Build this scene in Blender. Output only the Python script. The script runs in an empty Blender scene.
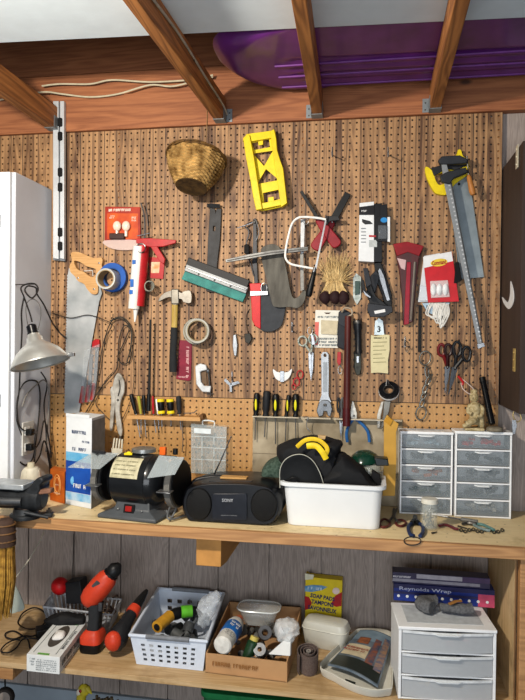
import bpy, bmesh, math, random
from mathutils import Vector, Matrix, Euler
from mathutils.geometry import tessellate_polygon
from mathutils import noise as mnoise
random.seed(7)
S = bpy.context.scene
COL = S.collection
# ---------------- camera
FPX = 640.0
CAM = Vector((0.0, -2.437, 1.517))
PSI = math.radians(9.7)
RM = (Matrix.Rotation(PSI, 3, 'Z') @ Matrix.Rotation(math.radians(90 - 0.54), 3, 'X') @ Matrix.Rotation(0.011, 3, 'Z'))
cd = bpy.data.cameras.new('camera'); cam = bpy.data.objects.new('camera', cd); COL.objects.link(cam)
cam.location = CAM; cam.rotation_euler = RM.to_euler()
cd.sensor_fit = 'HORIZONTAL'; cd.sensor_width = 36.0; cd.lens = FPX * 36.0 / 525.0
cd.clip_start = 0.05
S.camera = cam
# ---------------- light and exposure
S.view_settings.view_transform = 'Standard'; S.view_settings.look = 'None'
S.view_settings.gamma = 1.0; S.view_settings.use_curve_mapping = False
S.view_settings.exposure = 0.0
w = bpy.data.worlds.new('world'); S.world = w; w.use_nodes = True
w.node_tree.nodes['Background'].inputs[0].default_value = (0.80, 0.88, 1.0, 1)
w.node_tree.nodes['Background'].inputs[1].default_value = 0.14

def area(name, loc, target, size, power, color, sy=None):
    l = bpy.data.lights.new(name, 'AREA'); l.energy = power; l.color = color
    l.shape = 'RECTANGLE'; l.size = size; l.size_y = sy or size
    o = bpy.data.objects.new(name, l); COL.objects.link(o); o.location = loc
    o.rotation_euler = (Vector(target) - Vector(loc)).to_track_quat('-Z', 'Y').to_euler()
    return o
area('garage_bulb_light', (-0.98, -1.75, 2.2), (-0.5, 0, 1.25), 0.09, 46, (1.0, 0.90, 0.76))
area('garage_door_daylight', (-0.2, -4.2, 1.15), (-0.3, 0, 0.75), 2.4, 82, (0.90, 0.95, 1.0), 1.5)

# ---------------- pixel -> point on a real plane
def ray(u, v):
    return RM @ Vector(((u - 262.5) / FPX, -(v - 350) / FPX, -1.0))
def W(u, v, Y=0.0):            # point on the vertical plane y = Y
    d = ray(u, v); t = (Y - CAM.y) / d.y; return CAM + d * t
def H(u, v, Z):                # point on the horizontal plane z = Z
    d = ray(u, v); t = (Z - CAM.z) / d.z; return CAM + d * t
def K(Y=0.0): return (-CAM.y + Y) / FPX     # rough metres per pixel at depth y = Y
BT = 0.917        # bench top
SH = 0.421       # lower shelf top

# ---------------- materials
_m = {}
def _nt(name):
    m = bpy.data.materials.new(name); m.use_nodes = True
    nt = m.node_tree; b = nt.nodes['Principled BSDF']
    return m, nt, b
def lin(c):
    if isinstance(c, str):
        c = [int(c[i:i+2], 16) / 255 for i in (0, 2, 4)]
    return tuple((x / 12.92 if x <= 0.04045 else ((x + 0.055) / 1.055) ** 2.4) for x in c)
def mk(c, rough=0.5, metal=0.0, var=0.18, scale=40.0, bump=0.05, c2=None, alpha=1.0, stretch=(1, 1, 1), coat=0.0):
    key = (c, rough, metal, var, scale, bump, c2, alpha, stretch, coat)
    if key in _m: return _m[key]
    m, nt, b = _nt('paint_' + str(len(_m)))
    L = nt.links.new
    tc = nt.nodes.new('ShaderNodeTexCoord'); mp = nt.nodes.new('ShaderNodeMapping'); mp.inputs['Scale'].default_value = stretch
    L(tc.outputs['Object'], mp.inputs[0])
    n = nt.nodes.new('ShaderNodeTexNoise'); n.inputs['Scale'].default_value = scale; n.inputs['Detail'].default_value = 5
    L(mp.outputs[0], n.inputs['Vector'])
    r = nt.nodes.new('ShaderNodeValToRGB'); L(n.outputs['Fac'], r.inputs[0])
    kk = 0.60 if metal >= 0.5 else 0.84
    a = tuple(x * kk for x in lin(c)); d = tuple(x * kk for x in lin(c2)) if c2 else tuple(x * (1 - var) for x in a)
    hi = a if c2 else tuple(min(1, x * (1 + var * 0.6)) for x in a)
    r.color_ramp.elements[0].position = 0.32; r.color_ramp.elements[1].position = 0.68
    r.color_ramp.elements[0].color = (*d, 1); r.color_ramp.elements[1].color = (*hi, 1)
    L(r.outputs[0], b.inputs['Base Color'])
    b.inputs['Roughness'].default_value = rough; b.inputs['Metallic'].default_value = metal
    b.inputs['Specular IOR Level'].default_value = 0.22
    if coat: b.inputs['Coat Weight'].default_value = coat; b.inputs['Coat Roughness'].default_value = 0.1
    if bump:
        bp = nt.nodes.new('ShaderNodeBump'); bp.inputs['Strength'].default_value = bump; bp.inputs['Distance'].default_value = 0.002
        L(n.outputs['Fac'], bp.inputs['Height']); L(bp.outputs[0], b.inputs['Normal'])
    if alpha < 1: b.inputs['Alpha'].default_value = alpha
    _m[key] = m; return m
def wood(name, c1, c2, axis='Z', scale=1.0, rough=0.7, knots=False, plank=0.0, groove=None, dirt=None, coord='Object', contrast=1.0, stains=0.0, streak=0.0):
    """long-grained wood; grain runs along axis; plank = board width along x that reseeds the grain"""
    m, nt, b = _nt(name); L = nt.links.new; N = nt.nodes.new
    tc = N('ShaderNodeTexCoord'); src = tc.outputs[coord]
    sep = N('ShaderNodeSeparateXYZ'); L(src, sep.inputs[0])
    def math_(op, a, b_=None, c=None):
        x = N('ShaderNodeMath'); x.operation = op
        for i, v in enumerate((a, b_, c)):
            if v is None: continue
            if isinstance(v, (int, float)): x.inputs[i].default_value = v
            else: L(v, x.inputs[i])
        return x.outputs[0]
    off = None
    if plank:
        fl = math_('FLOOR', math_('DIVIDE', sep.outputs['X'], plank))
        wn = N('ShaderNodeTexWhiteNoise'); wn.noise_dimensions = '1D'; L(fl, wn.inputs['W']); off = wn.outputs['Value']
    st = {'Z': (1, 1, 0.09), 'X': (0.07, 1, 1), 'Y': (1, 0.07, 1)}[axis]
    mp = N('ShaderNodeMapping'); mp.inputs['Scale'].default_value = [s * scale for s in st]; L(src, mp.inputs[0])
    vec = mp.outputs[0]
    if off is not None:
        cx = N('ShaderNodeCombineXYZ'); L(math_('MULTIPLY', off, 37.0), cx.inputs[0]); L(math_('MULTIPLY', off, 91.0), cx.inputs[2])
        ad = N('ShaderNodeVectorMath'); ad.operation = 'ADD'; L(vec, ad.inputs[0]); L(cx.outputs[0], ad.inputs[1]); vec = ad.outputs[0]
    nz = N('ShaderNodeTexNoise'); nz.inputs['Scale'].default_value = 14; nz.inputs['Detail'].default_value = 2; nz.inputs['Distortion'].default_value = 0.6
    L(vec, nz.inputs['Vector'])
    ring = math_('SINE', math_('MULTIPLY', nz.outputs['Fac'], 60.0))
    ring = math_('MULTIPLY_ADD', ring, 0.5, 0.5)
    fine = N('ShaderNodeTexNoise'); fine.inputs['Scale'].default_value = 160; fine.inputs['Detail'].default_value = 4; L(vec, fine.inputs['Vector'])
    big = N('ShaderNodeTexNoise'); big.inputs['Scale'].default_value = 3; big.inputs['Detail'].default_value = 3; L(vec, big.inputs['Vector'])
    f = math_('ADD', math_('MULTIPLY', ring, 0.42 * contrast), math_('MULTIPLY', fine.outputs['Fac'], 0.55))
    if streak:
        mps = N('ShaderNodeMapping'); mps.inputs['Scale'].default_value = (1, 1, 0.035); L(vec, mps.inputs[0])
        sk = N('ShaderNodeTexNoise'); sk.inputs['Scale'].default_value = 75; sk.inputs['Detail'].default_value = 3; L(mps.outputs[0], sk.inputs['Vector'])
        f = math_('ADD', f, math_('MULTIPLY', math_('SUBTRACT', sk.outputs['Fac'], 0.5), streak))
    f = math_('ADD', f, math_('MULTIPLY', big.outputs['Fac'], 0.35))
    if off is not None: f = math_('ADD', f, math_('MULTIPLY', off, 0.22))
    f = math_('SUBTRACT', f, 0.20)
    r = N('ShaderNodeValToRGB'); L(f, r.inputs[0])
    r.color_ramp.elements[0].position = 0.12; r.color_ramp.elements[1].position = 0.85
    r.color_ramp.elements[0].color = (*lin(c2), 1); r.color_ramp.elements[1].color = (*lin(c1), 1)
    col = r.outputs[0]
    def mixc(fac, colr, color, t='MIX'):
        x = N('ShaderNodeMixRGB'); x.blend_type = t; L(fac, x.inputs[0]); L(colr, x.inputs[1]); x.inputs[2].default_value = (*lin(color), 1); return x.outputs[0]
    if groove is not None:
        fr = math_('FRACT', math_('DIVIDE', sep.outputs['X'], plank))
        g = math_('LESS_THAN', fr, 0.065)
        wn2 = N('ShaderNodeTexWhiteNoise'); wn2.noise_dimensions = '1D'; L(math_('ADD', math_('FLOOR', math_('DIVIDE', sep.outputs['X'], plank)), 50.3), wn2.inputs['W'])
        g = math_('MULTIPLY', g, math_('MULTIPLY_ADD', wn2.outputs['Value'], 0.75, 0.2))
        col = mixc(g, col, groove)
    if knots:
        v = N('ShaderNodeTexVoronoi'); v.inputs['Scale'].default_value = 2.6
        mp2 = N('ShaderNodeMapping'); mp2.inputs['Scale'].default_value = {'X': (1, 2, 2.2), 'Y': (2, 1, 2), 'Z': (2, 2, 1)}[axis]; L(src, mp2.inputs[0]); L(mp2.outputs[0], v.inputs['Vector'])
        k = N('ShaderNodeMapRange'); L(v.outputs['Distance'], k.inputs[0]); k.inputs[1].default_value = 0.03; k.inputs[2].default_value = 0.075; k.inputs[3].default_value = 0.85; k.inputs[4].default_value = 0
        col = mixc(k.outputs[0], col, '2e1408')
    if dirt:
        d = N('ShaderNodeTexNoise'); d.inputs['Scale'].default_value = 9; d.inputs['Detail'].default_value = 6; d.inputs['Roughness'].default_value = 0.65; L(src, d.inputs['Vector'])
        k = N('ShaderNodeMapRange'); L(d.outputs['Fac'], k.inputs[0]); k.inputs[1].default_value = 0.52; k.inputs[2].default_value = 0.75; k.inputs[4].default_value = 0.75
        col = mixc(k.outputs[0], col, dirt)
    if stains:
        v = N('ShaderNodeTexVoronoi'); v.inputs['Scale'].default_value = 30; L(src, v.inputs['Vector'])
        k = N('ShaderNodeMapRange'); L(v.outputs['Distance'], k.inputs[0]); k.inputs[1].default_value = 0.06; k.inputs[2].default_value = 0.12; k.inputs[3].default_value = stains; k.inputs[4].default_value = 0
        col = mixc(k.outputs[0], col, '3a3026')
    L(col, b.inputs['Base Color']); b.inputs['Roughness'].default_value = rough
    bp = N('ShaderNodeBump'); bp.inputs['Strength'].default_value = 0.25; bp.inputs['Distance'].default_value = 0.0015
    L(f, bp.inputs['Height']); L(bp.outputs[0], b.inputs['Normal'])
    return m
def clearmat(c='dfe8ea', a=0.35, rough=0.25, grain=0.0):
    key = ('clear', c, a, rough, grain)
    if key in _m: return _m[key]
    m, nt, b = _nt('clear_plastic_' + str(len(_m))); L = nt.links.new
    b.inputs['Base Color'].default_value = (*lin(c), 1); b.inputs['Roughness'].default_value = rough
    n = nt.nodes.new('ShaderNodeTexNoise'); n.inputs['Scale'].default_value = 60
    tc = nt.nodes.new('ShaderNodeTexCoord'); L(tc.outputs['Object'], n.inputs['Vector'])
    mr = nt.nodes.new('ShaderNodeMapRange'); L(n.outputs['Fac'], mr.inputs[0]); mr.inputs[3].default_value = max(0, a - 0.03 - grain); mr.inputs[4].default_value = min(1, a + 0.03 + grain)
    L(mr.outputs[0], b.inputs['Alpha'])
    _m[key] = m; return m
BLACK = mk('0e0f11', 0.42); BLK2 = mk('0d0d0f', 0.75, bump=0.2); DGREY = mk('242528', 0.5)
STEEL = mk('abaeb2', 0.33, 0.85, scale=90); DSTEEL = mk('6d6a66', 0.4, 0.8, scale=70); CHROME = mk('d6d8dc', 0.15, 1.0, var=0.08)
WHITE = mk('e6e7e8', 0.5, var=0.06); IVORY = mk('d8d2bf', 0.55, var=0.1)
RED = mk('b01f24', 0.4); DRED = mk('7a1620', 0.45); YEL = mk('ecd21c', 0.42, var=0.12); BLUE = mk('1f62b4', 0.4)
WIRE = mk('8d8c88', 0.35, 0.8)

# ---------------- mesh builder
class M:
    def __init__(s): s.v = []; s.f = []
    def add(s, vs, fs):
        o = len(s.v); s.v += [Vector(v) for v in vs]; s.f += [tuple(i + o for i in f) for f in fs]; return s
    def box(s, c, d, rot=None):
        R = (rot if isinstance(rot, Matrix) else Euler(rot).to_matrix()) if rot is not None else Matrix.Identity(3)
        c = Vector(c); x, y, z = d[0] / 2, d[1] / 2, d[2] / 2
        vs = [c + R @ Vector((i * x, j * y, k * z)) for i in (-1, 1) for j in (-1, 1) for k in (-1, 1)]
        return s.add(vs, [(0, 1, 3, 2), (4, 6, 7, 5), (0, 4, 5, 1), (2, 3, 7, 6), (0, 2, 6, 4), (1, 5, 7, 3)])
    def bb(s, a, b):
        a = Vector(a); b = Vector(b); return s.box((a + b) / 2, [abs(b[i] - a[i]) for i in range(3)])
    def prism(s, outer, vec, holes=()):
        """flat outline (3-D points, with holes) extruded along vec"""
        loops = [[Vector(p) for p in outer]] + [[Vector(p) for p in h] for h in holes]
        vec = Vector(vec); flat = [p for l in loops for p in l]; n = len(flat)
        if len(loops) == 1:
            caps = [tuple(range(n))]
        else:
            # flatten for the tessellator
            nrm = vec.normalized(); ax = nrm.orthogonal().normalized(); ay = nrm.cross(ax)
            L2 = [[Vector((p.dot(ax), p.dot(ay), 0)) for p in l] for l in loops]
            caps = [tuple(t) for t in tessellate_polygon(L2)]
        fs = list(caps) + [tuple(i + n for i in reversed(c)) for c in caps]
        o = 0
        for l in loops:
            k = len(l)
            for i in range(k):
                a, b2 = o + i, o + (i + 1) % k
                fs.append((a, a + n, b2 + n, b2))
            o += k
        return s.add(flat + [p + vec for p in flat], fs)
    def px(s, pts, yb, yf, holes=(), smooth=0):
        """outline traced on the plane y = yf (front), solid back to y = yb"""
        if smooth: pts = cr(pts, smooth)
        return s.prism([W(u, v, yf) for u, v in pts], (0, yb - yf, 0), [[W(u, v, yf) for u, v in h] for h in holes])
    def tube(s, pts, r, seg=8, closed=False, caps=True, flat=None):
        pts = [Vector(p) for p in pts]; n = len(pts); up = None; rings = []
        rr = r if isinstance(r, (list, tuple)) else [r] * n
        for i, p in enumerate(pts):
            a = pts[(i - 1) % n] if (closed or i > 0) else p; b = pts[(i + 1) % n] if (closed or i < n - 1) else p
            t = (b - a); t = t.normalized() if t.length > 1e-9 else Vector((0, 0, 1))
            if up is None: up = t.orthogonal().normalized()
            up = (up - t * up.dot(t)); up = up.normalized() if up.length > 1e-6 else t.orthogonal().normalized()
            q = t.cross(up)
            rings.append([p + (up * math.cos(k * 2 * math.pi / seg) + q * math.sin(k * 2 * math.pi / seg)) * rr[i] for k in range(seg)])
        if flat:
            fa, fk = Vector(flat[0]).normalized(), flat[1]
            rings = [[v - fa * (v - pts[i]).dot(fa) * (1 - fk) for v in rg] for i, rg in enumerate(rings)]
        fs = []
        for i in range(n if closed else n - 1):
            j = (i + 1) % n
            for k in range(seg):
                l = (k + 1) % seg; fs.append((i * seg + k, i * seg + l, j * seg + l, j * seg + k))
        if caps and not closed:
            fs.append(tuple(reversed(range(seg)))); fs.append(tuple((n - 1) * seg + k for k in range(seg)))
        return s.add([v for rg in rings for v in rg], fs)
    def lathe(s, prof, org, axis=(0, 0, 1), seg=24, closed=False):
        """prof: (radius, distance along axis) pairs"""
        t = Vector(axis).normalized(); a = t.orthogonal().normalized(); b = t.cross(a); org = Vector(org); vs = []
        for r, h in prof:
            vs += [org + t * h + (a * math.cos(k * 2 * math.pi / seg) + b * math.sin(k * 2 * math.pi / seg)) * max(r, 1e-5) for k in range(seg)]
        fs = []; n = len(prof)
        for i in range(n if closed else n - 1):
            j = (i + 1) % n
            for k in range(seg):
                l = (k + 1) % seg; fs.append((i * seg + k, i * seg + l, j * seg + l, j * seg + k))
        if not closed:
            if prof[0][0] > 1e-4: fs.append(tuple(reversed(range(seg))))
            if prof[-1][0] > 1e-4: fs.append(tuple((n - 1) * seg + k for k in range(seg)))
        return s.add(vs, fs)
    def ball(s, c, r, seg=16, rings=10):
        rr = (r, r, r) if isinstance(r, (int, float)) else r; c = Vector(c); m2 = M()
        m2.lathe([(math.sin(math.pi * i / rings), -math.cos(math.pi * i / rings)) for i in range(rings + 1)], (0, 0, 0), (0, 0, 1), seg)
        return s.add([c + Vector((v.x * rr[0], v.y * rr[1], v.z * rr[2])) for v in m2.v], m2.f)
    def loft(s, loops, caps=True):
        n = len(loops[0]); fs = []
        for i in range(len(loops) - 1):
            for k in range(n):
                l = (k + 1) % n; fs.append((i * n + k, i * n + l, (i + 1) * n + l, (i + 1) * n + k))
        if caps: fs.append(tuple(reversed(range(n)))); fs.append(tuple((len(loops) - 1) * n + k for k in range(n)))
        return s.add([p for l in loops for p in l], fs)
    def text(s, txt, org, xa, ya, size, depth=0.0004, bold=0.0, fit=None, align='CENTER'):
        c = bpy.data.curves.new('lettering', 'FONT'); c.body = txt; c.size = 1.0; c.align_x = align; c.align_y = 'CENTER'
        c.offset = bold; c.resolution_u = 2
        o = bpy.data.objects.new('lettering', c); COL.objects.link(o)
        dg = bpy.context.evaluated_depsgraph_get(); me = bpy.data.meshes.new_from_object(o.evaluated_get(dg))
        vs = [v.co.copy() for v in me.vertices]; fs = [tuple(p.vertices) for p in me.polygons]
        bpy.data.objects.remove(o); bpy.data.meshes.remove(me); bpy.data.curves.remove(c)
        if not vs: return s
        xa = Vector(xa).normalized(); ya = Vector(ya).normalized(); n = xa.cross(ya); org = Vector(org)
        k = 1.0
        if fit: wdt = max(v.x for v in vs) - min(v.x for v in vs); k = fit / (wdt * size)
        return s.add([org + xa * v.x * size * k + ya * v.y * size + n * (depth) for v in vs], fs)
    def scrib(s, org, xa, ya, wd, ht, rows=1, seed=1, depth=0.0004):
        """illegible small print: rows of letter-sized strokes"""
        R_ = random.Random(seed); xa = Vector(xa).normalized(); ya = Vector(ya).normalized(); n = xa.cross(ya); org = Vector(org) + n * depth
        rh = ht / rows
        for r in range(rows):
            x = -wd / 2; yc = ht / 2 - rh * (r + .5); h = rh * .62
            while x < wd / 2 - h * .3:
                cw = h * R_.uniform(.45, .75)
                if R_.random() < .16: x += cw; continue
                k = R_.randrange(3); st = h * .2
                def q(a, b, c, d): s.add([org + xa * (x + a) + ya * (yc + b), org + xa * (x + c) + ya * (yc + b), org + xa * (x + c) + ya * (yc + d), org + xa * (x + a) + ya * (yc + d)], [(0, 1, 2, 3)])
                q(0, -h / 2, st, h / 2)
                if k != 1: q(st, h / 2 - st, cw, h / 2)
                if k != 0: q(cw - st, -h / 2, cw, h / 2 - st * (k == 2))
                q(st, -h / 2 if k == 1 else -st / 2, cw - st, -h / 2 + st if k == 1 else st / 2)
                x += cw + h * .18
        return s
    def xf(s, mat):
        s.v = [mat @ v for v in s.v]; return s
    def jit(s, amp, freq=30.0, seed=0.0):
        s.v = [v + mnoise.noise_vector(v * freq + Vector((seed, seed, seed))) * amp for v in s.v]; return s
def cr(pts, n=6, closed=True):
    """smooth curve through the points (any dimension)"""
    P = [tuple(p) for p in pts]; m = len(P); out = []
    for i in range(m if closed else m - 1):
        g = lambda j: P[j % m] if closed else P[max(0, min(m - 1, j))]
        a, b, c, d = g(i - 1), g(i), g(i + 1), g(i + 2)
        for k in range(n):
            t = k / n
            out.append(tuple(0.5 * (2 * b[q] + (c[q] - a[q]) * t + (2 * a[q] - 5 * b[q] + 4 * c[q] - d[q]) * t * t + (3 * b[q] - a[q] - 3 * c[q] + d[q]) * t ** 3) for q in range(len(b))))
    if not closed: out.append(P[-1])
    return out
def path(pts, n=6, closed=False):
    """(px, py, y) list -> smooth 3-D path on real planes"""
    return [Vector(p) for p in cr([tuple(W(*p)) for p in pts], n, closed)]
def rrect(cx, cy, w, h, r, n=4):
    out = []
    for sx, sy, a0 in ((1, 1, 0), (-1, 1, 90), (-1, -1, 180), (1, -1, 270)):
        for k in range(n + 1):
            a = math.radians(a0 + 90 * k / n)
            out.append((cx + sx * (w / 2 - r) + r * math.cos(a), cy + sy * (h / 2 - r) + r * math.sin(a)))
    return out
def rotp(pts, c, deg):
    a = math.radians(deg); co, si = math.cos(a), math.sin(a)
    return [(c[0] + (x - c[0]) * co - (y - c[1]) * si, c[1] + (x - c[0]) * si + (y - c[1]) * co) for x, y in pts]
def ell(cx, cy, rx, ry, n=20, a0=0, a1=360, end=False):
    return [(cx + rx * math.cos(math.radians(a0 + (a1 - a0) * k / n)), cy + ry * math.sin(math.radians(a0 + (a1 - a0) * k / n))) for k in range(n + (1 if end else 0))]

def mesh_obj(name, m, mat, loc, bev=0, smooth=True, kind=None, subd=0):
    me = bpy.data.meshes.new(name); me.from_pydata([tuple(v - loc) for v in m.v], [], m.f)
    bm = bmesh.new(); bm.from_mesh(me)
    if subd: bmesh.ops.remove_doubles(bm, verts=bm.verts, dist=1e-5)
    bmesh.ops.recalc_face_normals(bm, faces=bm.faces); bm.to_mesh(me); bm.free()
    me.materials.append(mat)
    if smooth:
        me.shade_smooth(); me.set_sharp_from_angle(angle=math.radians(38))
    o = bpy.data.objects.new(name, me); COL.objects.link(o)
    if bev:
        b = o.modifiers.new('bevel', 'BEVEL'); b.width = bev; b.segments = 2; b.limit_method = 'ANGLE'; b.angle_limit = math.radians(40)
    if subd:
        b = o.modifiers.new('subdivision', 'SUBSURF'); b.levels = subd; b.render_levels = subd
    if kind: o['kind'] = kind
    return o
class T:
    """one thing: parts (and their sub-parts) are collected in world space, then linked under an Empty at its base"""
    def __init__(s, name, label, cat, group=None): s.n = name; s.l = label; s.c = cat; s.g = group; s.p = []
    def part(s, name, m, mat, bev=0, sub=None, label=None, kind=None, subd=0, smooth=True):
        s.p.append((name, m, mat, bev, sub, label, kind, subd, smooth)); return len(s.p) - 1
    def done(s, mono=False):
        vs = [v for p in s.p for v in p[1].v]
        lo = Vector([min(v[i] for v in vs) for i in range(3)]); hi = Vector([max(v[i] for v in vs) for i in range(3)])
        loc = Vector(((lo.x + hi.x) / 2, (lo.y + hi.y) / 2, lo.z))
        if len(s.p) == 1:
            p = s.p[0]; r = mesh_obj(s.n, p[1], p[2], loc, p[3], p[8], None, p[7]); r.location = loc
        else:
            r = bpy.data.objects.new(s.n, None); COL.objects.link(r); r.location = loc; r.empty_display_size = 0.02
            obs = []
            for name, m, mat, bev, sub, label, kind, subd, smooth in s.p:
                o = mesh_obj(name, m, mat, loc, bev, smooth, kind, subd)
                o.parent = obs[sub] if sub is not None else r
                if label: o['label'] = label
                obs.append(o)
        r['label'] = s.l; r['category'] = s.c
        if s.g: r['group'] = s.g
        return r
def one(name, label, cat, m, mat, bev=0, group=None, subd=0, smooth=True):
    t = T(name, label, cat, group); t.part(name, m, mat, bev, subd=subd, smooth=smooth); return t.done()
def struct(name, m, mat, bev=0, smooth=True, parent=None):
    o = mesh_obj(name, m, mat, Vector((0, 0, 0)), bev, smooth)
    if parent is None: o['kind'] = 'structure'
    else: o.parent = parent
    return o
def dup(root, delta, label=None, rot=None):
    r = root.copy(); COL.objects.link(r); r.location = root.location + Vector(delta)
    if rot is not None: r.rotation_euler = rot
    if label: r['label'] = label
    for ch in list(root.children):
        c = ch.copy(); COL.objects.link(c); c.parent = r
        for g in ch.children:
            d = g.copy(); COL.objects.link(d); d.parent = c
    return r
# ================= the setting
PEG_U = wood('pegboard_wood', 'a47c53', '4d2f17', 'Z', 1.0, 0.62, plank=0.0508, groove='1c0e06', contrast=0.9, streak=1.9)
PEG_L = wood('pegboard_pale', 'c0935a', 'a0753e', 'Z', 1.4, 0.55, contrast=0.5, dirt='a06c38')
LUMB = wood('lumber', 'b07045', '7a4425', 'X', 1.0, 0.7, knots=True, contrast=.6)
LUMBY = wood('joist_lumber', 'b8793f', '74451f', 'Y', 1.0, 0.7)
PLY = wood('plywood_worn', 'eddcb2', 'd2ba8a', 'X', 0.8, 0.55, dirt='9a8253', contrast=0.25, stains=0.7)
PINE = wood('pine_edge', 'c0915e', '8f653c', 'X', 1.0, 0.6, contrast=0.8)
SIDM = wood('siding_paint', 'a3968e', '71665f', 'Z', 2.2, 0.8, contrast=0.6, plank=0.2032)

Xr = W(500, 260, 0).x            # right edge of the pegboard
Xl = Xr - 2.438
zt = W(500, 113, 0).z; zs = W(499, 404.5, 0).z; PI = 0.0254
def pegboard(x0, x1, z0, z1, phase, m):
    """sheet with a real hole in every one-inch cell"""
    ncol = int(round((x1 - x0) / PI)); nrow = int(math.ceil((z1 - z0) / PI)); R = 0.0039; th = 0.006
    b = M(); V = []; F = []
    ang = [math.radians(22.5 + 45 * k) for k in range(8)]
    for i in range(ncol):
        for j in range(nrow):
            xa = x0 + i * PI; za = z1 - (j + 1) * PI; zb = z1 - j * PI; cx = xa + PI / 2; cz = zb - PI / 2
            if za < z0: za = z0
            if cz - R < z0 + .001: 
                o = len(V); V += [(xa, -th, za), (xa + PI, -th, za), (xa + PI, -th, zb), (xa, -th, zb)]; F.append((o, o + 1, o + 2, o + 3)); continue
            o = len(V)
            V += [(cx + R * math.cos(a), -th, cz + R * math.sin(a)) for a in ang]
            sq = [(xa + PI, cz + 0.0053), (cx + 0.0053, zb), (cx - 0.0053, zb), (xa, cz + 0.0053), (xa, cz - 0.0053), (cx - 0.0053, za), (cx + 0.0053, za), (xa + PI, cz - 0.0053)]
            V += [(p[0], -th, p[1]) for p in sq]
            V += [(cx + R * math.cos(a), 0, cz + R * math.sin(a)) for a in ang]
            V += [(xa + PI, -th, zb), (xa, -th, zb), (xa, -th, za), (xa + PI, -th, za)]
            for k in range(8):
                l = (k + 1) % 8; F.append((o + k, o + 8 + k, o + 8 + l, o + l)); F.append((o + k, o + l, o + 16 + l, o + 16 + k))
            F += [(o + 8, o + 24, o + 9), (o + 10, o + 25, o + 11), (o + 12, o + 26, o + 13), (o + 14, o + 27, o + 15)]
    b.v = [Vector(v) for v in V]; b.f = F
    # sheet edges
    for (a, c) in (((x0, z0), (x1, z0)), ((x1, z0), (x1, z1)), ((x1, z1), (x0, z1)), ((x0, z1), (x0, z0))):
        b.add([(a[0], -th, a[1]), (c[0], -th, c[1]), (c[0], 0, c[1]), (a[0], 0, a[1])], [(0, 1, 2, 3)])
    return b
def peg_thing(label, b, m):
    me = bpy.data.meshes.new('pegboard'); loc = Vector((Xr, 0, min(v.z for v in b.v)))
    me.from_pydata([tuple(v - loc) for v in b.v], [], b.f); me.materials.append(m)
    o = bpy.data.objects.new('pegboard', me); COL.objects.link(o); o.location = loc
    o['label'] = label; o['category'] = 'pegboard'; return o
peg_thing('large brown grooved pegboard sheet covering the upper wall', pegboard(Xl, Xr, zs, zt, 0, 0), PEG_U)
peg_thing('paler tan pegboard strip below the brown sheet, just above the bench', pegboard(Xl, Xr, BT + 0.002, zs - 0.003, 0, 0), PEG_L)
# back wall: grooved siding, real grooves 8 inches apart
b = M(); gx = []
x0 = W(269, 600, 0.02).x
xs = [x0 + 0.2032 * i for i in range(-11, 10)]
for i in range(len(xs) - 1):
    a, c = xs[i] + 0.003, xs[i + 1] - 0.003
    b.bb((a, 0.02, -0.0), (c, 0.034, 3.1))
b.bb((xs[0], 0.03, 0), (xs[-1], 0.05, 3.1))
struct('wall_back', b, SIDM)
# dark void strip between sheet and siding is just the 20 mm gap; battens carry the sheet
b = M()
for u in (-60, 118, 300, 496):
    x = W(u, 300, 0).x; b.bb((x - 0.012, 0.0005, BT + .01), (x + 0.012, 0.0195, zt - .01))
struct('trim_batten', b, LUMBY)
# horizontal framing above the sheet
for k, (za, zb, yy) in enumerate(((zt + 0.002, zt + 0.140, -0.020), (zt + 0.143, zt + 0.236, -0.002), (zt + 0.24, zt + 0.39, 0.004), (zt + 0.395, zt + 0.6, 0.0))):
    b = M(); b.bb((Xl - 0.1, yy, za), (1.35, 0.0195, zb)); struct('trim_%d' % (k + 1), b, LUMB, 0.002)
# ceiling joists square to the wall
JZ0 = zt + 0.006; JZ1 = JZ0 + 0.088
for (u0, v0, u1) in ((51, 128, None), (216.6, 127, 122), (312.5, 122, 291), (429, 116, 455)):
    p = W(u0, v0, -0.02); 
    if u1 is None: dx = 0.0
    else: q = H(u1, 0, JZ0); dx = (q.x - p.x) / (q.y - p.y)
    b = M(); y1 = -0.022; y0 = -2.3
    lo = []
    for z in (JZ0, JZ1):
        lo.append([Vector((p.x + (y - y1) * dx + o, y, z)) for (o, y) in ((0, y1), (0.038, y1), (0.038, y0), (0, y0))])
    b.loft(lo); struct('ceiling_joist', b, LUMBY, 0.002)
    hg = T('joist_hanger', {51: 'galvanized joist hanger beside the top of the silver rail', 216.6: 'galvanized joist hanger at the wall end of the joist carrying the cable',
          312.5: 'galvanized joist hanger above the shears, third joist from the left', 429: 'galvanized joist hanger on the rightmost joist above the pegboard'}[u0], 'bracket', 'joist hangers under the joist ends')
    h = M(); 
    h.box((p.x + 0.019, -0.047, JZ0 - 0.0016), (0.0425, 0.045, 0.002))
    for o in (-0.0015, 0.0395): h.box((p.x + o, -0.047, JZ0 + 0.022), (0.0015, 0.045, 0.048))
    fs_ = 1 if u0 < 300 else -1
    h.box((p.x + 0.019 + fs_ * .032, -0.0225, JZ0 + 0.026), (0.022, 0.0015, 0.05))
    hg.part('saddle', h, mk('8d9498', 0.5, 0.4))
    for zz in (0.01, 0.035):
        n = M(); n.ball((p.x + .019 + fs_ * .033, -0.0238, JZ0 + zz), (0.003, 0.0015, 0.003), 8, 6); hg.part('nail', n, DSTEEL)
    hg.done()
# roof deck far above, floor, side walls
b = M(); b.bb((-3.2, -4.2, 2.98), (2.2, 0.05, 3.02)); struct('ceiling', b, wood('roof_deck', '7c5a3c', '4a3220', 'X'))
b = M(); b.bb((-3.2, -6, -0.04), (2.2, 0.05, 0)); struct('floor', b, mk('6f7478', 0.8, scale=12))
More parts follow.
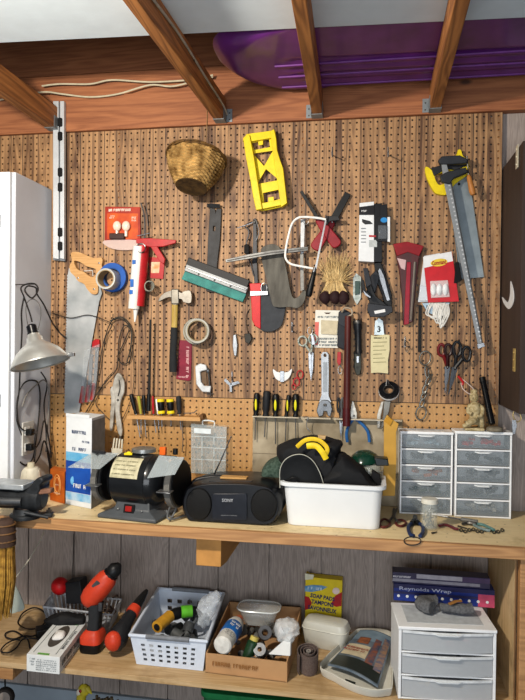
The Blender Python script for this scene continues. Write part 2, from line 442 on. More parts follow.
# white foam panel over the joists
zp = JZ1 + 0.001
e0 = H(-5, 40.5, zp); e1 = H(530, 14.5, zp)
b = M(); b.loft([[Vector((e0.x - 0.3, e0.y, z)), Vector((e1.x + 0.3, e1.y + .03, z)), Vector((e1.x + 0.3, -2.2, z)), Vector((e0.x - 0.3, -2.2, z))] for z in (zp, zp + 0.02)])
one('foam_panel', 'white sheet of foam board laid across the ceiling joists', 'panel', b, mk('e8f6ff', 0.8, var=0.04, scale=14, bump=0.5))
# purple ribbed sled on top of the joists, behind the panel
b = M(); zq = JZ1 + 0.002
P0 = [(205, 50), (209, 36), (222, 29)]
def sled_row(y):  # outline across x at depth y
    return y
xL = H(206, 50, zq).x; yb_ = -0.045; yf_ = min(e0.y, e1.y) + 0.004
nx, ny = 60, 34; grid = []
for j in range(ny + 1):
    ty = j / ny; y = yb_ + (yf_ - yb_) * ty
    row = []
    for i in range(nx + 1):
        tx = i / nx
        # rounded nose at the left end
        w_ = abs(ty - 0.5) * 2; xs_ = xL + 0.20 * max(0, w_) ** 3.0 
        x = xs_ + (1.45 - xs_) * tx
        yl_ = e0.y + (e1.y + .03 - e0.y) * (x - e0.x + .3) / (e1.x - e0.x + .6) + .008
        y = yb_ + (yl_ - yb_) * ty
        z = zq + 0.002 + 0.006 * (1 if (int(ty * 17) % 2) and tx > 0.13 and ty < 0.62 else 0)
        edge = max(0, (0.075 - (x - xs_)) / 0.075)
        z += 0.045 * edge ** 1.5 + 0.03 * max(0, (0.05 - ty) / 0.05)
        row.append(Vector((x, y, z)))
    grid.append(row)
vs = [p for r in grid for p in r]; fs = []
for j in range(ny):
    for i in range(nx):
        a = j * (nx + 1) + i; fs.append((a, a + 1, a + nx + 2, a + nx + 1))
top = [v + Vector((0, 0, 0.004)) for v in vs]; n0 = len(vs)
b.add(vs + top, fs + [tuple(q + n0 for q in reversed(f)) for f in fs])
PURP = mk('6b2d80', 0.3, var=0.35, scale=7, coat=0.2)
t = T('plastic_sled', 'purple ribbed plastic sled lying on top of the ceiling joists', 'sled'); t.part('hull', b, PURP, 0)
for yy in (-0.10, -0.19, -0.28):
  b = M(); b.tube([(xL + 0.2, yy, zq + 0.001), (xL + 0.75, yy, zq + 0.001), (1.4, yy, zq + 0.001)], 0.004, 6); t.part('rib', b, mk('743488', 0.45))
t.done()

# ---- workbench
bd = 0.418
LX = W(-30, 500, 0).x - 0.05; RX = H(518, 540, BT).x
wb = T('workbench', 'long wooden workbench with plywood top and a lower shelf along the wall', 'workbench')
b = M(); fr = -bd
Rb = W(531, 548, fr).x
b.loft([[Vector((LX, 0.0195, z)), Vector((0.66, 0.0195, z)), Vector((Rb, fr, z)), Vector((LX, fr, z))] for z in (BT - 0.018, BT)])
wb.part('worktop', b, PLY, 0.001)
b = M(); b.bb((LX, fr - 0.019, BT - 0.034), (Rb, fr - 0.0005, BT + 0.001)); wb.part('edge_trim', b, PINE, 0.0015)
pa = W(196, 540, -0.37); b = M(); pz = BT - 0.0185
x0 = W(196, 560, -0.385).x; x1 = W(221, 560, -0.385).x
zz = W(205, 566, -0.385).z
b.prism([(x0, -0.385, pz), (x0, -0.385, zz), (x0, -0.30, zz - 0.012), (x0, 0.018, zz - 0.012), (x0, 0.018, pz)], (x1 - x0, 0, 0)); wb.part('support_block', b, mk('c08a4a', 0.6, var=0.2, scale=20, stretch=(1, .2, 1)), 0.002)
# right leg post, side panel
x0 = W(503, 600, fr - 0.0).x; 
b = M(); b.bb((W(520, 600, fr).x, fr, 0.0005), (W(520, 600, fr).x + 0.06, fr + 0.04, BT - 0.0185)); wb.part('leg', b, PINE, 0.002)
b = M(); xp_ = W(487, 640, 0.0).x; b.loft([[Vector((xp_ + .004, 0.018, z)), Vector((xp_ + .024, 0.018, z)), Vector((W(520, 600, fr).x, fr + .04, z)), Vector((W(516, 600, fr).x , fr + .02, z))] for z in (0.0005, BT - 0.019)])
wb.part('side_panel', b, wood('side_ply', 'dcc298', 'b89766', 'Z', 1, 0.7, dirt='6b5436', contrast=.5))
b = M(); 
q = W(506, 560, -0.30)
b.box((q.x + .002, -0.28, BT - 0.023), (0.018, 0.13, 0.002)); b.box((q.x + .008, -0.33, BT - 0.08), (0.002, 0.02, 0.11)); wb.part('angle_bracket', b, BLACK)
# lower shelf
sd = 0.440
b = M(); Rs = W(499, 690, -0.2).x
b.bb((LX, -sd, SH - 0.018), (W(520, 600, fr).x + .05, 0.0195, SH)); wb.part('lower_shelf', b, wood('shelf_ply', 'cfb48e', 'a68659', 'X', 0.8, 0.65, dirt='86683f', contrast=0.5), 0.001)
b = M(); u = W(6, 668, -0.39); b.bb((W(-9, 668, -sd).x, -sd + .005, SH - 0.062), (W(12, 668, -sd).x, 0.018, SH - 0.0185)); wb.part('support_block', b, PINE, 0.002)
wb.done()
# ---- white cabinet at the left, standing on the bench
cx1 = W(52, 300, 0).x
CABM = mk('d6dae2', 0.5, var=0.05, scale=8, bump=0.05); cz1 = W(52, 190, 0).z; cdp = 0.277
t = T('wall_cabinet', 'tall pale grey cabinet at the left edge, work lamp hanging beside it', 'cabinet')
b = M(); b.bb((cx1 - 0.45, -cdp, BT + 0.0005), (cx1, -0.0065, cz1)); t.part('body', b, CABM, 0.003)
b = M(); b.bb((cx1 - 0.447, -cdp - 0.018, BT + 0.03), (cx1 - 0.012, -cdp - .0005, cz1 - 0.003)); dd = t.part('door', b, mk('e4e8ec', 0.5, var=.04), 0.003)
b = M()
for v in (222, 400): q = W(1, v, -cdp); t.part('hinge', M().box((q.x, -cdp - 0.0215, q.z), (0.022, 0.006, 0.045)), CHROME, 0.001, sub=dd)
b = M(); t.done()
# ---- dark wall cabinet at the right
xc = W(500, 300, 0).x + 0.004; z1 = W(501, 168, 0).z; z0 = W(497, 405, 0).z
DB = mk('3d302a', 0.6, var=0.2, scale=10, stretch=(3, 3, .3), bump=.2)
t = T('wall_cabinet', 'dark brown wall cabinet at the right edge of the wall', 'cabinet')
b = M(); b.bb((xc, -0.30, z0), (xc + 0.02, 0.0195, z1)); t.part('side_panel', b, DB, 0.002)
b = M(); b.bb((xc + 0.021, -0.30, z0), (xc + 0.5, 0.0195, z0 + 0.02)); b.bb((xc + 0.021, -0.30, z1 - 0.02), (xc + 0.5, 0.0195, z1)); b.bb((xc + 0.021, 0.01, z0 + .021), (xc + 0.5, 0.0195, z1 - .021)); b.bb((xc + .48, -0.30, z0 + .021), (xc + 0.5, 0.009, z1 - .021))
t.part('carcass', b, mk('251c1c', 0.7))
b = M(); b.bb((xc - 0.002, -0.322, z0 + 0.003), (xc + 0.019, -0.301, z1 - 0.003)); t.part('face_frame', b, DB, 0.001)
for v in (250, 330): q = W(525, v, -.2); t.part('shelf', M().bb((xc + 0.021, -0.29, q.z), (xc + 0.479, 0.009, q.z + 0.018)), mk('7a5030', 0.6))
for v, c_ in ((157, 'd8d0ba'), (360, 'b59a5c')):
    q = W(512, v, -0.24); b = M(); b.box((xc - 0.0022, q.y, q.z), (0.003, 0.03, 0.075)); 
    for dz in (-.025, 0, .025): b.ball((xc - 0.004, q.y, q.z + dz), .003, 8, 6)
    t.part('hinge', b, mk(c_, 0.4, 0.3), 0.0006)
b = M()
def onx(u, v, X):
    d = ray(u, v); k = (X - CAM.x) / d.x; return CAM + d * k
b.prism([onx(u, v, xc - 0.0021) for u, v in cr([(510.5, 281), (513.5, 292), (513, 303), (509, 309), (504, 304), (502, 297), (505, 300), (508, 302), (510, 294)], 4)], (0.0015, 0, 0)); t.part('sticker', b, WHITE)
t.done()
# ================= things hanging on the left half of the pegboard
F0 = -0.0065
GRAYM = mk('6a6a68', 0.5, 0.5, scale=60)
def ringtube(cx, cy, rx, ry, Y, r, n=20, a0=0, a1=360, dy=0.0):
    e = ell(cx, cy, rx, ry, n, a0, a1, end=(a1 - a0 < 360)); 
    return [W(u, v, Y + dy * i / max(1, len(e) - 1)) for i, (u, v) in enumerate(e)]
# aluminium drawer rail
t = T('drawer_rail', 'long silver metal rail hanging vertically beside the grey cabinet', 'rail')
for a, c_ in ((53, 58.5), (60, 64)):
    b = M(); b.px([(a, 101), (c_, 101), (c_, 259), (a, 258)], -0.024, -0.04); t.part('channel', b, mk('d4d8dc', 0.4, 0.3, var=.08), 0.001)
b = M(); b.px([(53, 108), (65, 108), (65, 261), (53, 260)], -0.012, -0.0235); t.part('back_channel', b, mk('8f949a', 0.4, 0.4), 0.0005)
for v in (122, 136, 172, 187, 232, 246):
    b = M(); b.px(rrect(59.8, v, 4.5, 9, 1.5), -0.0236, -0.044); t.part('bracket', b, BLK2, 0.001)
b = M(); b.px([(60, 116), (66, 116), (66, 262), (60, 261)], -0.0065, -0.0118); t.part('wall_flange', b, DSTEEL)
t.done()
# header cables
CABLE = mk('cfc4a8', 0.6, var=.15)
one('electrical_cable', 'upper white cable strung across the header boards, left of the joist', 'cable', M().tube(path([(42, 86, -.03), (60, 84, -.028), (90, 84, -.028), (112, 80, -.028), (150, 82, -.028), (190, 80, -.028), (213, 77, -.028)]), 0.0035), CABLE)
one('electrical_cable', 'lower sagging white cable strung across the header boards', 'cable', M().tube(path([(20, 95, -.04), (45, 92, -.04), (62, 94, -.034), (90, 97, -.034), (118, 94, -.034), (150, 85, -.034), (175, 86, -.034), (213, 75, -.034)]), 0.0035), CABLE)
one('electrical_cable', 'white cable end poking out at the far left of the header', 'cable', M().tube(path([(-6, 101, -.026), (4, 99, -.026), (14, 95, -.026)]), 0.0035), CABLE)
jx = W(227, 105, -0.022)
def onjoist(y, dz):  # right face of the second joist
    q = H(122, 0, JZ0); p = W(216.6, 127, -0.02); dx = (q.x - p.x) / (q.y - p.y)
    return Vector((p.x + (y + .02) * dx + 0.038 + 0.0042, y, JZ0 + dz))
t = T('electrical_cable', 'grey cable clipped along the side of the second joist', 'cable')
t.part('wire', M().tube([Vector(p) for p in cr([onjoist(y, dz) for y, dz in ((-.025, .03), (-.1, .045), (-.3, .05), (-.6, .062), (-.9, .05), (-1.3, .06))], 5, False)], 0.0038), mk('b9b2a2', .6))
for y in (-.16, -.45):
    b = M(); b.box(onjoist(y, .048 if y > -.3 else .057), (0.002, 0.008, 0.014)); t.part('clip', b, DSTEEL)
t.done()
# wicker basket
bc = W(196.5, 158, -0.118); ba = Vector((-0.07, -0.30, -0.95)).normalized()
t = T('wicker_basket', 'small woven wicker basket hung high on the pegboard', 'basket')
b = M(); seg = 56; rows = 22; vs = []; Rt, Rb_ = 0.106, 0.056; hgt = 0.120
ax_a = ba.orthogonal().normalized(); ax_b = ba.cross(ax_a)
for i in range(rows * 2 + 1):
    tt = i / (rows * 2); r0 = Rt + (Rb_ - Rt) * tt ** 1.7
    for k in range(seg):
        a = 2 * math.pi * k / seg; wv = 1.7 * math.sin(a * 14 + (math.pi if (i // 2) % 2 else 0)); r = r0 + 0.0028 * wv + (0.0016 if i % 2 else -0.0012)
        vs.append(bc + ba * (hgt * tt) + (ax_a * math.cos(a) + ax_b * math.sin(a)) * r)
fs = [(i * seg + k, i * seg + (k + 1) % seg, (i + 1) * seg + (k + 1) % seg, (i + 1) * seg + k) for i in range(rows * 2) for k in range(seg)]
b.add(vs, fs); fs2 = [v + (bc + ba * hgt * .5 - v) * 0.05 for v in vs]; b.add(fs2, [tuple(reversed(f)) for f in fs])
WICK = mk('d6ae6c', 0.7, var=0.5, scale=32, bump=.5, c2='6a4a20')
t.part('woven_body', b, WICK)
b = M(); b.lathe([(0.0, hgt - .002), (Rb_, hgt - .002), (Rb_ + .003, hgt + .004), (0.0, hgt + .003)], bc, ba, 40); t.part('base', b, mk('5b4424', .8, c2='2e2010', scale=50, bump=.4))
b = M()
for ph in range(3):
    b.tube([bc + ba * (0.002 + 0.004 * math.sin(3 * a_ + ph * 2.1)) + (ax_a * math.cos(a_) + ax_b * math.sin(a_)) * (Rt + 0.004 + 0.004 * math.cos(3 * a_ + ph * 2.1)) for a_ in [2 * math.pi * k / 60 for k in range(60)]], 0.0032, 6, closed=True)
t.part('rim', b, mk('7c5a2c', .7, c2='3d2812', scale=60))
t.part('hanging_cord', M().tube(path([(207, 88, -.024), (207, 120, -.024), (206, 138, -.03), (205, 148, -.05)], 3), 0.0014, 6), mk('9a7a50', .8))
t.done()
# bulb pack
t = T('light_bulb_pack', 'red and orange carded pack of light bulbs on the upper left pegboard', 'package')
b = M(); b.px([(105, 206.5), (140, 207), (140.5, 243), (104.5, 243)], -0.012, -0.016); cdm = t.part('card', b, mk('b43418', .45, c2='84180f', scale=14), 0.001)
b = M(); b.px([(107, 213), (138, 213.5), (138, 239), (107, 239)], -0.0161, -0.0164); t.part('orange_print', b, mk('d8601a', .45, c2='b03010', scale=16))
b = M(); q = W(118, 228, -.022)
for u in (117, 126): b.ball(W(u, 226, -.028), (.017, .012, .02)); b.lathe([(.006, 0), (.006, .02), (.004, .022)], W(u, 231, -.028), (0, 0, -1), 12)
t.part('bulb', b, clearmat('f6e6d4', .6, .15))
b = M(); b.px([(109, 233), (124, 233), (124, 239), (109, 239)], -0.0165, -0.034); t.part('socket_shade', b, mk('3d2420', .5), 0.003)
b = M(); b.px([(104, 240.5), (140.5, 240.5), (136, 248.5), (122, 250), (109, 247.5)], -0.0165, -0.022, smooth=3); t.part('blister_edge', b, clearmat('e0c8c0', .5, .2))
b = M(); b.scrib(W(120, 210, -.0163), (1, 0, 0), (0, 0, 1), .095, .016, 1, 3); b.scrib(W(112, 217, -.0167), (1, 0, 0), (0, 0, 1), .022, .014, 2, 4); b.scrib(W(134, 219, -.0167), (1, 0, 0), (0, 0, 1), .02, .02, 3, 5)
t.part('lettering', b, mk('f4e8d8', .5)); t.done()
# caulking gun
t = T('caulking_gun', 'red caulking gun holding a white sealant tube, nozzle down', 'caulking gun')
b = M(); b.px([(136, 238.5), (150, 238), (176, 240), (175.5, 243), (163, 246.5), (150, 247), (136, 243)], -.035, -.05); t.part('handle', b, RED, .002)
b = M(); b.px([(150, 246), (157, 246), (165, 259), (164, 264), (160, 262)], -.036, -.049); t.part('trigger', b, RED, .002)
b = M(); c0 = W(143, 246, -.045); c1 = W(138, 306, -.045); b.tube([c0, c1], 0.0255, 20, flat=None); 
dv = (c1 - c0).normalized(); 
tb = t.part('barrel', b, RED, 0)
b = M(); b.tube([c0 + Vector((-.013, -.011, -.004)), c1 + Vector((-.013, -.011, -.012))], 0.022, 20); sl = t.part('sealant_tube', b, mk('e4e2de', .4, var=.05))
b = M(); b.lathe([(.011, 0), (.009, .02), (.0035, .055), (.003, .06)], c1 + Vector((-.005, -.008, -.003)), dv, 12); t.part('nozzle', b, mk('e6e4e0', .4), sub=sl)
q = W(133, 276, -.081)
b = M()
for v in (262, 283, 292): q = W(134 - (v - 262) * .1, v, -.0795); b.box(q, (.014, .0006, .016 if v != 283 else .03))
t.part('printed_band', b, BLUE, sub=sl)
b = M(); b.tube(ringtube(141, 248, 4.5, 4.5, -.075, .002), .0022, 6, closed=True); t.part('end_ring', b, CHROME)
b = M(); b.tube(path([(144, 245, -.045), (145, 228, -.045), (144, 214, -.045), (141, 203, -.04)], 3, False), .003, 6); b.tube(path([(137, 236, -.05), (150, 233, -.05)], 1), .002, 6); t.part('plunger_rod', b, STEEL); t.done()
one('peg_hook', 'silver peg hook above the red caulking gun', 'hook', M().tube(path([(147, 204, F0), (147, 203, -.03), (147, 212, -.035), (148, 226, -.035)], 3), .0018, 6), STEEL)
t = T('blister_pack', 'small red and white carded pack behind the red caulking gun', 'package')
t.part('card', M().px([(149, 257), (165, 258), (163, 279), (150, 278)], -.008, -.011), RED, .0005); t.part('label', M().px([(151, 262), (160, 262), (159, 273), (151, 273)], -.0111, -.0116), mk('e9dcc0', .5, c2='d07a30', scale=30)); t.done()
b = M(); pts = []
for k in range(90):
    a = 2 * math.pi * k / 18; p = W(150, 287, -.02); pts.append(p + Vector((-.0185 * math.sin(a) * (1 - .0 * k) - .012 + k * .0003, -.0005 * k, .0195 * math.cos(a))))
one('wire_coil', 'small grey coil of solder wire beside the hammer head', 'coil', M().tube(pts, .0026, 6), mk('8d8c80', .5, .5))
# pry bar
t = T('pry_bar', 'flat black pry bar hanging above the teal floor scraper', 'pry bar')
b = M(); lp = [(210, 207.5), (215, 209), (215.5, 213), (216.5, 209), (221.5, 208.5), (220, 240), (217, 265), (217, 290), (213, 292.5), (206, 291), (206.5, 280), (208, 240)]
b.px(lp, -.012, -.018, holes=[[(213, 226), (215.3, 226), (215, 231), (213, 231)]]); t.part('bar', b, mk('2b2c2f', .5, .3, c2='1c1c1e', scale=30), .001)
b = M(); b.loft([[W(207, v, y), W(220, v + .5, y), W(220, v + .5, y - .005), W(207, v, y - .005)] for v, y in ((207.5, -.018), (203.5, -.026))]); t.part('claw', b, mk('303134', .5, .3)); t.done()
# floor scraper
def rp(pts, c, a): return rotp(pts, c, a)
C_ = (215, 279); A_ = 20.5
t = T('floor_scraper', 'wide teal and silver squeegee blade hung at a tilt over the pry bar', 'squeegee')
t.part('back_bar', M().px(rp([(182.5, 268), (248, 268), (248, 276), (182.5, 276)], C_, A_), -.020, -.030), mk('19191b', .5), .002)
t.part('clamp_plate', M().px(rp([(183, 275), (249, 275), (249, 282), (183, 282)], C_, A_), -.022, -.038), mk('747779', .42, .4, scale=60), .002)
t.part('ridge', M().px(rp([(184, 277.5), (248, 277.5), (248, 279), (184, 279)], C_, A_), -.0381, -.043), CHROME, .001)
t.part('rubber_blade', M().px(rp([(184, 281.8), (249.5, 281.8), (249, 291), (183.5, 291)], C_, A_), -.019, -.029), mk('3f9087', .6, c2='2a6a66', scale=25), .002)
for q in (198, 215, 232):
    p = rp([(q, 280.3)], C_, A_)[0]; t.part('screw', M().ball(W(p[0], p[1], -.0385), (.004, .003, .004), 10, 6), DSTEEL)
t.done()
# dark caliper tool
t = T('calipers', 'dark metal calipers with thin curved arm beside the teal squeegee', 'calipers')
t.part('leg', M().px([(253, 219), (256, 218), (257, 240), (257, 262), (258, 283), (254.5, 284), (252, 262), (253, 240)], -.010, -.02), mk('2c2d31', .4, .5), .001)
t.part('leg', M().tube(path([(252, 222, -.024), (245, 226, -.026), (249, 232, -.026), (246, 247, -.026), (250, 262, -.024), (254, 276, -.022)], 4), .0028, 6), mk('34353a', .4, .5))
t.part('pointer', M().tube(path([(254, 222, -.026), (246, 225, -.028), (237, 228, -.028)], 3), .0017, 6), STEEL)
t.part('clasp', M().px(rrect(246.5, 249, 5, 10, 2), -.0225, -.034), BLK2, .002)
t.part('arm', M().tube(path([(256, 220, -.022), (259, 232, -.024), (256, 241, -.024)], 4), .002, 6), STEEL)
t.part('pivot', M().lathe([(.006, 0), (.006, .008), (.002, .01)], W(254.5, 222, -.02), (0, -1, 0), 14), DSTEEL); t.done()
# hammer
t = T('claw_hammer', 'claw hammer with pale wooden handle and black rubber grip', 'hammer')
t.part('head', M().px([(158.5, 301.5), (160, 297), (165, 292.5), (172, 290.5), (178, 291.5), (182, 293), (183, 291.5), (190.5, 291), (191, 302.5), (183.5, 302), (182, 299.5), (178, 299), (178.5, 304), (171.5, 304), (171, 297.5), (166, 298)], -.022, -.044, smooth=3), mk('8f8a82', .38, .8, scale=60), .003)
t.part('eye', M().px([(171, 289), (178.5, 289), (179, 304), (171, 304)], -.018, -.047), mk('8f8a80', .35, .8), .003)
b = M(); b.tube([W(175, 303, -.033), W(174.3, 329, -.033)], [.0125, .0115], 14, flat=((0, 1, 0), .7)); t.part('shaft', b, mk('cdb568', .45, c2='a98c42', scale=30, stretch=(1, 1, .2)))
b = M(); P_ = [W(174.3, 327.5, -.033), W(174, 336, -.033), W(173, 352, -.033), W(173, 366, -.033), W(173, 372, -.033)]; b.tube(P_, [.0135, .0145, .0135, .0155, .0145], 14, flat=((0, 1, 0), .7))
for k in range(9): 
    p = W(173.6, 331 + k * 4.2, -.033); b.tube(ringtube(173.6, 331 + k * 4.2, 3.9, .5, -.033, 0, 12), .0014, 5, closed=True)
t.part('grip', b, mk('232527', .8)); t.done()
# paper tape rolls
t = T('tape_roll', 'roll of grey duct tape hanging in front of the blue tape', 'tape')
p = W(111, 280, -.034)
t.part('tape', M().lathe([(.034, 0), (.0405, 0), (.0405, .055), (.034, .055)], p, (0, -1, 0), 32, closed=True), mk('c0c2be', .4, .3, scale=20), .001)
t.part('core', M().lathe([(.0315, .001), (.0338, .001), (.0338, .054), (.0315, .054)], p, (0, -1, 0), 32, closed=True), mk('b39a74', .8)); t.done()
p = W(114.5, 278, -.0075)
t = T('tape_roll', 'roll of bright blue masking tape beside the wooden saw handle', 'tape')
t.part('tape', M().lathe([(.036, 0), (.058, 0), (.058, .0255), (.036, .0255)], p, (0, -1, 0), 40, closed=True), mk('1d55a8', .5, var=.2, scale=16), .001)
t.part('core', M().lathe([(.0335, .0005), (.0358, .0005), (.0358, .025), (.0335, .025)], p, (0, -1, 0), 32, closed=True), mk('2c4a7a', .8)); t.done()
WT = mk('9c9a8e', .6, var=.15, scale=30)
t = T('tape_roll', 'roll of greyish white tape hanging right of the hammer', 'tape')
p = W(197, 331.5, -.014); t.part('tape', M().lathe([(.0445, 0), (.0505, 0), (.0505, .022), (.0445, .022)], p, (0, -1, 0), 36, closed=True), WT, .001)
t.part('core', M().lathe([(.042, .0005), (.0443, .0005), (.0443, .0215), (.042, .0215)], p, (0, -1, 0), 36, closed=True), mk('8f8672', .8)); t.done()
t = T('tape_roll', 'front roll of thin pale tape overlapping the roll right of the hammer', 'tape')
p = W(199, 331, -.040); t.part('tape', M().lathe([(.04, 0), (.0475, 0), (.0475, .026), (.04, .026)], p, (0, -1, 0), 36, closed=True), mk('aeaca2', .6, var=.2, scale=30), .001)
t.part('core', M().lathe([(.0375, .0005), (.0398, .0005), (.0398, .0255), (.0375, .0255)], p, (0, -1, 0), 36, closed=True), mk('a08f6e', .8)); t.done()
# dark red packet under the rolls
t = T('screw_packet', 'dark red lettered packet hanging behind the hammer grip', 'packet')
t.part('pouch', M().px([(179, 340), (192, 341), (191, 380), (188, 381), (176, 379), (178, 358)], -.0075, -.0105), mk('6a1026', .4, c2='8a1a34', scale=20), .001)
b = M(); b.scrib(W(187.5, 362, -.0108), (0, 0, -1), (1, 0, 0), .12, .018, 1, 8); b.scrib(W(183, 377, -.0108), (1, 0, 0), (0, 0, 1), .04, .01, 1, 9)
t.part('lettering', b, mk('d8a8a8', .6)); t.done()
# C clamp
t = T('c_clamp', 'small white C-clamp hanging under the tape rolls', 'clamp')
t.part('frame', M().px([(195, 366), (200, 363.5), (206, 365), (207, 370), (202, 371), (200, 372), (201, 382), (204, 386), (211, 386), (210, 392.5), (202, 392), (196, 384)], -.014, -.026), mk('cfd2d4', .4, .2), .003)
t.part('screw', M().tube([W(208, 368, -.02), W(210.5, 396, -.02)], .0035, 8), DSTEEL)
t.part('screw_pad', M().lathe([(.007, 0), (.007, .006), (.004, .012)], W(208, 370, -.02), (0, 0, -1), 12), STEEL)
t.part('handle', M().tube([W(206.5, 394.5, -.03), W(213.5, 393.5, -.012)], .0018, 6), STEEL)
t.part('anvil', M().px([(200, 368), (206, 369), (207, 384), (201, 384)], -.0075, -.0135), mk('6d5640', .6), .001); t.done()
# left handsaw
t = T('handsaw', 'large handsaw with pale wooden handle, blade pointing down at left', 'saw')
bl = [(68, 270), (100, 288), (101.5, 293), (99, 302), (79, 413), (64.5, 411)]
teeth = []
for k in range(48):
    v = 411 - 138 * (k + .5) / 48; x_ = 64.5 + 3 * (k / 48); teeth += [(x_ - .5, v + 1.2), (x_ + .35, v)]
t.part('blade', M().px([(69, 268), (100, 286), (102, 293), (99, 302), (79, 413)] + [(64.5, 413)] + teeth, -.018, -.0195), mk('f4f7f8', .36, .5, var=.25, scale=9, c2='b4bcc0'))
b = M(); out = cr([(71, 253), (78, 252), (86, 255), (94, 258), (101, 257.5), (102.5, 261), (101.5, 266), (104, 269), (99, 275), (98, 283), (97.5, 293), (92, 294), (87, 289), (84, 284), (78, 281), (75, 276.5), (70.5, 272), (69.5, 266), (72, 261)], 3)
hole = cr([(74, 261), (80, 262), (86, 266), (93, 268), (96, 270), (95, 276), (90, 276.5), (84, 272), (77, 269)], 3)
t.part('handle', b.px(out, -.008, -.030, holes=[hole]), wood('saw_handle', 'cda26a', 'a97a42', 'X', 2, .5, contrast=.5), 0)
for u, v in ((78, 278), (94, 289), (99, 263)): t.part('rivet', M().ball(W(u, v, -.0305), (.004, .0015, .004), 10, 6), STEEL)
t.done()
one('peg_hook', 'white square peg hook seen through the wooden saw handle', 'hook', M().tube(path([(84, 271, F0), (84.5, 271, -.035), (92.5, 270.5, -.035), (93, 276, -.035)], 1), .0016, 6), mk('dcdcd8', .4))
# clamp lamp
t = T('clamp_lamp', 'aluminum reflector work lamp hanging by a wire loop against the grey cabinet', 'lamp')
YL = -0.295
def csY(u): return -2.437 * (1 - 319 / (371 - u)) - 0.012
ap = W(31, 340, YL); rim = W(44, 366, YL)
axd = (W(43.5, 360, YL - .012) - W(32, 333, YL)).normalized(); axd = Vector((0.30, -0.08, -0.95)).normalized()
prof = [(0.020, 0), (0.022, .012), (0.028, .018), (0.030, .032), (0.038, .040), (0.055, .052), (0.078, .072), (0.094, .096), (0.101, .112), (0.105, .114), (0.105, .117), (0.100, .116)]
prof2 = prof + [(r - .002, h - .001) for r, h in reversed(prof[:-2])]
t.part('reflector', M().lathe(prof2, W(33, 333, YL), axd, 44), mk('f4f4ee', .34, .7, var=.1, scale=30))
t.part('socket', M().lathe([(.006, -.034), (.012, -.032), (.0185, -.026), (.0185, -.002), (.021, 0), (.021, .004)], W(33, 333, YL), axd, 20), mk('111216', .3))
t.part('bulb', M().ball(W(33, 333, YL) + axd * .07, .028), mk('e8e4dc', .3))
t.part('wire_loop', M().tube(path([(28, 326, YL), (26, 312, YL), (27, 303, YL), (33, 299, YL), (39, 304, YL), (41, 315, YL), (38, 330, YL)], 5), .0014, 6), WIRE)
t.part('mounting_clip', M().px([(68, 352), (74, 352.5), (74, 356), (68, 357)], YL + .01, YL), STEEL, .001)
t.part('screw', M().ball(W(31, 339, YL - .021), .0035, 8, 6), DSTEEL)
t.done()
BKC = mk('211d1c', .6)
t = T('lamp_cord', 'black cord looped on a nail above the work lamp and draping down', 'cord')
b = M(); b.tube(path([(32, 322, YL), (30, 314, YL), (24, 297, YL), (21, 288, YL), (27, 284, YL), (35, 284, YL), (38, 290, YL), (32, 298, YL - .008), (25, 291, YL - .008), (28, 286, YL - .008), (36, 288, -.27), (37, 294, -.24), (44, 305, -.14), (52, 322, -.075), (59, 332, -.03), (66, 338, -.03)], 6), .0030, 7)
b.tube(path([(24, 297, YL - .01), (21.5, 312, YL - .01), (22, 330, YL + .02), (21, 350, YL + .03), (20, 372, YL + .03), (19, 392, YL + .03), (17, 408, YL + .03), (19, 425, -.25), (25, 431, -.235)], 6), .0030, 7)
t.part('cord', b, BKC); n_ = W(32, 284, YL); t.part('nail', M().tube([Vector((cx1 + .001, YL + .02, n_.z)), Vector((n_.x + .01, YL + .005, n_.z))], .002, 6), DSTEEL)
t.done()
# outlet on the cabinet side with plugs and cords
X1 = cx1 + 0.0005
def cs(u, v): return onx(u, v, X1)
q1 = cs(27, 424); q2 = cs(27, 452)
t = T('power_outlet', 'double power outlet with two black plugs on the cabinet side', 'outlet')
c_ = onx(27, 438, X1); pw = t.part('cover_plate', M().box((X1 + .003, c_.y, c_.z), (.006, .08, .125)), mk('cfcdc6', .5), .002)
for v in (431, 447):
    q = onx(27, v, X1 + .006); t.part('socket', M().box((X1 + .0075, q.y, q.z), (.003, .035, .032)), mk('e8e6e0', .5), .001, sub=pw)
t.done()
for v, lb in ((432, 'upper black plug in the outlet on the cabinet side'), (447, 'lower black plug in the outlet on the cabinet side')):
    t = T('power_plug', lb, 'plug'); q = onx(27, v, X1 + .0095)
    t.part('plug_body', M().box((X1 + .0225, q.y, q.z), (.025, .028, .024)), BLACK, .003)
    b = M(); e = [(X1 + .036, q.y, q.z), (X1 + .05, q.y - .01, q.z - .008), (X1 + .052, q.y - .02, q.z - .04), (X1 + .035, q.y + .01, q.z - .065), (X1 + .03, q.y + .06, q.z - .04), (X1 + .025, q.y + .10, q.z + .02 + (440 - v) * .0015), (X1 + .03, q.y + .13, q.z - .05), (X1 + .035, q.y + .14, q.z - .12)]
    t.part('cord', b.tube([Vector(p) for p in cr(e, 6, False)], .003, 7), BKC); t.done()
def ck(pts, ex=0.0): return [(u, v, csY(u) - ex) for u, v in pts]
one('extension_cable', 'black cord drooping in a big loop below the work lamp', 'cord', M().tube(path(ck([(24, 440), (16, 420), (16, 400), (24, 383), (36, 381), (40, 392), (39, 415), (36, 440), (33, 458), (26, 465), (20, 462)]), 6), .003, 7), BKC)
one('extension_cable', 'long black cord running down from the lamp hook to the bench', 'cord', M().tube(path(ck([(41, 372), (47, 384), (44, 405), (46, 430), (47, 450), (50, 470), (48, 488)], .01), 6), .0028, 7), BKC)
one('extension_cable', 'grey cord curving across the cabinet side under the work lamp', 'cord', M().tube(path(ck([(22, 407), (26, 396), (34, 387), (44, 380), (49, 392), (48, 420), (46, 452)], .02), 6), .0028, 7), mk('7d7a75', .6))
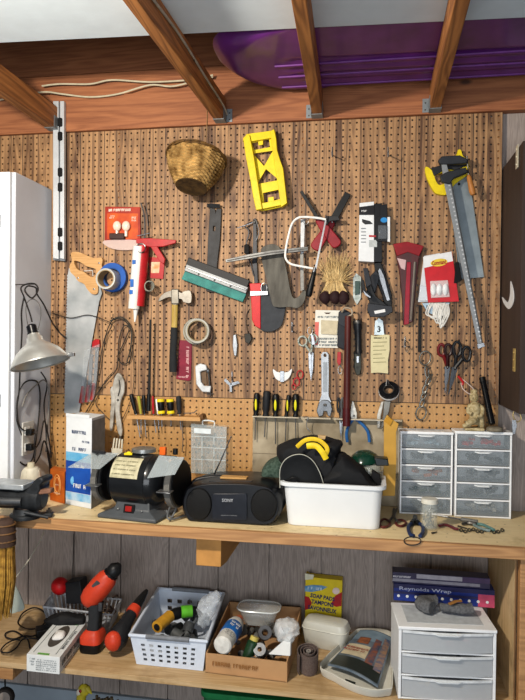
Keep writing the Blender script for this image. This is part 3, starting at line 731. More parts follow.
# cable coil on wall
t = T('cable_coil', 'thin dark cables looped over a hook between handsaw and hammer', 'cable')
def cab(pts, r=.0022, c='2b2926'): return M().tube(path([(u, v, y) for u, v, y in pts], 6), r, 6)
t.part('cable', cab([(82, 419, -.02), (92, 402, -.022), (103, 385, -.024), (116, 370, -.024), (118, 357, -.024), (119, 340, -.022), (124, 326, -.022), (131, 330, -.024), (131, 345, -.024), (130, 360, -.02), (123, 364, -.02), (118, 357, -.018), (124, 342, -.02), (129, 328, -.022), (122, 319, -.022), (112, 321, -.024), (106, 334, -.024), (102, 350, -.024), (99, 370, -.024), (96, 388, -.02)]), mk('332f2a', .6))
t.part('cable', cab([(52, 313, -.02), (70, 318, -.028), (88, 315, -.028), (104, 320, -.03), (112, 325, -.03), (106, 336, -.03), (104, 347, -.026)], .0018), mk('2b2825', .6), label='thin cable trailing to the left')
t.part('cable', cab([(110, 321, -.026), (120, 317, -.028), (128, 322, -.03), (132, 335, -.03), (130, 350, -.028), (127, 362, -.026)], .0026), mk('3c3a34', .6))
t.part('cable', cab([(132, 345, -.016), (134, 372, -.02), (132, 395, -.02), (124, 416, -.02), (118, 424, -.02), (110, 420, -.018), (102, 412, -.018), (96, 405, -.02), (98, 395, -.018), (106, 380, -.016), (113, 372, -.016)], .0016), mk('4a4238', .6))
t.part('hook', M().tube(path([(113, 318, F0), (113, 318, -.034), (113, 314, -.036)], 2), .002, 6), DSTEEL); t.done()
# chisel pack
t = T('chisel_set', 'red-handled chisels in a clear sleeve beside the handsaw blade', 'chisels')
for k, (u, v0, v1) in enumerate(((85, 352, 403), (91, 346, 402), (97, 339, 400))):
    t.part('chisel_blade', M().px([(u - 1.6, v0 + 8), (u + 1.6, v0 + 8), (u + .9 - k, v1 - 16), (u - 2.6 - k * .6, v1 - 16)], -.012, -.016), STEEL, .0005)
    t.part('chisel_handle', M().tube([W(u - 2 - k * .6, v1 - 17, -.016), W(u - 4 - k * .6, v1, -.016)], [.0065, .0095], 12), mk('a8322c', .35), label=None)
t.part('cap', M().px([(92, 342), (95, 339), (99, 339.5), (99.5, 347), (92, 348)], -.008, -.022), RED, .002)
t.part('sleeve', M().px([(84, 350), (99.5, 344), (96, 388), (93, 401), (80, 403), (82, 380)], -.0225, -.0235), clearmat('c9ced2', .14, .12)); t.done()
# locking pliers left
PLM = mk('d8d4ca', .4, .3, var=.25, scale=30, c2='8e897f')
t = T('locking_pliers', 'silver locking pliers hanging jaws up above the bench grinder', 'pliers')
t.part('upper_handle', M().px([(116, 374.5), (120, 374), (124, 382), (124, 392), (121, 400), (119.5, 412), (122, 430), (120.5, 437), (117, 430), (115, 412), (114.5, 396), (112.5, 385)], -.02, -.032, smooth=3), PLM, .003)
t.part('lower_handle', M().px([(113, 386), (116, 392), (115, 405), (113.5, 418), (112, 430), (109.5, 429), (110, 415), (111, 400), (110, 390)], -.016, -.027, smooth=3), PLM, .003)
t.part('spring', M().tube(path([(119, 380, -.034), (120, 388, -.034), (118, 396, -.034)], 3), .0022, 6), DSTEEL)
t.part('screw', M().lathe([(.006, 0), (.006, .016)], W(120.5, 436, -.026), (0.05, 0, -1), 12), DSTEEL)
t.part('pivot', M().lathe([(.0045, 0), (.004, .004)], W(118, 400, -.032), (0, -1, 0), 12), DSTEEL); t.done()
# black round file
t = T('round_file', 'long thin black file standing in the small screwdriver shelf', 'file')
t.part('file_blade', M().tube([W(150.5, 319.5, -.05), W(149, 396, -.05)], [.0045, .0055], 8), mk('1f1e1e', .6, bump=.5, scale=300)); t.part('handle', M().tube([W(149, 394, -.05), W(148.5, 411, -.05)], [.008, .0095], 10), BLACK); t.done()
# small ledge with screwdrivers
zl = W(160, 415.5, -.035).z
t = T('tool_ledge', 'narrow pine ledge on the pegboard holding a row of small screwdrivers', 'shelf')
a = W(128, 414, -.05); c_ = W(201, 416, -.05)
t.part('board', M().bb((a.x, -.062, zl - .0145), (c_.x, F0, zl)), wood('ledge', 'd3a368', 'aa7c44', 'X', 1.5, .6, contrast=.5), .001)
t.part('bracket', M().px(rrect(201, 417, 4, 5, 1.5), -.007, -.05), mk('6d4a28', .6), .001); t.done()
def driver(label, u0, v0, u1, v1, r, mainc, capc, Y, group, shaft=None, seg=12, stripe=None, name='screwdriver'):
    t = T(name, label, 'screwdriver', group)
    a, c = W(u0, v0, Y), W(u1, v1, Y); d = (c - a); L_ = d.length; d = d.normalized()
    prof = [(r * .7, 0), (r, L_ * .06), (r * 1.03, L_ * .28), (r * .96, L_ * .7), (r * .72, L_ * .83), (r * .9, L_ * .95), (r * .6, L_)]
    h = t.part('handle', M().lathe(prof, a, d, seg), mainc)
    if capc:
        t.part('grip_band', M().lathe([(r * 1.0, 0), (r * 1.1, L_ * .03), (r * 1.1, L_ * .18), (r * .98, L_ * .2)], a, d, seg), capc)
        t.part('grip_band', M().lathe([(r * 1.0, L_ * .78), (r * 1.12, L_ * .82), (r * 1.12, L_ * .95), (r * .98, L_ * .98)], a, d, seg), capc)
    if stripe:
        s_ = a + d * L_ * .45 + Vector((0, -r * .78, 0)); b = M(); b.ball(s_, (r * .42, r * .38, L_ * .27), 12, 8); t.part('grip_inlay', b, stripe)
    if shaft:
        e = W(shaft[0], shaft[1], Y); t.part('shaft', M().tube([c - d * .002, e], .0022, 8), STEEL)
    return t.done()
G1 = 'screwdrivers in the small pine ledge'
driver('black screwdriver leaning left, first in the pine ledge', 131, 394, 136, 414, .0085, BLACK, None, -.036, G1, (140, 437))
driver('yellow and black thin screwdriver, second in the pine ledge', 138.5, 396, 141, 414, .006, mk('a8a03a', .4), None, -.036, G1, (141, 434))
driver('dark grey screwdriver, third in the pine ledge', 143.5, 395, 144.5, 414, .0075, BLACK, None, -.036, G1, (146, 437))
driver('red topped thin screwdriver in the pine ledge', 152.5, 396, 153.5, 414, .005, RED, None, -.036, G1, (156, 433))
driver('white handled thin screwdriver in the pine ledge', 156.5, 399, 158, 414, .005, WHITE, None, -.036, G1, (159, 430))
driver('left of the two stubby black and yellow screwdrivers', 160.5, 399, 161.5, 414, .0135, BLACK, YEL, -.036, G1, (162, 427))
driver('right of the two stubby black and yellow screwdrivers', 170, 399, 171, 414, .0135, BLACK, YEL, -.036, G1, (171, 426))
driver('plain black screwdriver at the right end of the pine ledge', 178.5, 396, 179.5, 414, .0105, mk('222326', .7), None, -.036, G1, (181, 430))
one('hex_key', 'small silver hex keys lying on the right end of the pine ledge', 'hex key', M().tube([W(184, 413.3, -.04), W(194, 412.8, -.035), W(197, 410, -.03)], .002, 6), STEEL)
# small clips and wires
t = T('spring_clip', 'small silver clip hung beside two dangling wires', 'clip')
t.part('jaw', M().px([(233, 335), (236, 334), (237.5, 345), (236.5, 356), (234, 356), (232.5, 346)], -.012, -.02), STEEL, .002)
t.part('wire_hook', M().tube(path([(234, 336, -.015), (234, 322, -.015), (234, 316, -.01)], 3), .0014, 6), DSTEEL); t.done()
t = T('spring_clip', 'dark metal clip with crossing wires beneath the teal squeegee', 'clip')
t.part('jaw', M().px([(244, 334), (250, 333), (252, 339), (249, 344), (245, 342)], -.012, -.024), mk('3a3834', .5, .5), .002)
t.part('wire_arm', M().tube(path([(236, 334, -.02), (244, 337, -.022), (254, 338, -.02)], 3), .0013, 6), DSTEEL)
t.part('wire_hook', M().tube(path([(248, 334, -.014), (246, 322, -.014), (247, 313, -.012), (250, 309, -.007)], 3), .0014, 6), mk('2b2a28', .5)); t.done()
def peghook(label, u, v, L_=.055, tips=((0, 9), (-7, 0), (6, -2))):
    t = T('peg_hook', label, 'hook', 'bare peg hooks'); 
    b = M(); b.tube([W(u, v, -.0066), W(u, v, -L_), W(u, v, -L_) + Vector((0, -.004, .012))], .0024, 6); t.part('prong', b, STEEL)
    t.part('back_wire', M().tube([W(u, v - 8, F0), W(u, v - 8, -.011), W(u, v + 2, -.011)], .0015, 6), STEEL); return t.done()
peghook('bare peg hook on the upper board, left of the other high hook', 332, 155, .09)
peghook('bare peg hook high on the board, left of the yellow handled saw', 388, 155, .09)
peghook('bare peg hook left of the small white butterfly clip', 232, 380, .06)
peghook('bare peg hook below and left of the red cap screws pack', 292, 330, .04)
peghook('bare peg hook right of the cream paper tag', 405, 345, .05)
t = T('angle_bracket', 'small bent silver bracket hanging left of the butterfly clip', 'bracket')
b = M(); b.px([(225, 378), (230, 383), (238, 381), (240, 383), (232, 386), (232, 392), (229.5, 392), (229.5, 386), (224, 381)], -.014, -.019); t.part('plate', b, STEEL, .0005); t.part('screw', M().ball(W(231, 384, -.0195), .003, 8, 6), DSTEEL); t.done()
t = T('wing_clip', 'small white butterfly shaped clip on the pegboard', 'clip')
t.part('wing', M().px([(273, 369), (277, 372), (281, 373), (281, 381), (276, 379), (273.5, 374)], -.012, -.017, smooth=2), WHITE, .001)
t.part('wing', M().px([(292, 368.5), (288, 372), (283, 373), (283, 381), (288, 379), (291, 374)], -.012, -.017, smooth=2), WHITE, .001)
t.part('body', M().px([(280, 371), (284, 371), (284, 382), (280, 382)], -.012, -.02), STEEL, .001); t.done()
t = T('carabiner', 'bright red small clip hanging beside the butterfly clip', 'clip')
t.part('ring', M().tube(ringtube(300, 374.5, 3, 4, -.016, 0), .0025, 7, closed=True), RED); t.part('link', M().tube(ringtube(296.5, 382, 3, 4, -.02, 0), .0028, 7, closed=True), RED); t.part('ring', M().tube(ringtube(294, 386.5, 2, 3, -.016, 0), .002, 7, closed=True), RED); t.done()
# ================= things hanging on the right half of the pegboard
# mitre box
t = T('miter_box', 'bright yellow plastic miter box hung high on the pegboard', 'miter box')
out = [(243, 138), (247, 134), (252, 136), (262, 133), (270, 131), (274, 129), (276, 138), (277, 150), (280, 160), (283, 168), (287, 203), (281, 207), (272, 209), (262, 211), (256, 210), (253, 196), (250, 178), (246, 158)]
holes = [[(252, 143), (258, 141.5), (258.5, 145.5), (263, 144.5), (263, 140), (269, 139), (270, 147), (254, 150)], [(253, 153.5), (273, 150.5), (264, 166)], [(257, 184), (266, 169), (279, 180)], [(263, 193), (279, 189.5), (280, 199), (274, 200.5), (273.5, 196.5), (268, 197.5), (268.5, 202), (264, 203)]]
b = M(); b.px(out, -.03, -.036, holes=holes); t.part('back_plate', b, YEL, .001)
sl_ = [(243, 138), (247, 134), (249.5, 135), (254, 158), (257, 178), (262, 209), (256, 210), (250, 178), (246, 158)]
sr = [(270, 131), (274, 129), (276, 138), (277, 150), (280, 160), (283, 168), (287, 203), (281, 207), (277, 180), (273, 155)]
for pp in (sl_, sr): t.part('side_wall', M().px(pp, -.0365, -.062), mk('e6cc16', .42, var=.12), .0015)
t.part('cross_bar', M().px([(246, 134), (275, 130), (276, 137), (247, 142)], -.0365, -.052), YEL, .0015)
t.part('cross_bar', M().px([(256, 204), (286, 199), (286.5, 204), (257, 210)], -.0365, -.052), YEL, .0015)
t.done()
# red and charcoal sander/brush board
t = T('scraper_board', 'flat tool with bright red stripe and charcoal rounded blade', 'scraper')
t.part('blade', M().px(cr([(262, 286), (272, 284), (282, 286), (285.5, 300), (284.5, 315), (281, 326), (272, 331.5), (263, 331), (259.8, 326), (259.5, 300)], 3), -.012, -.02), mk('3a3d42', .7, bump=.15), .002)
t.part('red_stripe', M().px([(249.5, 283.5), (261, 283), (260.5, 300), (260.5, 329), (255, 326), (252, 320), (251, 300)], -.011, -.025), mk('c8171c', .4, var=.12), .002)
t.part('buckle', M().px([(250, 291), (268, 291), (268, 295), (250, 296)], -.0255, -.03), STEEL, .001)
t.part('ring', M().tube(ringtube(264, 288, 3, 5, -.024, 0), .0013, 6, closed=True), STEEL); t.done()
# weathered grey trowel blade
t = T('trowel_blade', 'weathered grey metal blade with rounded top and hooked lower corner', 'trowel')
b = M(); b.px(cr([(261, 249), (267, 245), (274, 244), (280, 248), (284, 258), (287, 272), (292, 296), (298, 297), (303, 290), (306, 292), (304, 302), (298, 308), (290, 307), (275, 307), (271, 300), (266, 278), (262, 262)], 3), -.032, -.036)
t.part('blade', b, mk('66635b', .6, .2, c2='3c3934', scale=35, stretch=(1, 1, .25), bump=.2), .001); t.done()
t = T('steel_rule', 'long thin steel bar hung nearly level across the grey blade', 'steel bar')
t.part('bar', M().px([(225, 259.5), (247, 254.5), (270, 250.5), (308, 246.5), (308, 250.5), (270, 255), (247, 259), (226, 262.5)], -.062, -.072), mk('787876', .4, .3, c2='505050'), .001)
t.part('groove_strip', M().px([(227, 260.2), (247, 256.4), (270, 252.4), (307, 248.2), (307, 249.2), (270, 253.4), (247, 257.4), (227, 261.2)], -.0721, -.0735), mk('4b4a48', .5)); t.done()
# coping saw
t = T('coping_saw', 'white framed coping saw with black handle, frame tilted', 'saw')
YC = -.082
t.part('frame', M().tube(path([(326, 219.5, YC), (318, 218, YC), (305, 217, YC), (298, 218, YC), (292, 224, YC), (288, 238, YC), (285.5, 252, YC), (286, 259, YC), (291, 264, YC), (302, 266.5, YC), (313, 268.5, YC)], 5), .0042, 8), mk('f4f4f0', .35))
t.part('saw_blade', M().px([(325, 220), (326.5, 220), (316.5, 269), (314.5, 269)], YC - .003, YC - .005), STEEL)
t.part('pin', M().tube([W(326, 215, YC), W(325.5, 224, YC)], .0026, 8), CHROME)
t.part('handle', M().lathe([(.004, 0), (.0075, .006), (.0095, .03), (.0115, .06), (.0125, .095), (.009, .104)], W(315, 269, YC), (W(308, 298, YC) - W(315, 269, YC)).normalized(), 16), BLACK)
t.part('ferrule', M().lathe([(.006, -.006), (.0085, .012)], W(315, 269, YC), (W(308, 298, YC) - W(315, 269, YC)).normalized(), 14), CHROME); t.done()
# silver file behind saw
t = T('flat_file', 'narrow silver file hanging behind the white coping saw frame', 'file')
t.part('file_blade', M().px([(300.5, 219), (305, 219), (304, 253), (300.5, 254)], -.045, -.05), STEEL, .0008)
t.part('tang', M().px([(300, 254), (303.5, 253), (304, 290), (300.5, 291)], -.04, -.044), mk('8f8e8a', .5, .5, scale=80), .0008)
t.part('eye', M().tube(ringtube(306, 222, 2.4, 2.4, -.05, 0), .0013, 6, closed=True), STEEL); t.done()
# two pairs of shears: red handles, black blades
def shear(label, a, m_, c_, Y, wb_, wh):
    t = T('grass_shear', label, 'shears', 'red-handled shears crossed on the board')
    A = Vector(a); Mi = Vector(m_); C = Vector(c_)
    def quad(p, q, w0, w1):
        d = (q - p).normalized(); n = Vector((-d.y, d.x)); return [tuple(p + n * w0), tuple(q + n * w1), tuple(q - n * w1), tuple(p - n * w0)]
    t.part('blade', M().px(quad(A, Mi, wb_, wb_ * 1.15), Y, Y - .008), BLACK, .001)
    d = (C - Mi).normalized(); n = Vector((-d.y, d.x)); L_ = (C - Mi).length
    pts = [Mi + n * wh * .75, Mi + d * L_ * .5 + n * wh * 1.05, C - d * 3 + n * wh * 1.2, C + n * wh * .5, C - n * wh * .5, C - d * 3 - n * wh * 1.2, Mi + d * L_ * .5 - n * wh * 1.05, Mi - n * wh * .75]
    t.part('handle', M().px([tuple(p) for p in pts], Y + .004, Y - .016, smooth=2), mk('8e1724', .42), .003)
    t.part('bolt', M().ball(W(Mi.x, Mi.y, Y - .017), (.004, .003, .004), 8, 6), STEEL); return t.done()
shear('red handled shear whose long black blade points up to the right', (348, 193), (332, 222), (314, 249), -.014, 3.2, 4.6)
shear('red handled shear whose thin black blade points up to the left', (301, 191), (318, 219), (338, 246), -.038, 1.6, 4.6)
one('angle_bracket', 'dark bent metal strip at the base of the right shear blade', 'bracket', M().px([(325, 216), (338, 216), (340, 220), (330, 221), (327, 225), (324, 224)], -.0605, -.066), DGREY, .001)
# three whisk brushes
t0 = None
for k, (u, dx_) in enumerate(((325, -3), (335, 1), (344, 5))):
    lb = ['leftmost of three straw brushes hanging bristles up', 'middle of three straw brushes hanging bristles up', 'rightmost of three straw brushes hanging bristles up'][k]
    t = T('straw_brush', lb, 'brush', 'straw brushes with dark heads')
    t.part('head', M().ball(W(u, 297.5, -.032 - .004 * k), (.0205, .016, .026), 16, 10).jit(.004, 60, k), mk('2a1517', .75, bump=.4))
    b = M(); R_ = random.Random(k + 3)
    for i in range(96):
        u0 = u + R_.uniform(-4.5, 4.5); sp = R_.uniform(-1, 1); u1 = 334 + (u - 334) * .5 + dx_ * .8 + sp * 11; v1 = R_.uniform(248, 278) + abs(sp) * 10; y0 = -.03 + R_.uniform(-.008, .008)
        b.tube(path([(u0, 294, y0), ((u0 + 334) / 2 + sp, 282, y0 - .004), (u1, v1, y0 - .01 + R_.uniform(-.01, .01))], 2), [.0014, .0013, .0012, .0011, .0006], 4)
    t.part('bristles', b, mk('e4c68c', .7, c2='b8955c', scale=50)); t.done()
# boxed hair trimmer
t = T('tool_box_carton', 'tall white and black printed carton hanging at the upper right', 'carton')
t.part('carton', M().px([(359.5, 203), (374, 201.5), (374, 262), (358.5, 261)], -.008, -.04), mk('e2e5e8', .45, var=.05), .001)
t.part('black_panel', M().px([(374.2, 204), (382, 203), (382, 262), (374.2, 262)], -.008, -.038), mk('15161a', .35), .001)
t.part('black_band', M().px([(359, 207), (374, 205), (374, 215), (359, 215)], -.0401, -.0408), mk('18181c', .35))
b = M(); b.scrib(W(364, 211, -.041), (1, 0, 0), (0, 0, 1), .018, .01, 1, 2); t.part('lettering', b, WHITE)
t.part('tool_picture', M().px([(362, 219), (370, 221), (373, 224), (365, 224.5), (362, 222)], -.0401, -.0406), DGREY)
t.part('red_stripe', M().px([(369, 235), (378, 235.5), (378, 237), (369, 237)], -.0405, -.0412), RED)
t.part('grey_square', M().px([(369, 240), (377, 240), (377, 247), (369, 247)], -.0405, -.0412), mk('b9bfc0', .5)); 
b = M()
for k in range(5): b.px([(361, 228 + k * 3.4), (366, 228 + k * 3.4), (366, 229 + k * 3.4), (361, 229 + k * 3.4)], -.0401, -.0404)
t.part('printed_text', b, mk('7d8288', .6)); t.done()
t = T('blister_pack', 'black and blue carded pack overlapping the tall white carton', 'package')
t.part('card', M().px([(380, 205), (387, 204), (387.5, 216), (390, 217), (390, 242), (376, 241), (376, 217), (380, 216)], -.0415, -.045), mk('16171b', .35), .001)
t.part('blue_logo', M().px(ell(384, 220, 3.5, 2.6, 12), -.0451, -.0458), mk('2a86c8', .4)); t.part('white_edge', M().px([(387.5, 217), (390, 217), (390, 242), (387.5, 241.5)], -.0451, -.0458), WHITE)
t.part('blister', M().px([(378, 225), (387, 225), (387, 239), (378, 239)], -.0459, -.056), clearmat('6a6f75', .5, .1), .003); t.done()
# small silver packet, black clamps
t = T('blister_pack', 'small pointed clear pack left of the black spring clamps', 'package')
t.part('card', M().px([(356, 273), (361, 277), (361, 298), (357, 305), (353, 298), (353, 278)], -.008, -.012), mk('d3dbd8', .35, c2='8a9690', scale=60), .0005); t.part('contents', M().px([(355, 281), (360, 281), (359.5, 294), (355, 295)], -.0121, -.018), mk('39504a', .4), .001); t.done()
def clampo(lb, pts1, pts2, Y, jaws, jm=STEEL):
    t = T('spring_clamp', lb, 'clamp', 'black spring clamps hung in a bunch')
    t.part('jaw_arm', M().px(pts1, Y, Y - .014), BLACK, .002); t.part('jaw_arm', M().px(pts2, Y - .0145, Y - .028), mk('202126', .35), .002)
    t.part('metal_plate', M().px(jaws, Y - .0285, Y - .031), jm, .0006); return t.done()
clampo('black spring clamp with silver strip on the right of the bunch', [(374, 263), (381, 262), (386, 275), (392, 295), (392, 308), (386, 309), (382, 295), (376, 280)], [(367, 285), (371, 275), (376, 270), (380, 276), (376, 290), (371, 302)], -.012, [(380, 268), (384, 276), (390, 300), (387, 301), (381, 283), (378, 271)])
clampo('black spring clamp lower left in the bunch, white tip below', [(366, 286), (371, 284), (376, 296), (386, 304), (390, 310), (380, 314), (370, 306)], [(368, 303), (392, 306), (393, 312), (384, 317), (370, 317), (367, 310)], -.048, [(374, 311), (385, 309), (385.5, 312), (375, 314)], WHITE)
clampo('small black spring clamp crossing on the left of the bunch', [(361, 279), (364, 280), (366, 290), (372, 296), (369, 299), (362, 291)], [(363, 268), (368, 268), (372, 284), (366, 288)], -.085, [(363, 290), (366, 293), (371, 297), (370, 298), (365, 295)])
# tag and receipt
t = T('key_tag', 'silver numbered tag hanging above a cream paper slip', 'tag')
t.part('plate', M().px([(375, 321), (379, 318), (383, 321), (384.5, 335), (374, 335)], -.012, -.015), mk('b8c2c4', .35, .4), .001)
b = M(); b.text('3', W(379, 329.5, -.0152), (1, 0, 0), (0, 0, 1), .03, bold=.03); t.part('number', b, DGREY)
t.part('hook', M().tube(path([(379, 318, -.014), (379, 313, -.014), (379, 310, F0)], 3), .0014, 6), STEEL); t.done()
t = T('paper_slip', 'cream paper slip with printed lines hanging under the silver tag', 'paper')
t.part('slip', M().px([(371, 335), (375, 336), (384, 334.5), (389.5, 335), (389.5, 350), (388, 360), (388, 373.5), (378, 372.5), (371, 373), (370.5, 355)], -.016, -.0168), mk('d9d0a6', .8, var=.08))
b = M()
for k, wd in enumerate((14, 11, 13, 9, 12, 13)): b.px([(373, 342 + k * 4), (373 + wd, 341.6 + k * 4), (373 + wd, 342.3 + k * 4), (373, 342.7 + k * 4)], -.0169, -.0172)
t.part('printed_lines', b, mk('8d8766', .8))
b = M(); b.scrib(W(380, 338, -.0172), (1, 0, 0), (0, 0, 1), .045, .009, 1, 14); b.scrib(W(374.5, 369.5, -.0172), (1, 0, 0), (0, 0, 1), .012, .009, 1, 15); t.part('lettering', b, mk('4c4838', .8)); t.done()
# black tape reel on pliers
t = T('tape_roll', 'glossy black roll with a white band above the yellow envelope', 'tape')
p = W(389, 392, -.02); ax_ = Vector((-.08, -.8, .55)).normalized()
t.part('tape', M().lathe([(.020, 0), (.037, 0), (.037, .018), (.020, .018)], p, ax_, 32, closed=True), mk('101114', .25), .001)
t.part('core', M().lathe([(.017, -.001), (.0198, -.001), (.0198, .02), (.017, .02)], p, ax_, 32, closed=True), mk('2a2a2a', .6))
t.part('white_band', M().lathe([(.0372, .001), (.038, .001), (.038, .010), (.0372, .010)], p, ax_, 32, closed=True), WHITE)
t.part('clip', M().tube(path([(386, 386, -.05), (387, 379, -.04), (389, 384, -.05)], 3), .0015, 6), STEEL); t.done()
t = T('needle_nose_pliers', 'silver pliers hanging head up directly below the black tape roll', 'pliers')
t.part('handle', M().px([(381, 402), (384, 401), (381, 416), (380, 428), (377, 428), (377, 415)], -.012, -.022), PLM, .002)
t.part('handle', M().px([(384, 401), (391, 401), (389, 412), (384, 426), (380.5, 430), (383, 415)], -.0225, -.032), mk('8b8880', .4, .5), .002); t.done()
# card pack
t = T('picture_hook_pack', 'white carded hardware pack in plastic above the adjustable wrench', 'package')
t.part('card', M().px([(315.5, 310), (340, 310.5), (338, 348), (314, 347.5)], -.008, -.011), mk('e0ddd2', .4, var=.05), .0005)
t.part('paper_insert', M().px([(321, 320), (338, 321), (337, 335), (321, 334)], -.0111, -.016), mk('c9bda0', .6), .001)
t.part('red_side', M().px([(315, 322), (319, 322), (318, 345), (314.5, 345)], -.0111, -.0116), mk('d46a5e', .5))
b = M(); b.scrib(W(328, 317, -.0113), (1, 0, 0), (0, 0, 1), .078, .012, 1, 11); b.scrib(W(329, 342, -.0113), (1, 0, 0), (0, 0, 1), .072, .036, 3, 12)
t.part('lettering', b, mk('2c4654', .5)); t.part('hang_slot', M().px([(324, 312.5), (331, 312.5), (329, 314), (326, 314)], -.0111, -.0113), mk('4a3020', .8)); t.done()
# adjustable wrench
t = T('adjustable_wrench', 'chrome adjustable wrench hanging jaw down on the board', 'wrench')
t.part('handle', M().px([(321, 354.5), (323, 352), (327, 352), (328.5, 354.5), (328.8, 375), (328.5, 395), (331, 402), (325, 408), (318.5, 404), (321.5, 395), (321.5, 375)], -.014, -.024, holes=[ell(325, 355.3, 1.5, 1.8, 10)]), mk('a4a6a8', .3, .5, var=.15), .002)
t.part('head', M().px([(318.5, 403), (322, 400), (328, 400), (331, 403), (332.5, 409), (330.5, 417), (327.5, 416), (326.5, 411.5), (324, 411.5), (323, 416), (318.5, 417), (316.3, 411)], -.012, -.029), mk('7e8185', .35, .5), .003)
t.part('thumb_screw', M().lathe([(.005, 0), (.005, .012)], W(323.4, 405, -.03), (1, 0, 0), 12), DSTEEL)
t.part('handle_panel', M().px([(323, 362), (327.3, 362), (327.2, 392), (323, 392)], -.0241, -.0247), mk('8f9294', .4, .7)); t.done()
# scissors teal
def scissors(name, lb, tip, piv, r1, r2, c1, c2, Y, bw=1.6, rr=(4, 4.6), group=None, tip2=None, bm=STEEL, lab=None, hr=.0036):
    t = T(name, lb, 'scissors', group); P0, P1 = Vector(piv), Vector(tip); 
    for k, (R_, C_, TP) in enumerate(((r1, c1, tip), (r2, c2, tip2 or tip))):
        TP = Vector(TP); d = (TP - P0).normalized(); n = Vector((-d.y, d.x)) * (1 if k else -1); y = Y - .0045 * k
        t.part('blade', M().px([tuple(P0 - d * 2 - n * .2), tuple(P0 + n * bw), tuple(P0 + (TP - P0) * .5 + n * bw * .8), tuple(TP), tuple(P0 - n * .5)], y, y - .0025), bm, .0004)
        ctr = Vector(R_); a = (P0 - ctr); 
        b = M(); b.tube(ringtube(R_[0], R_[1], rr[0] - .8, rr[1] - .8, y - .002, 0, 18), hr, 8, closed=True)
        e = ctr + a.normalized() * rr[1] * .8
        b.tube([W(e.x, e.y, y - .002), W(P0.x, P0.y, y - .001), W(*(P0 + d * 2), y - .001)], [hr * 1.3, hr * 1.2, .002], 8)
        t.part('handle', b, C_)
    t.part('pivot_screw', M().lathe([(.004, 0), (.003, .002)], W(piv[0], piv[1], Y - .011), (0, -1, 0), 10), DSTEEL); return t.done()
scissors('scissors', 'small teal patterned scissors hanging point down left of the wrench', (311, 382), (311, 353), (302.5, 341), (313, 339), mk('3a6660', .4, c2='d5d0c4', scale=130), mk('3a6660', .4, c2='d5d0c4', scale=130), -.016, 2.6, (5, 5.5))
one('key_ring', 'small silver key ring with tiny keys above the teal scissors', 'ring', M().tube(ringtube(310, 331, 2.5, 4, -.03, 0), .0013, 6, closed=True).px([(311, 335), (313, 335), (315, 344), (312, 345)], -.03, -.032), STEEL)
# black pouch, red-brown pole, black torch
t = T('tool_pouch', 'slim black pouch hung behind the top of the red-brown pole', 'pouch')
t.part('pouch', M().px([(338.5, 312), (344, 309), (350, 312), (350, 348), (344, 350), (337, 347)], -.012, -.03, smooth=0), mk('22252c', .6, bump=.15), .004); t.part('flap', M().px([(339, 312), (350, 312), (350, 324), (344, 327), (338.5, 324)], -.0305, -.034), mk('2c2f36', .6), .002); t.done()
t = T('pole', 'long red-brown pole hanging vertically from a pale hook', 'pole')
t.part('shaft', M().tube([W(348, 316, -.05), W(346.5, 424, -.05)], [.0115, .0135], 18), mk('5e2520', .4, c2='3f1714', scale=25, stretch=(1, 1, .2)))
t.part('end_grip', M().tube([W(346.7, 408, -.05), W(346.4, 426, -.05)], .0148, 18), mk('4a1216', .45))
t.part('hook', M().tube(path([(342, 312, -.04), (345, 308, -.055), (351, 309, -.055), (352, 314, -.055), (347, 317, -.05)], 4), .0035, 8), mk('a89884', .5)); t.done()
t = T('flashlight', 'black flashlight hung right of the red-brown pole', 'flashlight')
d_ = (W(359, 372, -.03) - W(357, 320, -.03)).normalized()
t.part('body', M().lathe([(.012, 0), (.0165, .004), (.0165, .03), (.0125, .045), (.0125, .11), (.014, .115), (.014, .125)], W(357.5, 320, -.03), d_, 20), mk('17191d', .35)); t.part('lens_bezel', M().lathe([(.0168, .002), (.0175, .005), (.0175, .012), (.0168, .014)], W(357.5, 320, -.03), d_, 20), DSTEEL); t.done()
t = T('utility_knife', 'grey utility knife hanging under the black flashlight', 'knife')
t.part('handle', M().px([(354, 351), (361, 351), (361.5, 368), (360, 375), (356, 375), (354, 368)], -.012, -.024), mk('45483f', .5, c2='23241f', scale=50), .003); t.part('slider', M().px([(356.5, 356), (359, 356), (359, 363), (356.5, 363)], -.0245, -.027), STEEL, .001); t.done()
t = T('spring_clip', 'small red clip hanging left of the red-brown pole', 'clip'); t.part('body', M().px([(337.5, 352), (341, 352), (341, 363), (339, 366), (337, 362)], -.012, -.02), RED, .001); t.part('ring', M().tube(ringtube(340, 370, 2, 4, -.016, 0), .0012, 6, closed=True), STEEL); t.done()
# small pliers in the rack left/right of pole
scissors('side_cutters', 'small silver cutters just left of the red-brown pole end', (341, 440), (341, 421), (338.5, 405), (342.5, 405), mk('2b2c30', .5), mk('6c6e70', .4, .4), -.022, 1.6, (2.0, 8))

t = T('long_nose_pliers', 'blue handled pliers hanging jaws up right of the pole end', 'pliers')
t.part('jaw', M().px([(352, 401), (354, 402), (357, 413), (357, 419), (351, 420), (350, 412)], -.022, -.034), PLM, .002)
HB = mk('2a64a4', .45)
t.part('handle', M().tube(path([(354, 418, -.03), (349, 425, -.03), (346.5, 434, -.03), (347.5, 442, -.03)], 4), [.003] + [.0058] * 11 + [.006], 8), HB); t.part('handle', M().tube(path([(354, 418, -.026), (362, 424, -.026), (368, 432, -.026), (369.5, 442, -.026)], 4), [.003] + [.0058] * 11 + [.006], 8), HB)
t.part('pivot', M().lathe([(.005, 0), (.004, .004)], W(354, 416, -.0345), (0, -1, 0), 12), DSTEEL); t.done()
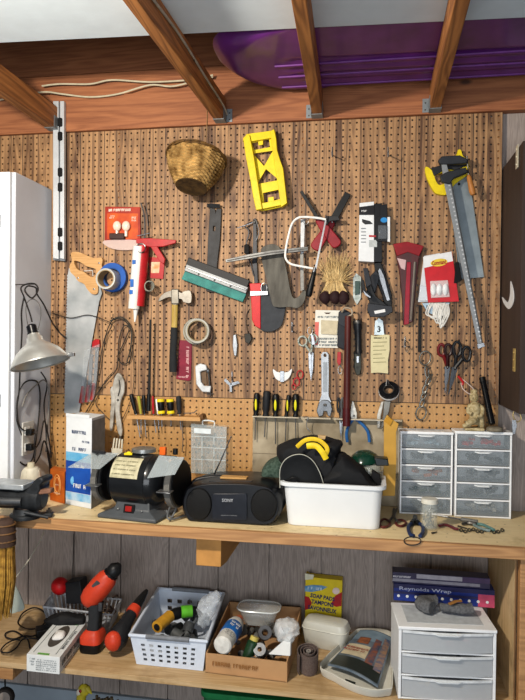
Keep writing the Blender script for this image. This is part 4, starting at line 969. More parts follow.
# red wrapped package
t = T('long_wrapped_pack', 'long narrow pack in red plastic wrap hanging beside the adhesive hooks pack', 'package')
b = M(); o_ = [(393, 244), (407, 241.5), (424, 246), (419, 260), (417, 280), (413, 322), (403, 325), (402, 300), (399, 270), (396, 256)]
b.px(o_, -.01, -.03); t.part('sleeve', b, mk('5a2528', .4, c2='3a2a2a', scale=30, stretch=(1, 1, .15), coat=.1), .004)
t.part('header', M().px([(393, 244), (407, 241.5), (424, 246), (419, 256), (408, 252), (397, 256)], -.0305, -.034), mk('8a0f1a', .4), .002)
t.part('stripe', M().px([(407, 262), (411, 262), (409, 324), (404, 325), (405, 300)], -.0305, -.034), mk('98142a', .4), .002)
t.part('tube_contents', M().tube([W(415, 262, -.033), W(411, 320, -.033)], .005, 8), mk('6a6058', .4)); t.part('window', M().px([(397, 258), (406, 260), (405, 270), (401, 268)], -.0305, -.033), clearmat('e8c8c8', .5, .15)); t.done()
# adhesive hook packs
t = T('adhesive_hooks_pack', 'white backing pack behind the red adhesive hooks pack', 'package')
t.part('card', M().px([(424, 256), (440, 253), (440, 302), (418, 302), (421, 280)], -.008, -.011), mk('d9dde2', .4, var=.06), .0005)
t.part('blister', M().px([(420, 285), (432, 287), (431, 301), (419, 301)], -.0111, -.02), clearmat('dfe6ee', .5, .15), .003); t.done()
t = T('adhesive_hooks_pack', 'red and white carded pack of adhesive hooks at the right', 'package')
t.part('card', M().px([(423, 257), (452, 251.5), (459, 301.5), (428, 302.5)], -.021, -.024), mk('c41a24', .35, var=.1), .0005)
t.part('white_corner', M().px([(423, 257), (451.5, 251.5), (453, 261), (424, 268)], -.0241, -.0245), WHITE)
t.part('logo_oval', M().px(rotp(ell(439, 262.5, 8.5, 3.8, 20), (439, 262.5), -8), -.0246, -.0252), mk('e6c63a', .4))
b = M(); b.text('Command', W(439, 262.7, -.0255), (1, 0, .13), (-.13, 0, 1), .022, fit=.05, bold=.03); t.part('lettering', b, mk('a01420', .5))
for u in (433, 439, 445): t.part('hook', M().ball(W(u + .3, 289.5, -.030), (.0105, .007, .022), 12, 8), mk('e8eaec', .3))
t.part('blister', M().px([(430, 281), (448, 280), (450, 297), (431, 298)], -.0246, -.03), clearmat('f0e8e8', .35, .15), .003); t.done()
t = T('string_bundle', 'bundle of white cord loops hanging under the adhesive hooks pack', 'string')
b = M(); R_ = random.Random(4)
for k in range(11):
    c0_ = 430 + k * 1.5; b.tube(path([(c0_, 303, -.02), (c0_ - 3 + R_.uniform(-2, 2), 314, -.024 - .001 * k), (435 + k * .7, 320 + R_.uniform(-4, 5) + (5 if k > 7 else 0), -.028), (c0_ + 4, 314, -.026 - .001 * k), (c0_ + 3, 304, -.02)], 5), .0026, 6)
t.part('cord', b, mk('e2e0da', .7)); t.part('plastic_bag', M().px([(422, 303), (450, 302.5), (447, 312), (438, 316), (428, 313)], -.012, -.018), clearmat('a8c4d8', .7, .2), .002); b = M(); b.scrib(W(436, 306.5, -.0185), (1, 0, 0), (0, 0, 1), .07, .014, 1, 16); t.part('lettering', b, mk('24303c', .5)); t.done()
# handsaw right
t = T('handsaw', 'handsaw with yellow and black handle and grey blade, at the right', 'saw')
t.part('blade', M().px([(447, 183), (469, 176), (484, 277), (462, 279), (458, 262)], -.014, -.0158), mk('8e999e', .4, .35, var=.12, c2='7b868c', scale=20))
b = M(); o_ = cr([(425, 168), (428, 167), (434, 171), (444, 166), (456, 155), (458, 150), (461, 150), (463, 156), (468, 160), (469, 170), (466, 176), (455, 184), (448, 194), (438, 194), (433, 190), (427, 178)], 3)
h_ = cr([(435, 175), (444, 172), (450, 170), (448, 180), (440, 185), (436, 181)], 3); t.part('handle', b.px(o_, -.007, -.028, holes=[h_]), YEL, .003)
t.part('grip', M().px([(431, 168), (444, 164), (455, 156), (462, 156), (468, 165), (456, 170), (446, 169), (434, 176)], -.0285, -.034), mk('24262a', .6), .003)
t.part('rivet', M().ball(W(459, 184, -.0165), (.005, .003, .005), 10, 6), BLACK); t.done()
# bar clamp
t = T('bar_clamp', 'long silver bar clamp with black jaws hanging over the yellow handled saw', 'clamp')
YB = -.058
t.part('bar', M().px([(441, 161), (446, 161), (451, 181), (483, 345), (478.5, 347.5), (444, 182)], YB, YB - .007), mk('8b8f92', .45, .2, var=.12), .001)
b = M()
for k in range(40): 
    f = k / 40; u = 445.6 + 35 * f; v = 172 + 172 * f; b.px([(u, v), (u + 1.6, v - .3), (u + 2.0, v + 1.2), (u + .4, v + 1.5)], YB - .0071, YB - .0076)
t.part('serration', b, mk('c4c6c8', .4, .3)); t.part('rail_groove', M().px([(449.5, 178), (451, 178), (483, 343), (481.8, 344)], YB - .0071, YB - .0076), mk('3c3e40', .5))
t.part('upper_jaw', M().px([(438, 160), (442, 156), (460, 155), (468, 159), (467, 163), (452, 164), (440, 164)], YB + .004, YB - .016), mk('2c2f34', .5), .003)
t.part('sliding_jaw', M().px([(440, 176), (446, 172), (466, 167), (468, 172), (454, 178), (450, 184), (442, 182)], YB + .004, YB - .018), mk('26292e', .5), .003)
t.part('wood_handle', M().lathe([(.004, 0), (.0085, .01), (.0095, .03), (.0115, .06), (.009, .072), (.003, .076)], W(468.5, 175, YB - .004), (W(473, 194, YB) - W(468.5, 175, YB)).normalized(), 16), mk('b5763a', .45))
t.part('screw_rod', M().tube([W(467, 156, YB - .004), W(468.5, 176, YB - .004)], .003, 8), DSTEEL)
t.part('end_stop', M().px([(477, 344), (484, 342.5), (485, 346.5), (478, 349)], YB + .002, YB - .01), STEEL, .001)
t.done()
one('clamp_pad', 'dark triangular plastic piece low beside the yellow handled saw blade', 'clamp part', M().px([(456, 262), (459, 262), (462, 280), (457, 283), (454, 283)], -.0165, -.03), BLK2, .001)
# strap and chain
t = T('chain_leash', 'short silver chain with rings hanging on a black strap', 'chain')
t.part('strap', M().px([(418.5, 305), (422, 305), (421, 352), (418, 352)], -.012, -.015), mk('17181a', .7), .0006)
def link(u, v, rx, ry, ang, Y): 
    return [W(*p, Y) for p in rotp(ell(u, v, rx, ry, 18), (u, v), ang)]
RG = mk('77756e', .3, .6)
for i, (u, v, rx, ry, a, Y) in enumerate(((425, 358, 5.5, 7, 10, -.02), (427, 372, 1.9, 6, -8, -.024), (428, 381, 2, 5, 22, -.02), (425, 389, 1.9, 5, 20, -.025), (423.5, 396, 2, 5, 22, -.02), (422, 403, 1.9, 4.6, 20, -.025), (421, 413, 5, 7, 12, -.02))):
    t.part('ring' if i in (0, 6) else 'link', M().tube(link(u, v, rx, ry, a, Y), .0029, 7, closed=True), RG)
t.part('hook', M().tube(path([(430, 376, -.026), (433, 374, -.03), (428, 382, -.03)], 3), .002, 6), RG); t.done()
one('wire_twist', 'thin silver wire twist hanging right of the cream slip', 'wire', M().tube(path([(405, 336, F0 - .003), (404, 346, -.014), (407, 352, -.014), (408, 343, -.014), (404, 340, -.014)], 4), .0013, 6), DSTEEL)
# big scissors
scissors('scissors', 'red and black handled scissors, leftmost of the hanging pair', (444, 395), (447.5, 367), (441.5, 350), (448, 350), mk('6a161a', .35), mk('2c1012', .35), -.016, 2.8, (4.2, 6.6), 'scissors hanging together at right', tip2=(446, 397), bm=mk('55575b', .35, .4), hr=.0052)
scissors('scissors', 'large black handled scissors, rightmost of the hanging pair', (447, 397), (455, 368), (457, 349), (466.5, 354), mk('17181c', .35), mk('17181c', .35), -.036, 3.0, (4.8, 8.0), 'scissors hanging together at right', tip2=(449, 396), bm=mk('36383c', .35, .4), hr=.0056)
t = T('scissors', 'small scissors with bright red wire handles beside the figurine head', 'scissors')
t.part('handle_sleeve', M().tube(path([(458, 376, -.07), (463, 382, -.07), (462, 385, -.07)], 3), .0045, 8), RED)
t.part('wire_loop', M().tube(path([(462, 379, -.07), (467, 383, -.07), (474, 390, -.07), (470, 394, -.07), (463, 389, -.07), (461, 383, -.07)], 4), .0016, 6), mk('d8c4bc', .4)); t.done()
# tall black tube standing in the corner
t = T('black_tube', 'black tube leaning on the wall behind the carved figurine', 'tube')
a, c_ = W(482.5, 379, -.03), W(492, 424, -.10)
t.part('tube', M().tube([a, c_], [.0105, .012], 16), mk('0e0f12', .2)); t.part('end_cap', M().tube([a - (c_ - a).normalized() * .005, a + (c_ - a).normalized() * .012], .0118, 16), BLACK); t.done()
# hooks and keys right of the drawers below the dark cabinet
t = T('cup_hook', 'brass cup hook under the dark wall cabinet holding loose keys', 'hook')
q = W(512, 417, -.2); b = M(); b.tube(path([(514, 411, -.2), (513, 416, -.2), (517, 422, -.2), (521, 419, -.2), (520, 414, -.2)], 4), .002, 6); t.part('hook', b, mk('b9a06a', .35, .7)); t.part('key', M().px([(512, 420), (516, 420), (517, 426), (515, 434), (513, 434), (512, 427)], -.2, -.203), STEEL, .0006); t.done()
# screwdriver rack: pale stained board with a top lip
zr = W(300, 417, -.03).z
t = T('tool_rack', 'stained beige board rack with screwdrivers along its top edge behind the bench things', 'rack')
xa, xb_ = W(252.5, 460, -.012).x, W(402, 460, -.012).x
t.part('back_board', M().bb((xa, -.013, BT + .001), (xb_, F0, zr)), mk('b5a890', .85, c2='8a7d66', scale=14, bump=.1), .001)
t.part('seam_strip', M().bb((xa, -.0145, W(300, 455, -.014).z - .001), (xb_, -.0131, W(300, 455, -.014).z + .001)), mk('7f735e', .8))
for u0, u1 in ((252.5, 299), (303, 331), (334, 402)):
    t.part('top_lip', M().bb((W(u0, 417, -.04).x, -.048, zr - .004), (W(u1, 417, -.04).x, -.0135, zr)), mk('cfc4ae', .7), .001)
t.done()
G2 = 'screwdrivers in the stained beige rack'
YI = mk('e6dc22', .35)
driver('black screwdriver with a yellow dash, leftmost in the beige rack', 257, 393, 255.5, 417.5, .0115, BLACK, None, -.03, G2, (255, 440), stripe=YI)
driver('tallest all black screwdriver in the beige rack', 267, 391, 265.5, 417.5, .0145, mk('1b1d21', .6), None, -.03, G2, (264.5, 437))
driver('black screwdriver with a broad yellow patch, third in the beige rack', 276, 394, 275.5, 417.5, .013, BLACK, None, -.03, G2, (275.5, 444), stripe=YI)
driver('slim black and yellow screwdriver leaning right, fourth in the beige rack', 289, 395, 286, 417.5, .009, BLACK, None, -.03, G2, (285.5, 442), stripe=YI)
driver('black and yellow screwdriver, last of five in the beige rack', 296, 394, 295.5, 417.5, .013, BLACK, None, -.03, G2, (296, 445), stripe=YI)
one('allen_key', 'thin silver hex key hanging from the beige rack under the wrench', 'hex key', M().tube(path([(303, 417, -.052), (308, 417, -.052), (307, 421, -.052), (307, 428, -.052), (311, 432, -.052)], 2), .0015, 6), STEEL)
# ================= things standing on the bench
def boxc(A, B, C, h, m=None):
    """box on corners A (front left), B (front right), C (back right), height h"""
    m = m or M(); D = A + C - B; up = Vector((0, 0, h)); return m.loft([[A, B, C, D], [p + up for p in (A, B, C, D)]])
Z = Vector((0, 0, 1))
# tall blue and white carton
A, B, C_ = H(65.5, 504, BT + .001), H(91, 509, BT + .001), H(104, 500.5, BT + .001); B.z = A.z; hh = W(64, 413, A.y).z - A.z
hh2 = hh * .97
t = T('paper_carton', 'tall opened white and blue carton standing behind the bench grinder', 'carton')
t.part('box', boxc(A, B, C_, hh2), mk('dfe3e6', .6, var=.05), .001)
xa = (B - A).normalized(); nn = xa.cross(Z).normalized(); wd = (B - A).length; O_ = A + nn * .0008
def quad(o, xa, x0, x1, z0, z1, m=None, th=.0006, n=None):
    m = m or M(); n = n or xa.cross(Z).normalized(); p = [o + xa * x0 + Z * z0, o + xa * x1 + Z * z0, o + xa * x1 + Z * z1, o + xa * x0 + Z * z1]; return m.prism(p, n * th)
t.part('blue_panel', quad(O_, xa, .002, wd - .002, .05, hh2 * .50), mk('163f94', .45, var=.2, c2='1d56b4', scale=12))
t.part('light_blue_band', quad(O_, xa, .002, wd - .002, hh2 * .502, hh2 * .60), mk('3f9cd0', .5, c2='8cc4e0', scale=20))
t.part('light_blue_band', quad(O_, xa, .002, wd - .002, .02, .048), mk('4fa4d4', .5, c2='d5e4ee', scale=20))
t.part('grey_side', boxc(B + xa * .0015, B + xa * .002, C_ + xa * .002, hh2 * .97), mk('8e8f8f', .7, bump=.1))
up_ = t.part('flap', quad(A + nn * .001, xa, 0, wd * .92, hh2 - .002, hh), mk('dfe3e6', .6, var=.05))
b = M(); b.scrib(O_ + xa * wd * .52 + Z * hh2 * .83 + nn * .0006, xa, Z, wd * .55, .019, 1, 21); b.scrib(O_ + xa * wd * .5 + Z * hh2 * .64 + nn * .0006, xa, Z, wd * .6, .019, 1, 22)
b.scrib(O_ + xa * wd * .8 + Z * hh2 * .73 + nn * .0006, xa, Z, wd * .3, .012, 1, 23); t.part('lettering', b, mk('2c3f66', .5))
b = M(); b.scrib(O_ + xa * wd * .55 + Z * .075 + nn * .0012, xa, Z, wd * .45, .024, 1, 25); b.scrib(O_ + xa * wd * .55 + Z * hh2 * .45 + nn * .0012, xa, Z, wd * .4, .016, 1, 25); t.part('lettering', b, WHITE, label='white lettering')
t.part('drop_logo', M().ball(O_ + xa * wd * .3 + Z * hh2 * .28 + nn * .0008, (.01, .0012, .016), 12, 8), mk('6db4e4', .4)); t.done()
# orange box
A, B, C_ = H(50, 500, BT + .001), H(64.5, 504, BT + .001), H(68, 500, BT + .001); hh = W(50, 469, A.y).z - A.z
t = T('orange_carton', 'small orange carton with an oval emblem, left of the tall carton', 'carton')
t.part('box', boxc(A, B, C_, hh), mk('cf6a22', .5, var=.2, c2='a94d18', scale=20), .001)
xa = (B - A).normalized(); n = xa.cross(Z).normalized(); ce = (A + B) / 2 + n * .0008
b = M()
for rx, rz in ((.021, .038), (.015, .028)):
    b.tube([ce + xa * rx * math.cos(a) + Z * (hh * .55 + rz * math.sin(a)) for a in [2 * math.pi * k / 24 for k in range(24)]], .0014, 5, closed=True)
t.part('emblem', b, mk('f2b066', .5)); b = M(); b.scrib(ce + Z * hh * .55 + n * .0006, xa, Z, .02, .009, 1, 3); b.scrib(ce + Z * hh * .28 + n * .0006, xa, Z, .042, .008, 1, 31); t.part('lettering', b, mk('f6e2cc', .5)); t.done()
# beige jug
t = T('beige_jug', 'ribbed beige plastic container between the vise and the orange carton', 'container')
pc = Vector((cx1 + .046, -.235, BT + .001)); b = M(); b.lathe([(.030, 0), (.036, .004), (.037, .07), (.034, .088), (.024, .10), (.004, .103)], pc, (0, 0, 1), 26)
for k in range(8): 
    a = 2 * math.pi * k / 8; b.tube([pc + Vector((.0365 * math.cos(a), .0365 * math.sin(a), .01)), pc + Vector((.036 * math.cos(a), .036 * math.sin(a), .07)), pc + Vector((.03 * math.cos(a), .03 * math.sin(a), .094))], .0025, 6)
b2 = M().lathe([(.012, .1), (.014, .102), (.013, .114), (0, .115)], pc, (0, 0, 1), 16)
for q in (b, b2):
    for p in q.v: p.z = pc.z + (p.z - pc.z) * 1.3
t.part('body', b, IVORY); t.part('cap', b2, mk('c9c0a6', .5)); t.done()
# bench vise
t = T('bench_vise', 'heavy dark steel bench vise at the left end of the bench', 'vise')
CI = mk('45484c', .5, .5, var=.3, scale=40, c2='2c2e31'); CI2 = mk('55463e', .6, .4, c2='322a26', scale=50)
o = H(20, 522, BT + .001)
vo = o.copy()
def VP_(x, y, z): return vo + Vector((x, y, z))
t.part('base', M().lathe([(.052, 0), (.052, .012), (.042, .018), (.038, .034), (.0, .036)], VP_(-.012, .055, 0), (0, 0, 1), 28), CI, .001)
t.part('base_lug', M().box(VP_(.05, .075, .008), (.05, .03, .014), (0, 0, .3)), CI, .003)
t.part('bolt', M().lathe([(.010, 0), (.010, .008), (.004, .009), (.004, .016)], VP_(.062, .078, .0155), (0, 0, 1), 6), DSTEEL)
b = M(); b.lathe([(.030, -.11), (.034, -.10), (.034, -.02), (.040, .0), (.040, .05), (.030, .062)], VP_(-.005, .05, .066), (1, .08, 0), 20); t.part('body', b.jit(.003, 40), CI, 0)
t.part('neck', M().lathe([(.034, .0), (.028, .02), (.03, .05)], VP_(-.005, .055, .034), (0, 0, 1), 16), CI2)
b = M(); b.prism([VP_(x, .02, z) for x, z in [(.005, .07), (.035, .072), (.058, .10), (.056, .118), (.072, .132), (.068, .146), (.052, .147), (.036, .134), (.022, .116), (.006, .10)]], (0, .07, 0)); t.part('fixed_jaw', b, CI, .006)
t.part('rusty_pad', M().box(VP_(.072, .04, .098), (.045, .03, .016), (0, -.15, 0)), mk('7e5a48', .7, var=.3), .004)
t.part('anvil_plate', M().box(VP_(-.062, .05, .112), (.135, .085, .020)), mk('b6bcc0', .3, .4), .004)
t.part('slide_bar', M().bb(VP_(-.13, .03, .072), VP_(-.02, .07, .098)), mk('8b9094', .35, .4), .003)
t.part('screw', M().tube([VP_(-.08, .0, .065), VP_(.0, .01, .065)], .014, 16), mk('7d8084', .35, .8))
t.part('handle', M().tube([VP_(-.072, -.05, .085), VP_(-.045, -.068, -.028)], .0065, 10), DSTEEL)
t.part('handle_end', M().ball(VP_(-.044, -.0685, -.030), .0095, 12, 8), STEEL)
t.part('swivel_arm', M().tube([VP_(.01, .01, .03), VP_(.085, .03, .012)], .006, 8), CI); t.done()
# bench grinder
t = T('bench_grinder', 'black twin wheel bench grinder with clear eye shields', 'grinder')
go = H(136, 519, BT + .001) + Vector((0, .055, 0)); GA = math.radians(-9)
zc = W(133, 479, go.y).z - BT
Mx = Matrix.Translation(go) @ Matrix.Rotation(GA, 4, 'Z')
def G(m): return m.xf(Mx)
GB = mk('17191c', .3, coat=.3); GG = mk('4b4f53', .45, var=.1)
b = M(); b.loft([[Vector(p) for p in l] for l in ([(-.125, -.085, 0), (.10, -.085, 0), (.10, .085, 0), (-.125, .085, 0)], [(-.125, -.085, .012), (.10, -.085, .012), (.10, .085, .012), (-.125, .085, .012)], [(-.075, -.06, .03), (.062, -.06, .03), (.062, .06, .03), (-.075, .06, .03)], [(-.06, -.05, zc - .05), (.055, -.05, zc - .05), (.055, .05, zc - .05), (-.06, .05, zc - .05)])])
t.part('base', G(b), GG, .004)
sw = t.part('switch_plate', G(M().box((-.012, -.0655, .035), (.04, .004, .03), (-.25, 0, 0))), BLACK, .001)
t.part('rocker_switch', G(M().box((-.012, -.0685, .036), (.024, .006, .018), (-.25, 0, 0))), mk('8e1a16', .4), .001, sub=sw)
for x in (-.055, .035): t.part('screw', G(M().ball((x, -.066, .03), (.005, .003, .005), 8, 6)), STEEL)
t.part('motor', G(M().lathe([(.035, -.106), (.055, -.102), (.078, -.092), (.087, -.078), (.0895, -.076), (.0895, .050), (.087, .052), (.083, .070), (.066, .086), (.04, .092)], (0, 0, zc), (1, 0, 0), 44)), GB)
b = M(); n_ = 14; R0 = .0902
for (a0, a1, x0, x1) in ((12, 62, -.075, .03),):
    va = []
    for i in range(n_ + 1):
        a = math.radians(a0 + (a1 - a0) * i / n_)
        for x in (x0, x1): 
            for r in (R0, R0 + .0008): va.append((x, -math.cos(a) * r, zc + math.sin(a) * r))
    f = []
    for i in range(n_):
        o4 = i * 4; f += [(o4 + 1, o4 + 3, o4 + 7, o4 + 5), (o4, o4 + 4, o4 + 6, o4 + 2), (o4, o4 + 1, o4 + 5, o4 + 4), (o4 + 2, o4 + 6, o4 + 7, o4 + 3)]
    b.add(va, f)
pl = t.part('rating_plate', G(b), mk('cfc9a8', .5, c2='a39d80', scale=45))
b = M()
for k in range(4):
    a = math.radians(20 + k * 10); b.scrib((-.025, -math.cos(a) * .0912, zc + math.sin(a) * .0912), (1, 0, 0), (0, math.sin(a), math.cos(a)), .085, .007, 1, 40 + k)
t.part('small_print', G(b), mk('5a583f', .6), sub=pl)
for s_ in (-1, 1):
    x = s_ * .136
    t.part('wheel_guard', G(M().lathe([(.03, -.018), (.075, -.018), (.08, -.014), (.08, .014), (.075, .018), (.03, .018)], (x, 0, zc - .002), (1, 0, 0), 36)), BLACK, .001)
    t.part('grinding_wheel', G(M().lathe([(.02, -.010), (.078, -.010), (.078, .010), (.02, .010)], (x + s_ * .004, -.012, zc - .004), (1, 0, 0), 40)), mk('6c6a66', .9, bump=.5, scale=200))
    t.part('spindle', G(M().lathe([(.030, -.02), (.030, .0), (.014, .002), (.014, .022)], (x - s_ * .02, 0, zc), (s_, 0, 0), 20)), DSTEEL)
    t.part('tool_rest', G(M().box((x, -.092, zc - .012), (.05, .03, .004), (.1, 0, 0))), STEEL, .001)
    if s_ < 0: pts = [(-.075, -.13, .048), (.05, -.13, .052), (.072, -.05, .092), (-.03, -.05, .088)]
    else: pts = [(-.045, -.13, .035), (.055, -.13, .055), (.058, -.07, .098), (-.035, -.07, .098)]
    b = M(); b.prism([Vector((x + p[0], p[1], zc + p[2])) for p in pts], (0, .001, .003)); es = t.part('eye_shield', G(b), clearmat('aab4b8', .42, .2), .0005)
    b = M(); b.tube([(x, -.03, zc + .08), (x, -.055, zc + .098), (x, -.075, zc + .09)], .004, 8); b.box((x, -.06, zc + .096), (.05, .012, .008)); t.part('shield_bracket', G(b), DGREY, .001)
b = M(); b.box((.104, -.045, zc + .112), (.022, .014, .026)); t.part('orange_tab', G(b), mk('e0601c', .45), .002)
t.part('shield_knob', G(M().lathe([(.009, 0), (.009, .02)], (.142, -.03, zc + .10), (0, 0, 1), 10)), BLACK, .001)
t.part('power_cord', G(M().tube([Vector(p) for p in cr([(.105, -.02, .03), (.13, -.03, .012), (.14, -.01, .05), (.125, .02, .075), (.11, .0, .04), (.13, -.05, .01), (.16, .05, .008), (.14, .13, .008)], 6, False)], .0035, 8)), mk('6a6c6e', .4)); t.done()
# things on the grinder
tp = Mx @ Vector((-.005, .02, zc + .0915))
t = T('metal_tin_lid', 'shallow silver lid resting on top of the bench grinder motor', 'lid')
t.part('lid', M().lathe([(.040, 0), (.042, .001), (.042, .013), (.038, .0145), (.0, .0135)], tp, (0, 0, 1), 30), mk('a9abaa', .3, .6), 0); t.done()
t = T('plastic_clip', 'small yellow clip lying in front of the silver lid on the grinder', 'clip')
p = Mx @ Vector((-.035, -.034, zc + .0915)); t.part('clip', M().box(p, (.028, .012, .006), (0.15, 0, .1)).ball(p + Vector((0.002, 0, .004)), (.009, .005, .004), 10, 6), YEL, .001); t.done()
t = T('comb_scraper', 'white toothed plastic comb standing behind the grinder', 'comb')
b = M()
for k in range(4): b.px([(112 + k * 2.9, 449 - k * .2), (113.6 + k * 2.9, 449 - k * .2), (115 + k * 2.6, 438 + k * .4), (113.6 + k * 2.6, 438 + k * .4)], -.10, -.106)
b.px([(111, 448), (122.5, 449), (121, 458), (112, 457)], -.10, -.106); t.part('toothed_head', b, IVORY, .001); t.part('handle', M().px([(113, 456), (119.5, 457), (117, 500), (112.5, 500)], -.101, -.107), IVORY, .001); t.done()
# parts organizer hanging on the board
t = T('parts_organizer', 'clear plastic compartment case with handle hanging above the boombox', 'organizer')
YO = -.02
b = M(); b.px([(191, 424), (226.5, 427), (225.5, 475), (191, 473)], YO, YO - .004); b.px([(191, 424), (226.5, 427), (225.5, 475), (191, 473)], YO - .034, YO - .036)
for e_ in (((191, 424), (226.5, 427)), ((226.5, 427), (225.5, 475)), ((225.5, 475), (191, 473)), ((191, 473), (191, 424))):
    p, q = W(*e_[0], YO - .036), W(*e_[1], YO - .036); b.prism([p, q, q + Vector((0, .036, 0)), p + Vector((0, .036, 0))], Vector((0, 0, .0015)) if abs(p.z - q.z) < .03 else Vector((.0015, 0, 0)))
t.part('case', b, clearmat('c4d2d6', .16, .15), .001)
dv_ = M()
for v in (436, 447, 459): dv_.tube([W(191.5, v, YO - .02), W(226, v + 1.5, YO - .02)], .0016, 4)
for u in (202, 214): dv_.tube([W(u, 437, YO - .02), W(u, 473, YO - .02)], .0016, 4)
t.part('dividers', dv_, clearmat('f0f4f4', .7, .3)); t.part('handle', M().tube(path([(203, 425, YO - .018), (203, 420.5, YO - .018), (214, 421.5, YO - .018), (214, 426, YO - .018)], 2), .0028, 8), clearmat('e8eeee', .7, .3))
R_ = random.Random(5); b = M()
for k in range(30):
    u = R_.uniform(193, 224); row = R_.choice((447, 459, 473)); p = W(u, row - R_.uniform(1, 4), YO - R_.uniform(.008, .03)); b.box(p, (.009, .003, .003), (R_.random() * 3, R_.random() * 3, R_.random() * 3))
t.part('small_hardware', b, mk('7f8e90', .4, .5), kind='stuff'); t.part('label', M().px([(194, 428), (211, 429), (211, 434), (194, 433)], YO - .0362, YO - .0368), mk('dde6ea', .4)); t.done()
one('wire_rod', 'thin rod with a white tip standing behind the grinder right shield', 'rod', M().tube(path([(182, 420, -.036), (183, 440, -.036), (182, 452, -.036)], 2), .0018, 6), STEEL)
# boombox
t = T('boombox', 'black portable cassette boombox on the bench with raised antenna', 'radio')
fb = H(230, 523.5, BT + .001).y + .01; bk = fb + .19
def BP(u, v, y=None): return W(u, v, fb if y is None else y)
o_ = [(186, 489), (194, 485), (210, 482.5), (245, 482.5), (262, 484.5), (272, 487), (279, 495), (281.5, 508), (278, 518), (270, 524), (240, 525.5), (210, 525), (192, 522), (185, 515), (182.5, 503)]
b = M(); L0 = [W(u, v, fb) for u, v in cr(o_, 4)]; zmin = BT + .0015
for p in L0: p.z = max(p.z, zmin)
ce = sum(L0, Vector()) / len(L0); L1 = [ce + (p - ce) * .95 + Vector((0, -.014, 0)) for p in L0]
for p in L1: p.z = max(p.z, zmin)
L2 = [p + Vector((0, bk - fb, 0)) for p in L0]; L3 = [ce + (p - ce) * .9 + Vector((0, bk - fb + .02, 0)) for p in L0]
for p in L3: p.z = max(p.z, zmin)
t.part('body', b.loft([L1, L0, L2, L3]), mk('111318', .35, var=.2), .001)
for c_, r_ in (((199, 504), (13, 16.5)), ((264, 505), (13.5, 16.5))):
    b = M(); ee = [W(u, v, fb - .0145) for u, v in ell(c_[0], c_[1], r_[0], r_[1], 28)]; cc = sum(ee, Vector()) / len(ee)
    b.loft([ee, [cc + (p - cc) * .93 + Vector((0, -.006, 0)) for p in ee], [cc + (p - cc) * .5 + Vector((0, -.010, 0)) for p in ee]])
    sp = t.part('speaker_grille', b, mk('08090b', .6, bump=.8, scale=500)) 
t.part('cassette_door', M().px(rrect(229.5, 507, 35, 27, 2), fb - .0145, fb - .019), mk('1d2028', .25), .0015)
cd_ = len(t.p) - 1
b = M(); b.text('SONY', BP(227.5, 500.5, fb - .0194), (1, 0, .03), (0, 0, 1), .015, fit=.038); t.part('lettering', b, mk('c8ccd2', .4), sub=cd_)
b = M(); b.scrib(BP(229, 515.5, fb - .0192), (1, 0, .03), (0, 0, 1), .055, .0035, 1, 9); t.part('small_print', b, mk('85888e', .4), sub=cd_)
tz = W(230, 483.5, fb + .01).z
for k in range(6): 
    p = W(220.5 + k * 4.3, 484.5, fb - .004); t.part('button', M().box((p.x, fb + .006, tz - .0005), (.0125, .016, .008)), mk('5c6068', .35), .001)
t.part('handle', M().tube(path([(190, 488, fb + .09), (196, 480, fb + .1), (215, 477, fb + .11), (245, 477.5, fb + .11), (268, 481.5, fb + .1), (274, 488, fb + .09)], 4), .0075, 10), mk('16181d', .35))
t.part('antenna', M().tube([W(211, 481, fb + .15), W(221, 460, fb + .155), W(231, 437, fb + .16)], [.0032, .0024, .0018], 8), CHROME); t.part('antenna_tip', M().ball(W(231, 437, fb + .16), .0035, 8, 6), CHROME)
t.part('top_panel', M().px([(208, 481), (252, 481.5), (250, 483.5), (210, 483.5)], fb + .04, fb + .012), mk('26282e', .4), .002)
t.done()
q = W(235, 478, fb + .07); one('wood_offcut', 'small flat piece of bare wood resting on top of the boombox', 'wood', M().bb((W(222, 478, fb + .08).x, fb + .05, tz + .006), (W(248, 478, fb + .08).x, fb + .088, tz + .012)), mk('c3975c', .7, var=.2, stretch=(.2, 1, 1)), .001)
# white tub
t = T('plastic_tub', 'white rectangular plastic tub on the bench full of bags', 'tub')
fy = H(335, 527.5, BT + .001).y; xl, xr_ = W(287, 520, fy).x, W(379.5, 520, fy).x; dp = .235
zt2 = W(335, 484.5, fy - .012).z; 
def rr3(x0, x1, y0, y1, r, z, n=5): return [Vector((p[0], p[1], z)) for p in rrect((x0 + x1) / 2, (y0 + y1) / 2, x1 - x0, y1 - y0, r, n)]
ex = W(279, 490, fy - .01).x; ex2 = W(386.5, 490, fy - .01).x
b = M()
def lerp(a, c, f): return a + (c - a) * f
loops = []
for f, z in ((0, BT + .0012), (.04, BT + .006), (.9, zt2 - .012)): loops.append(rr3(lerp(xl, ex + .012, f), lerp(xr_, ex2 - .012, f), lerp(fy, fy - .012, f), lerp(fy + dp, fy + dp + .012, f), .03, z))
loops += [rr3(ex, ex2, fy - .018, fy + dp + .02, .034, zt2 - .012), rr3(ex, ex2, fy - .018, fy + dp + .02, .034, zt2), rr3(ex + .012, ex2 - .012, fy - .007, fy + dp + .008, .03, zt2)]
for f, z in ((.9, zt2 - .01), (.04, BT + .008)): loops.append(rr3(lerp(xl, ex + .012, f) + .003, lerp(xr_, ex2 - .012, f) - .003, lerp(fy, fy - .012, f) + .003, lerp(fy + dp, fy + dp + .012, f) - .003, .027, z))
t.part('tub', b.loft(loops), mk('e3e7ea', .4, var=.04, scale=8), 0); t.done()
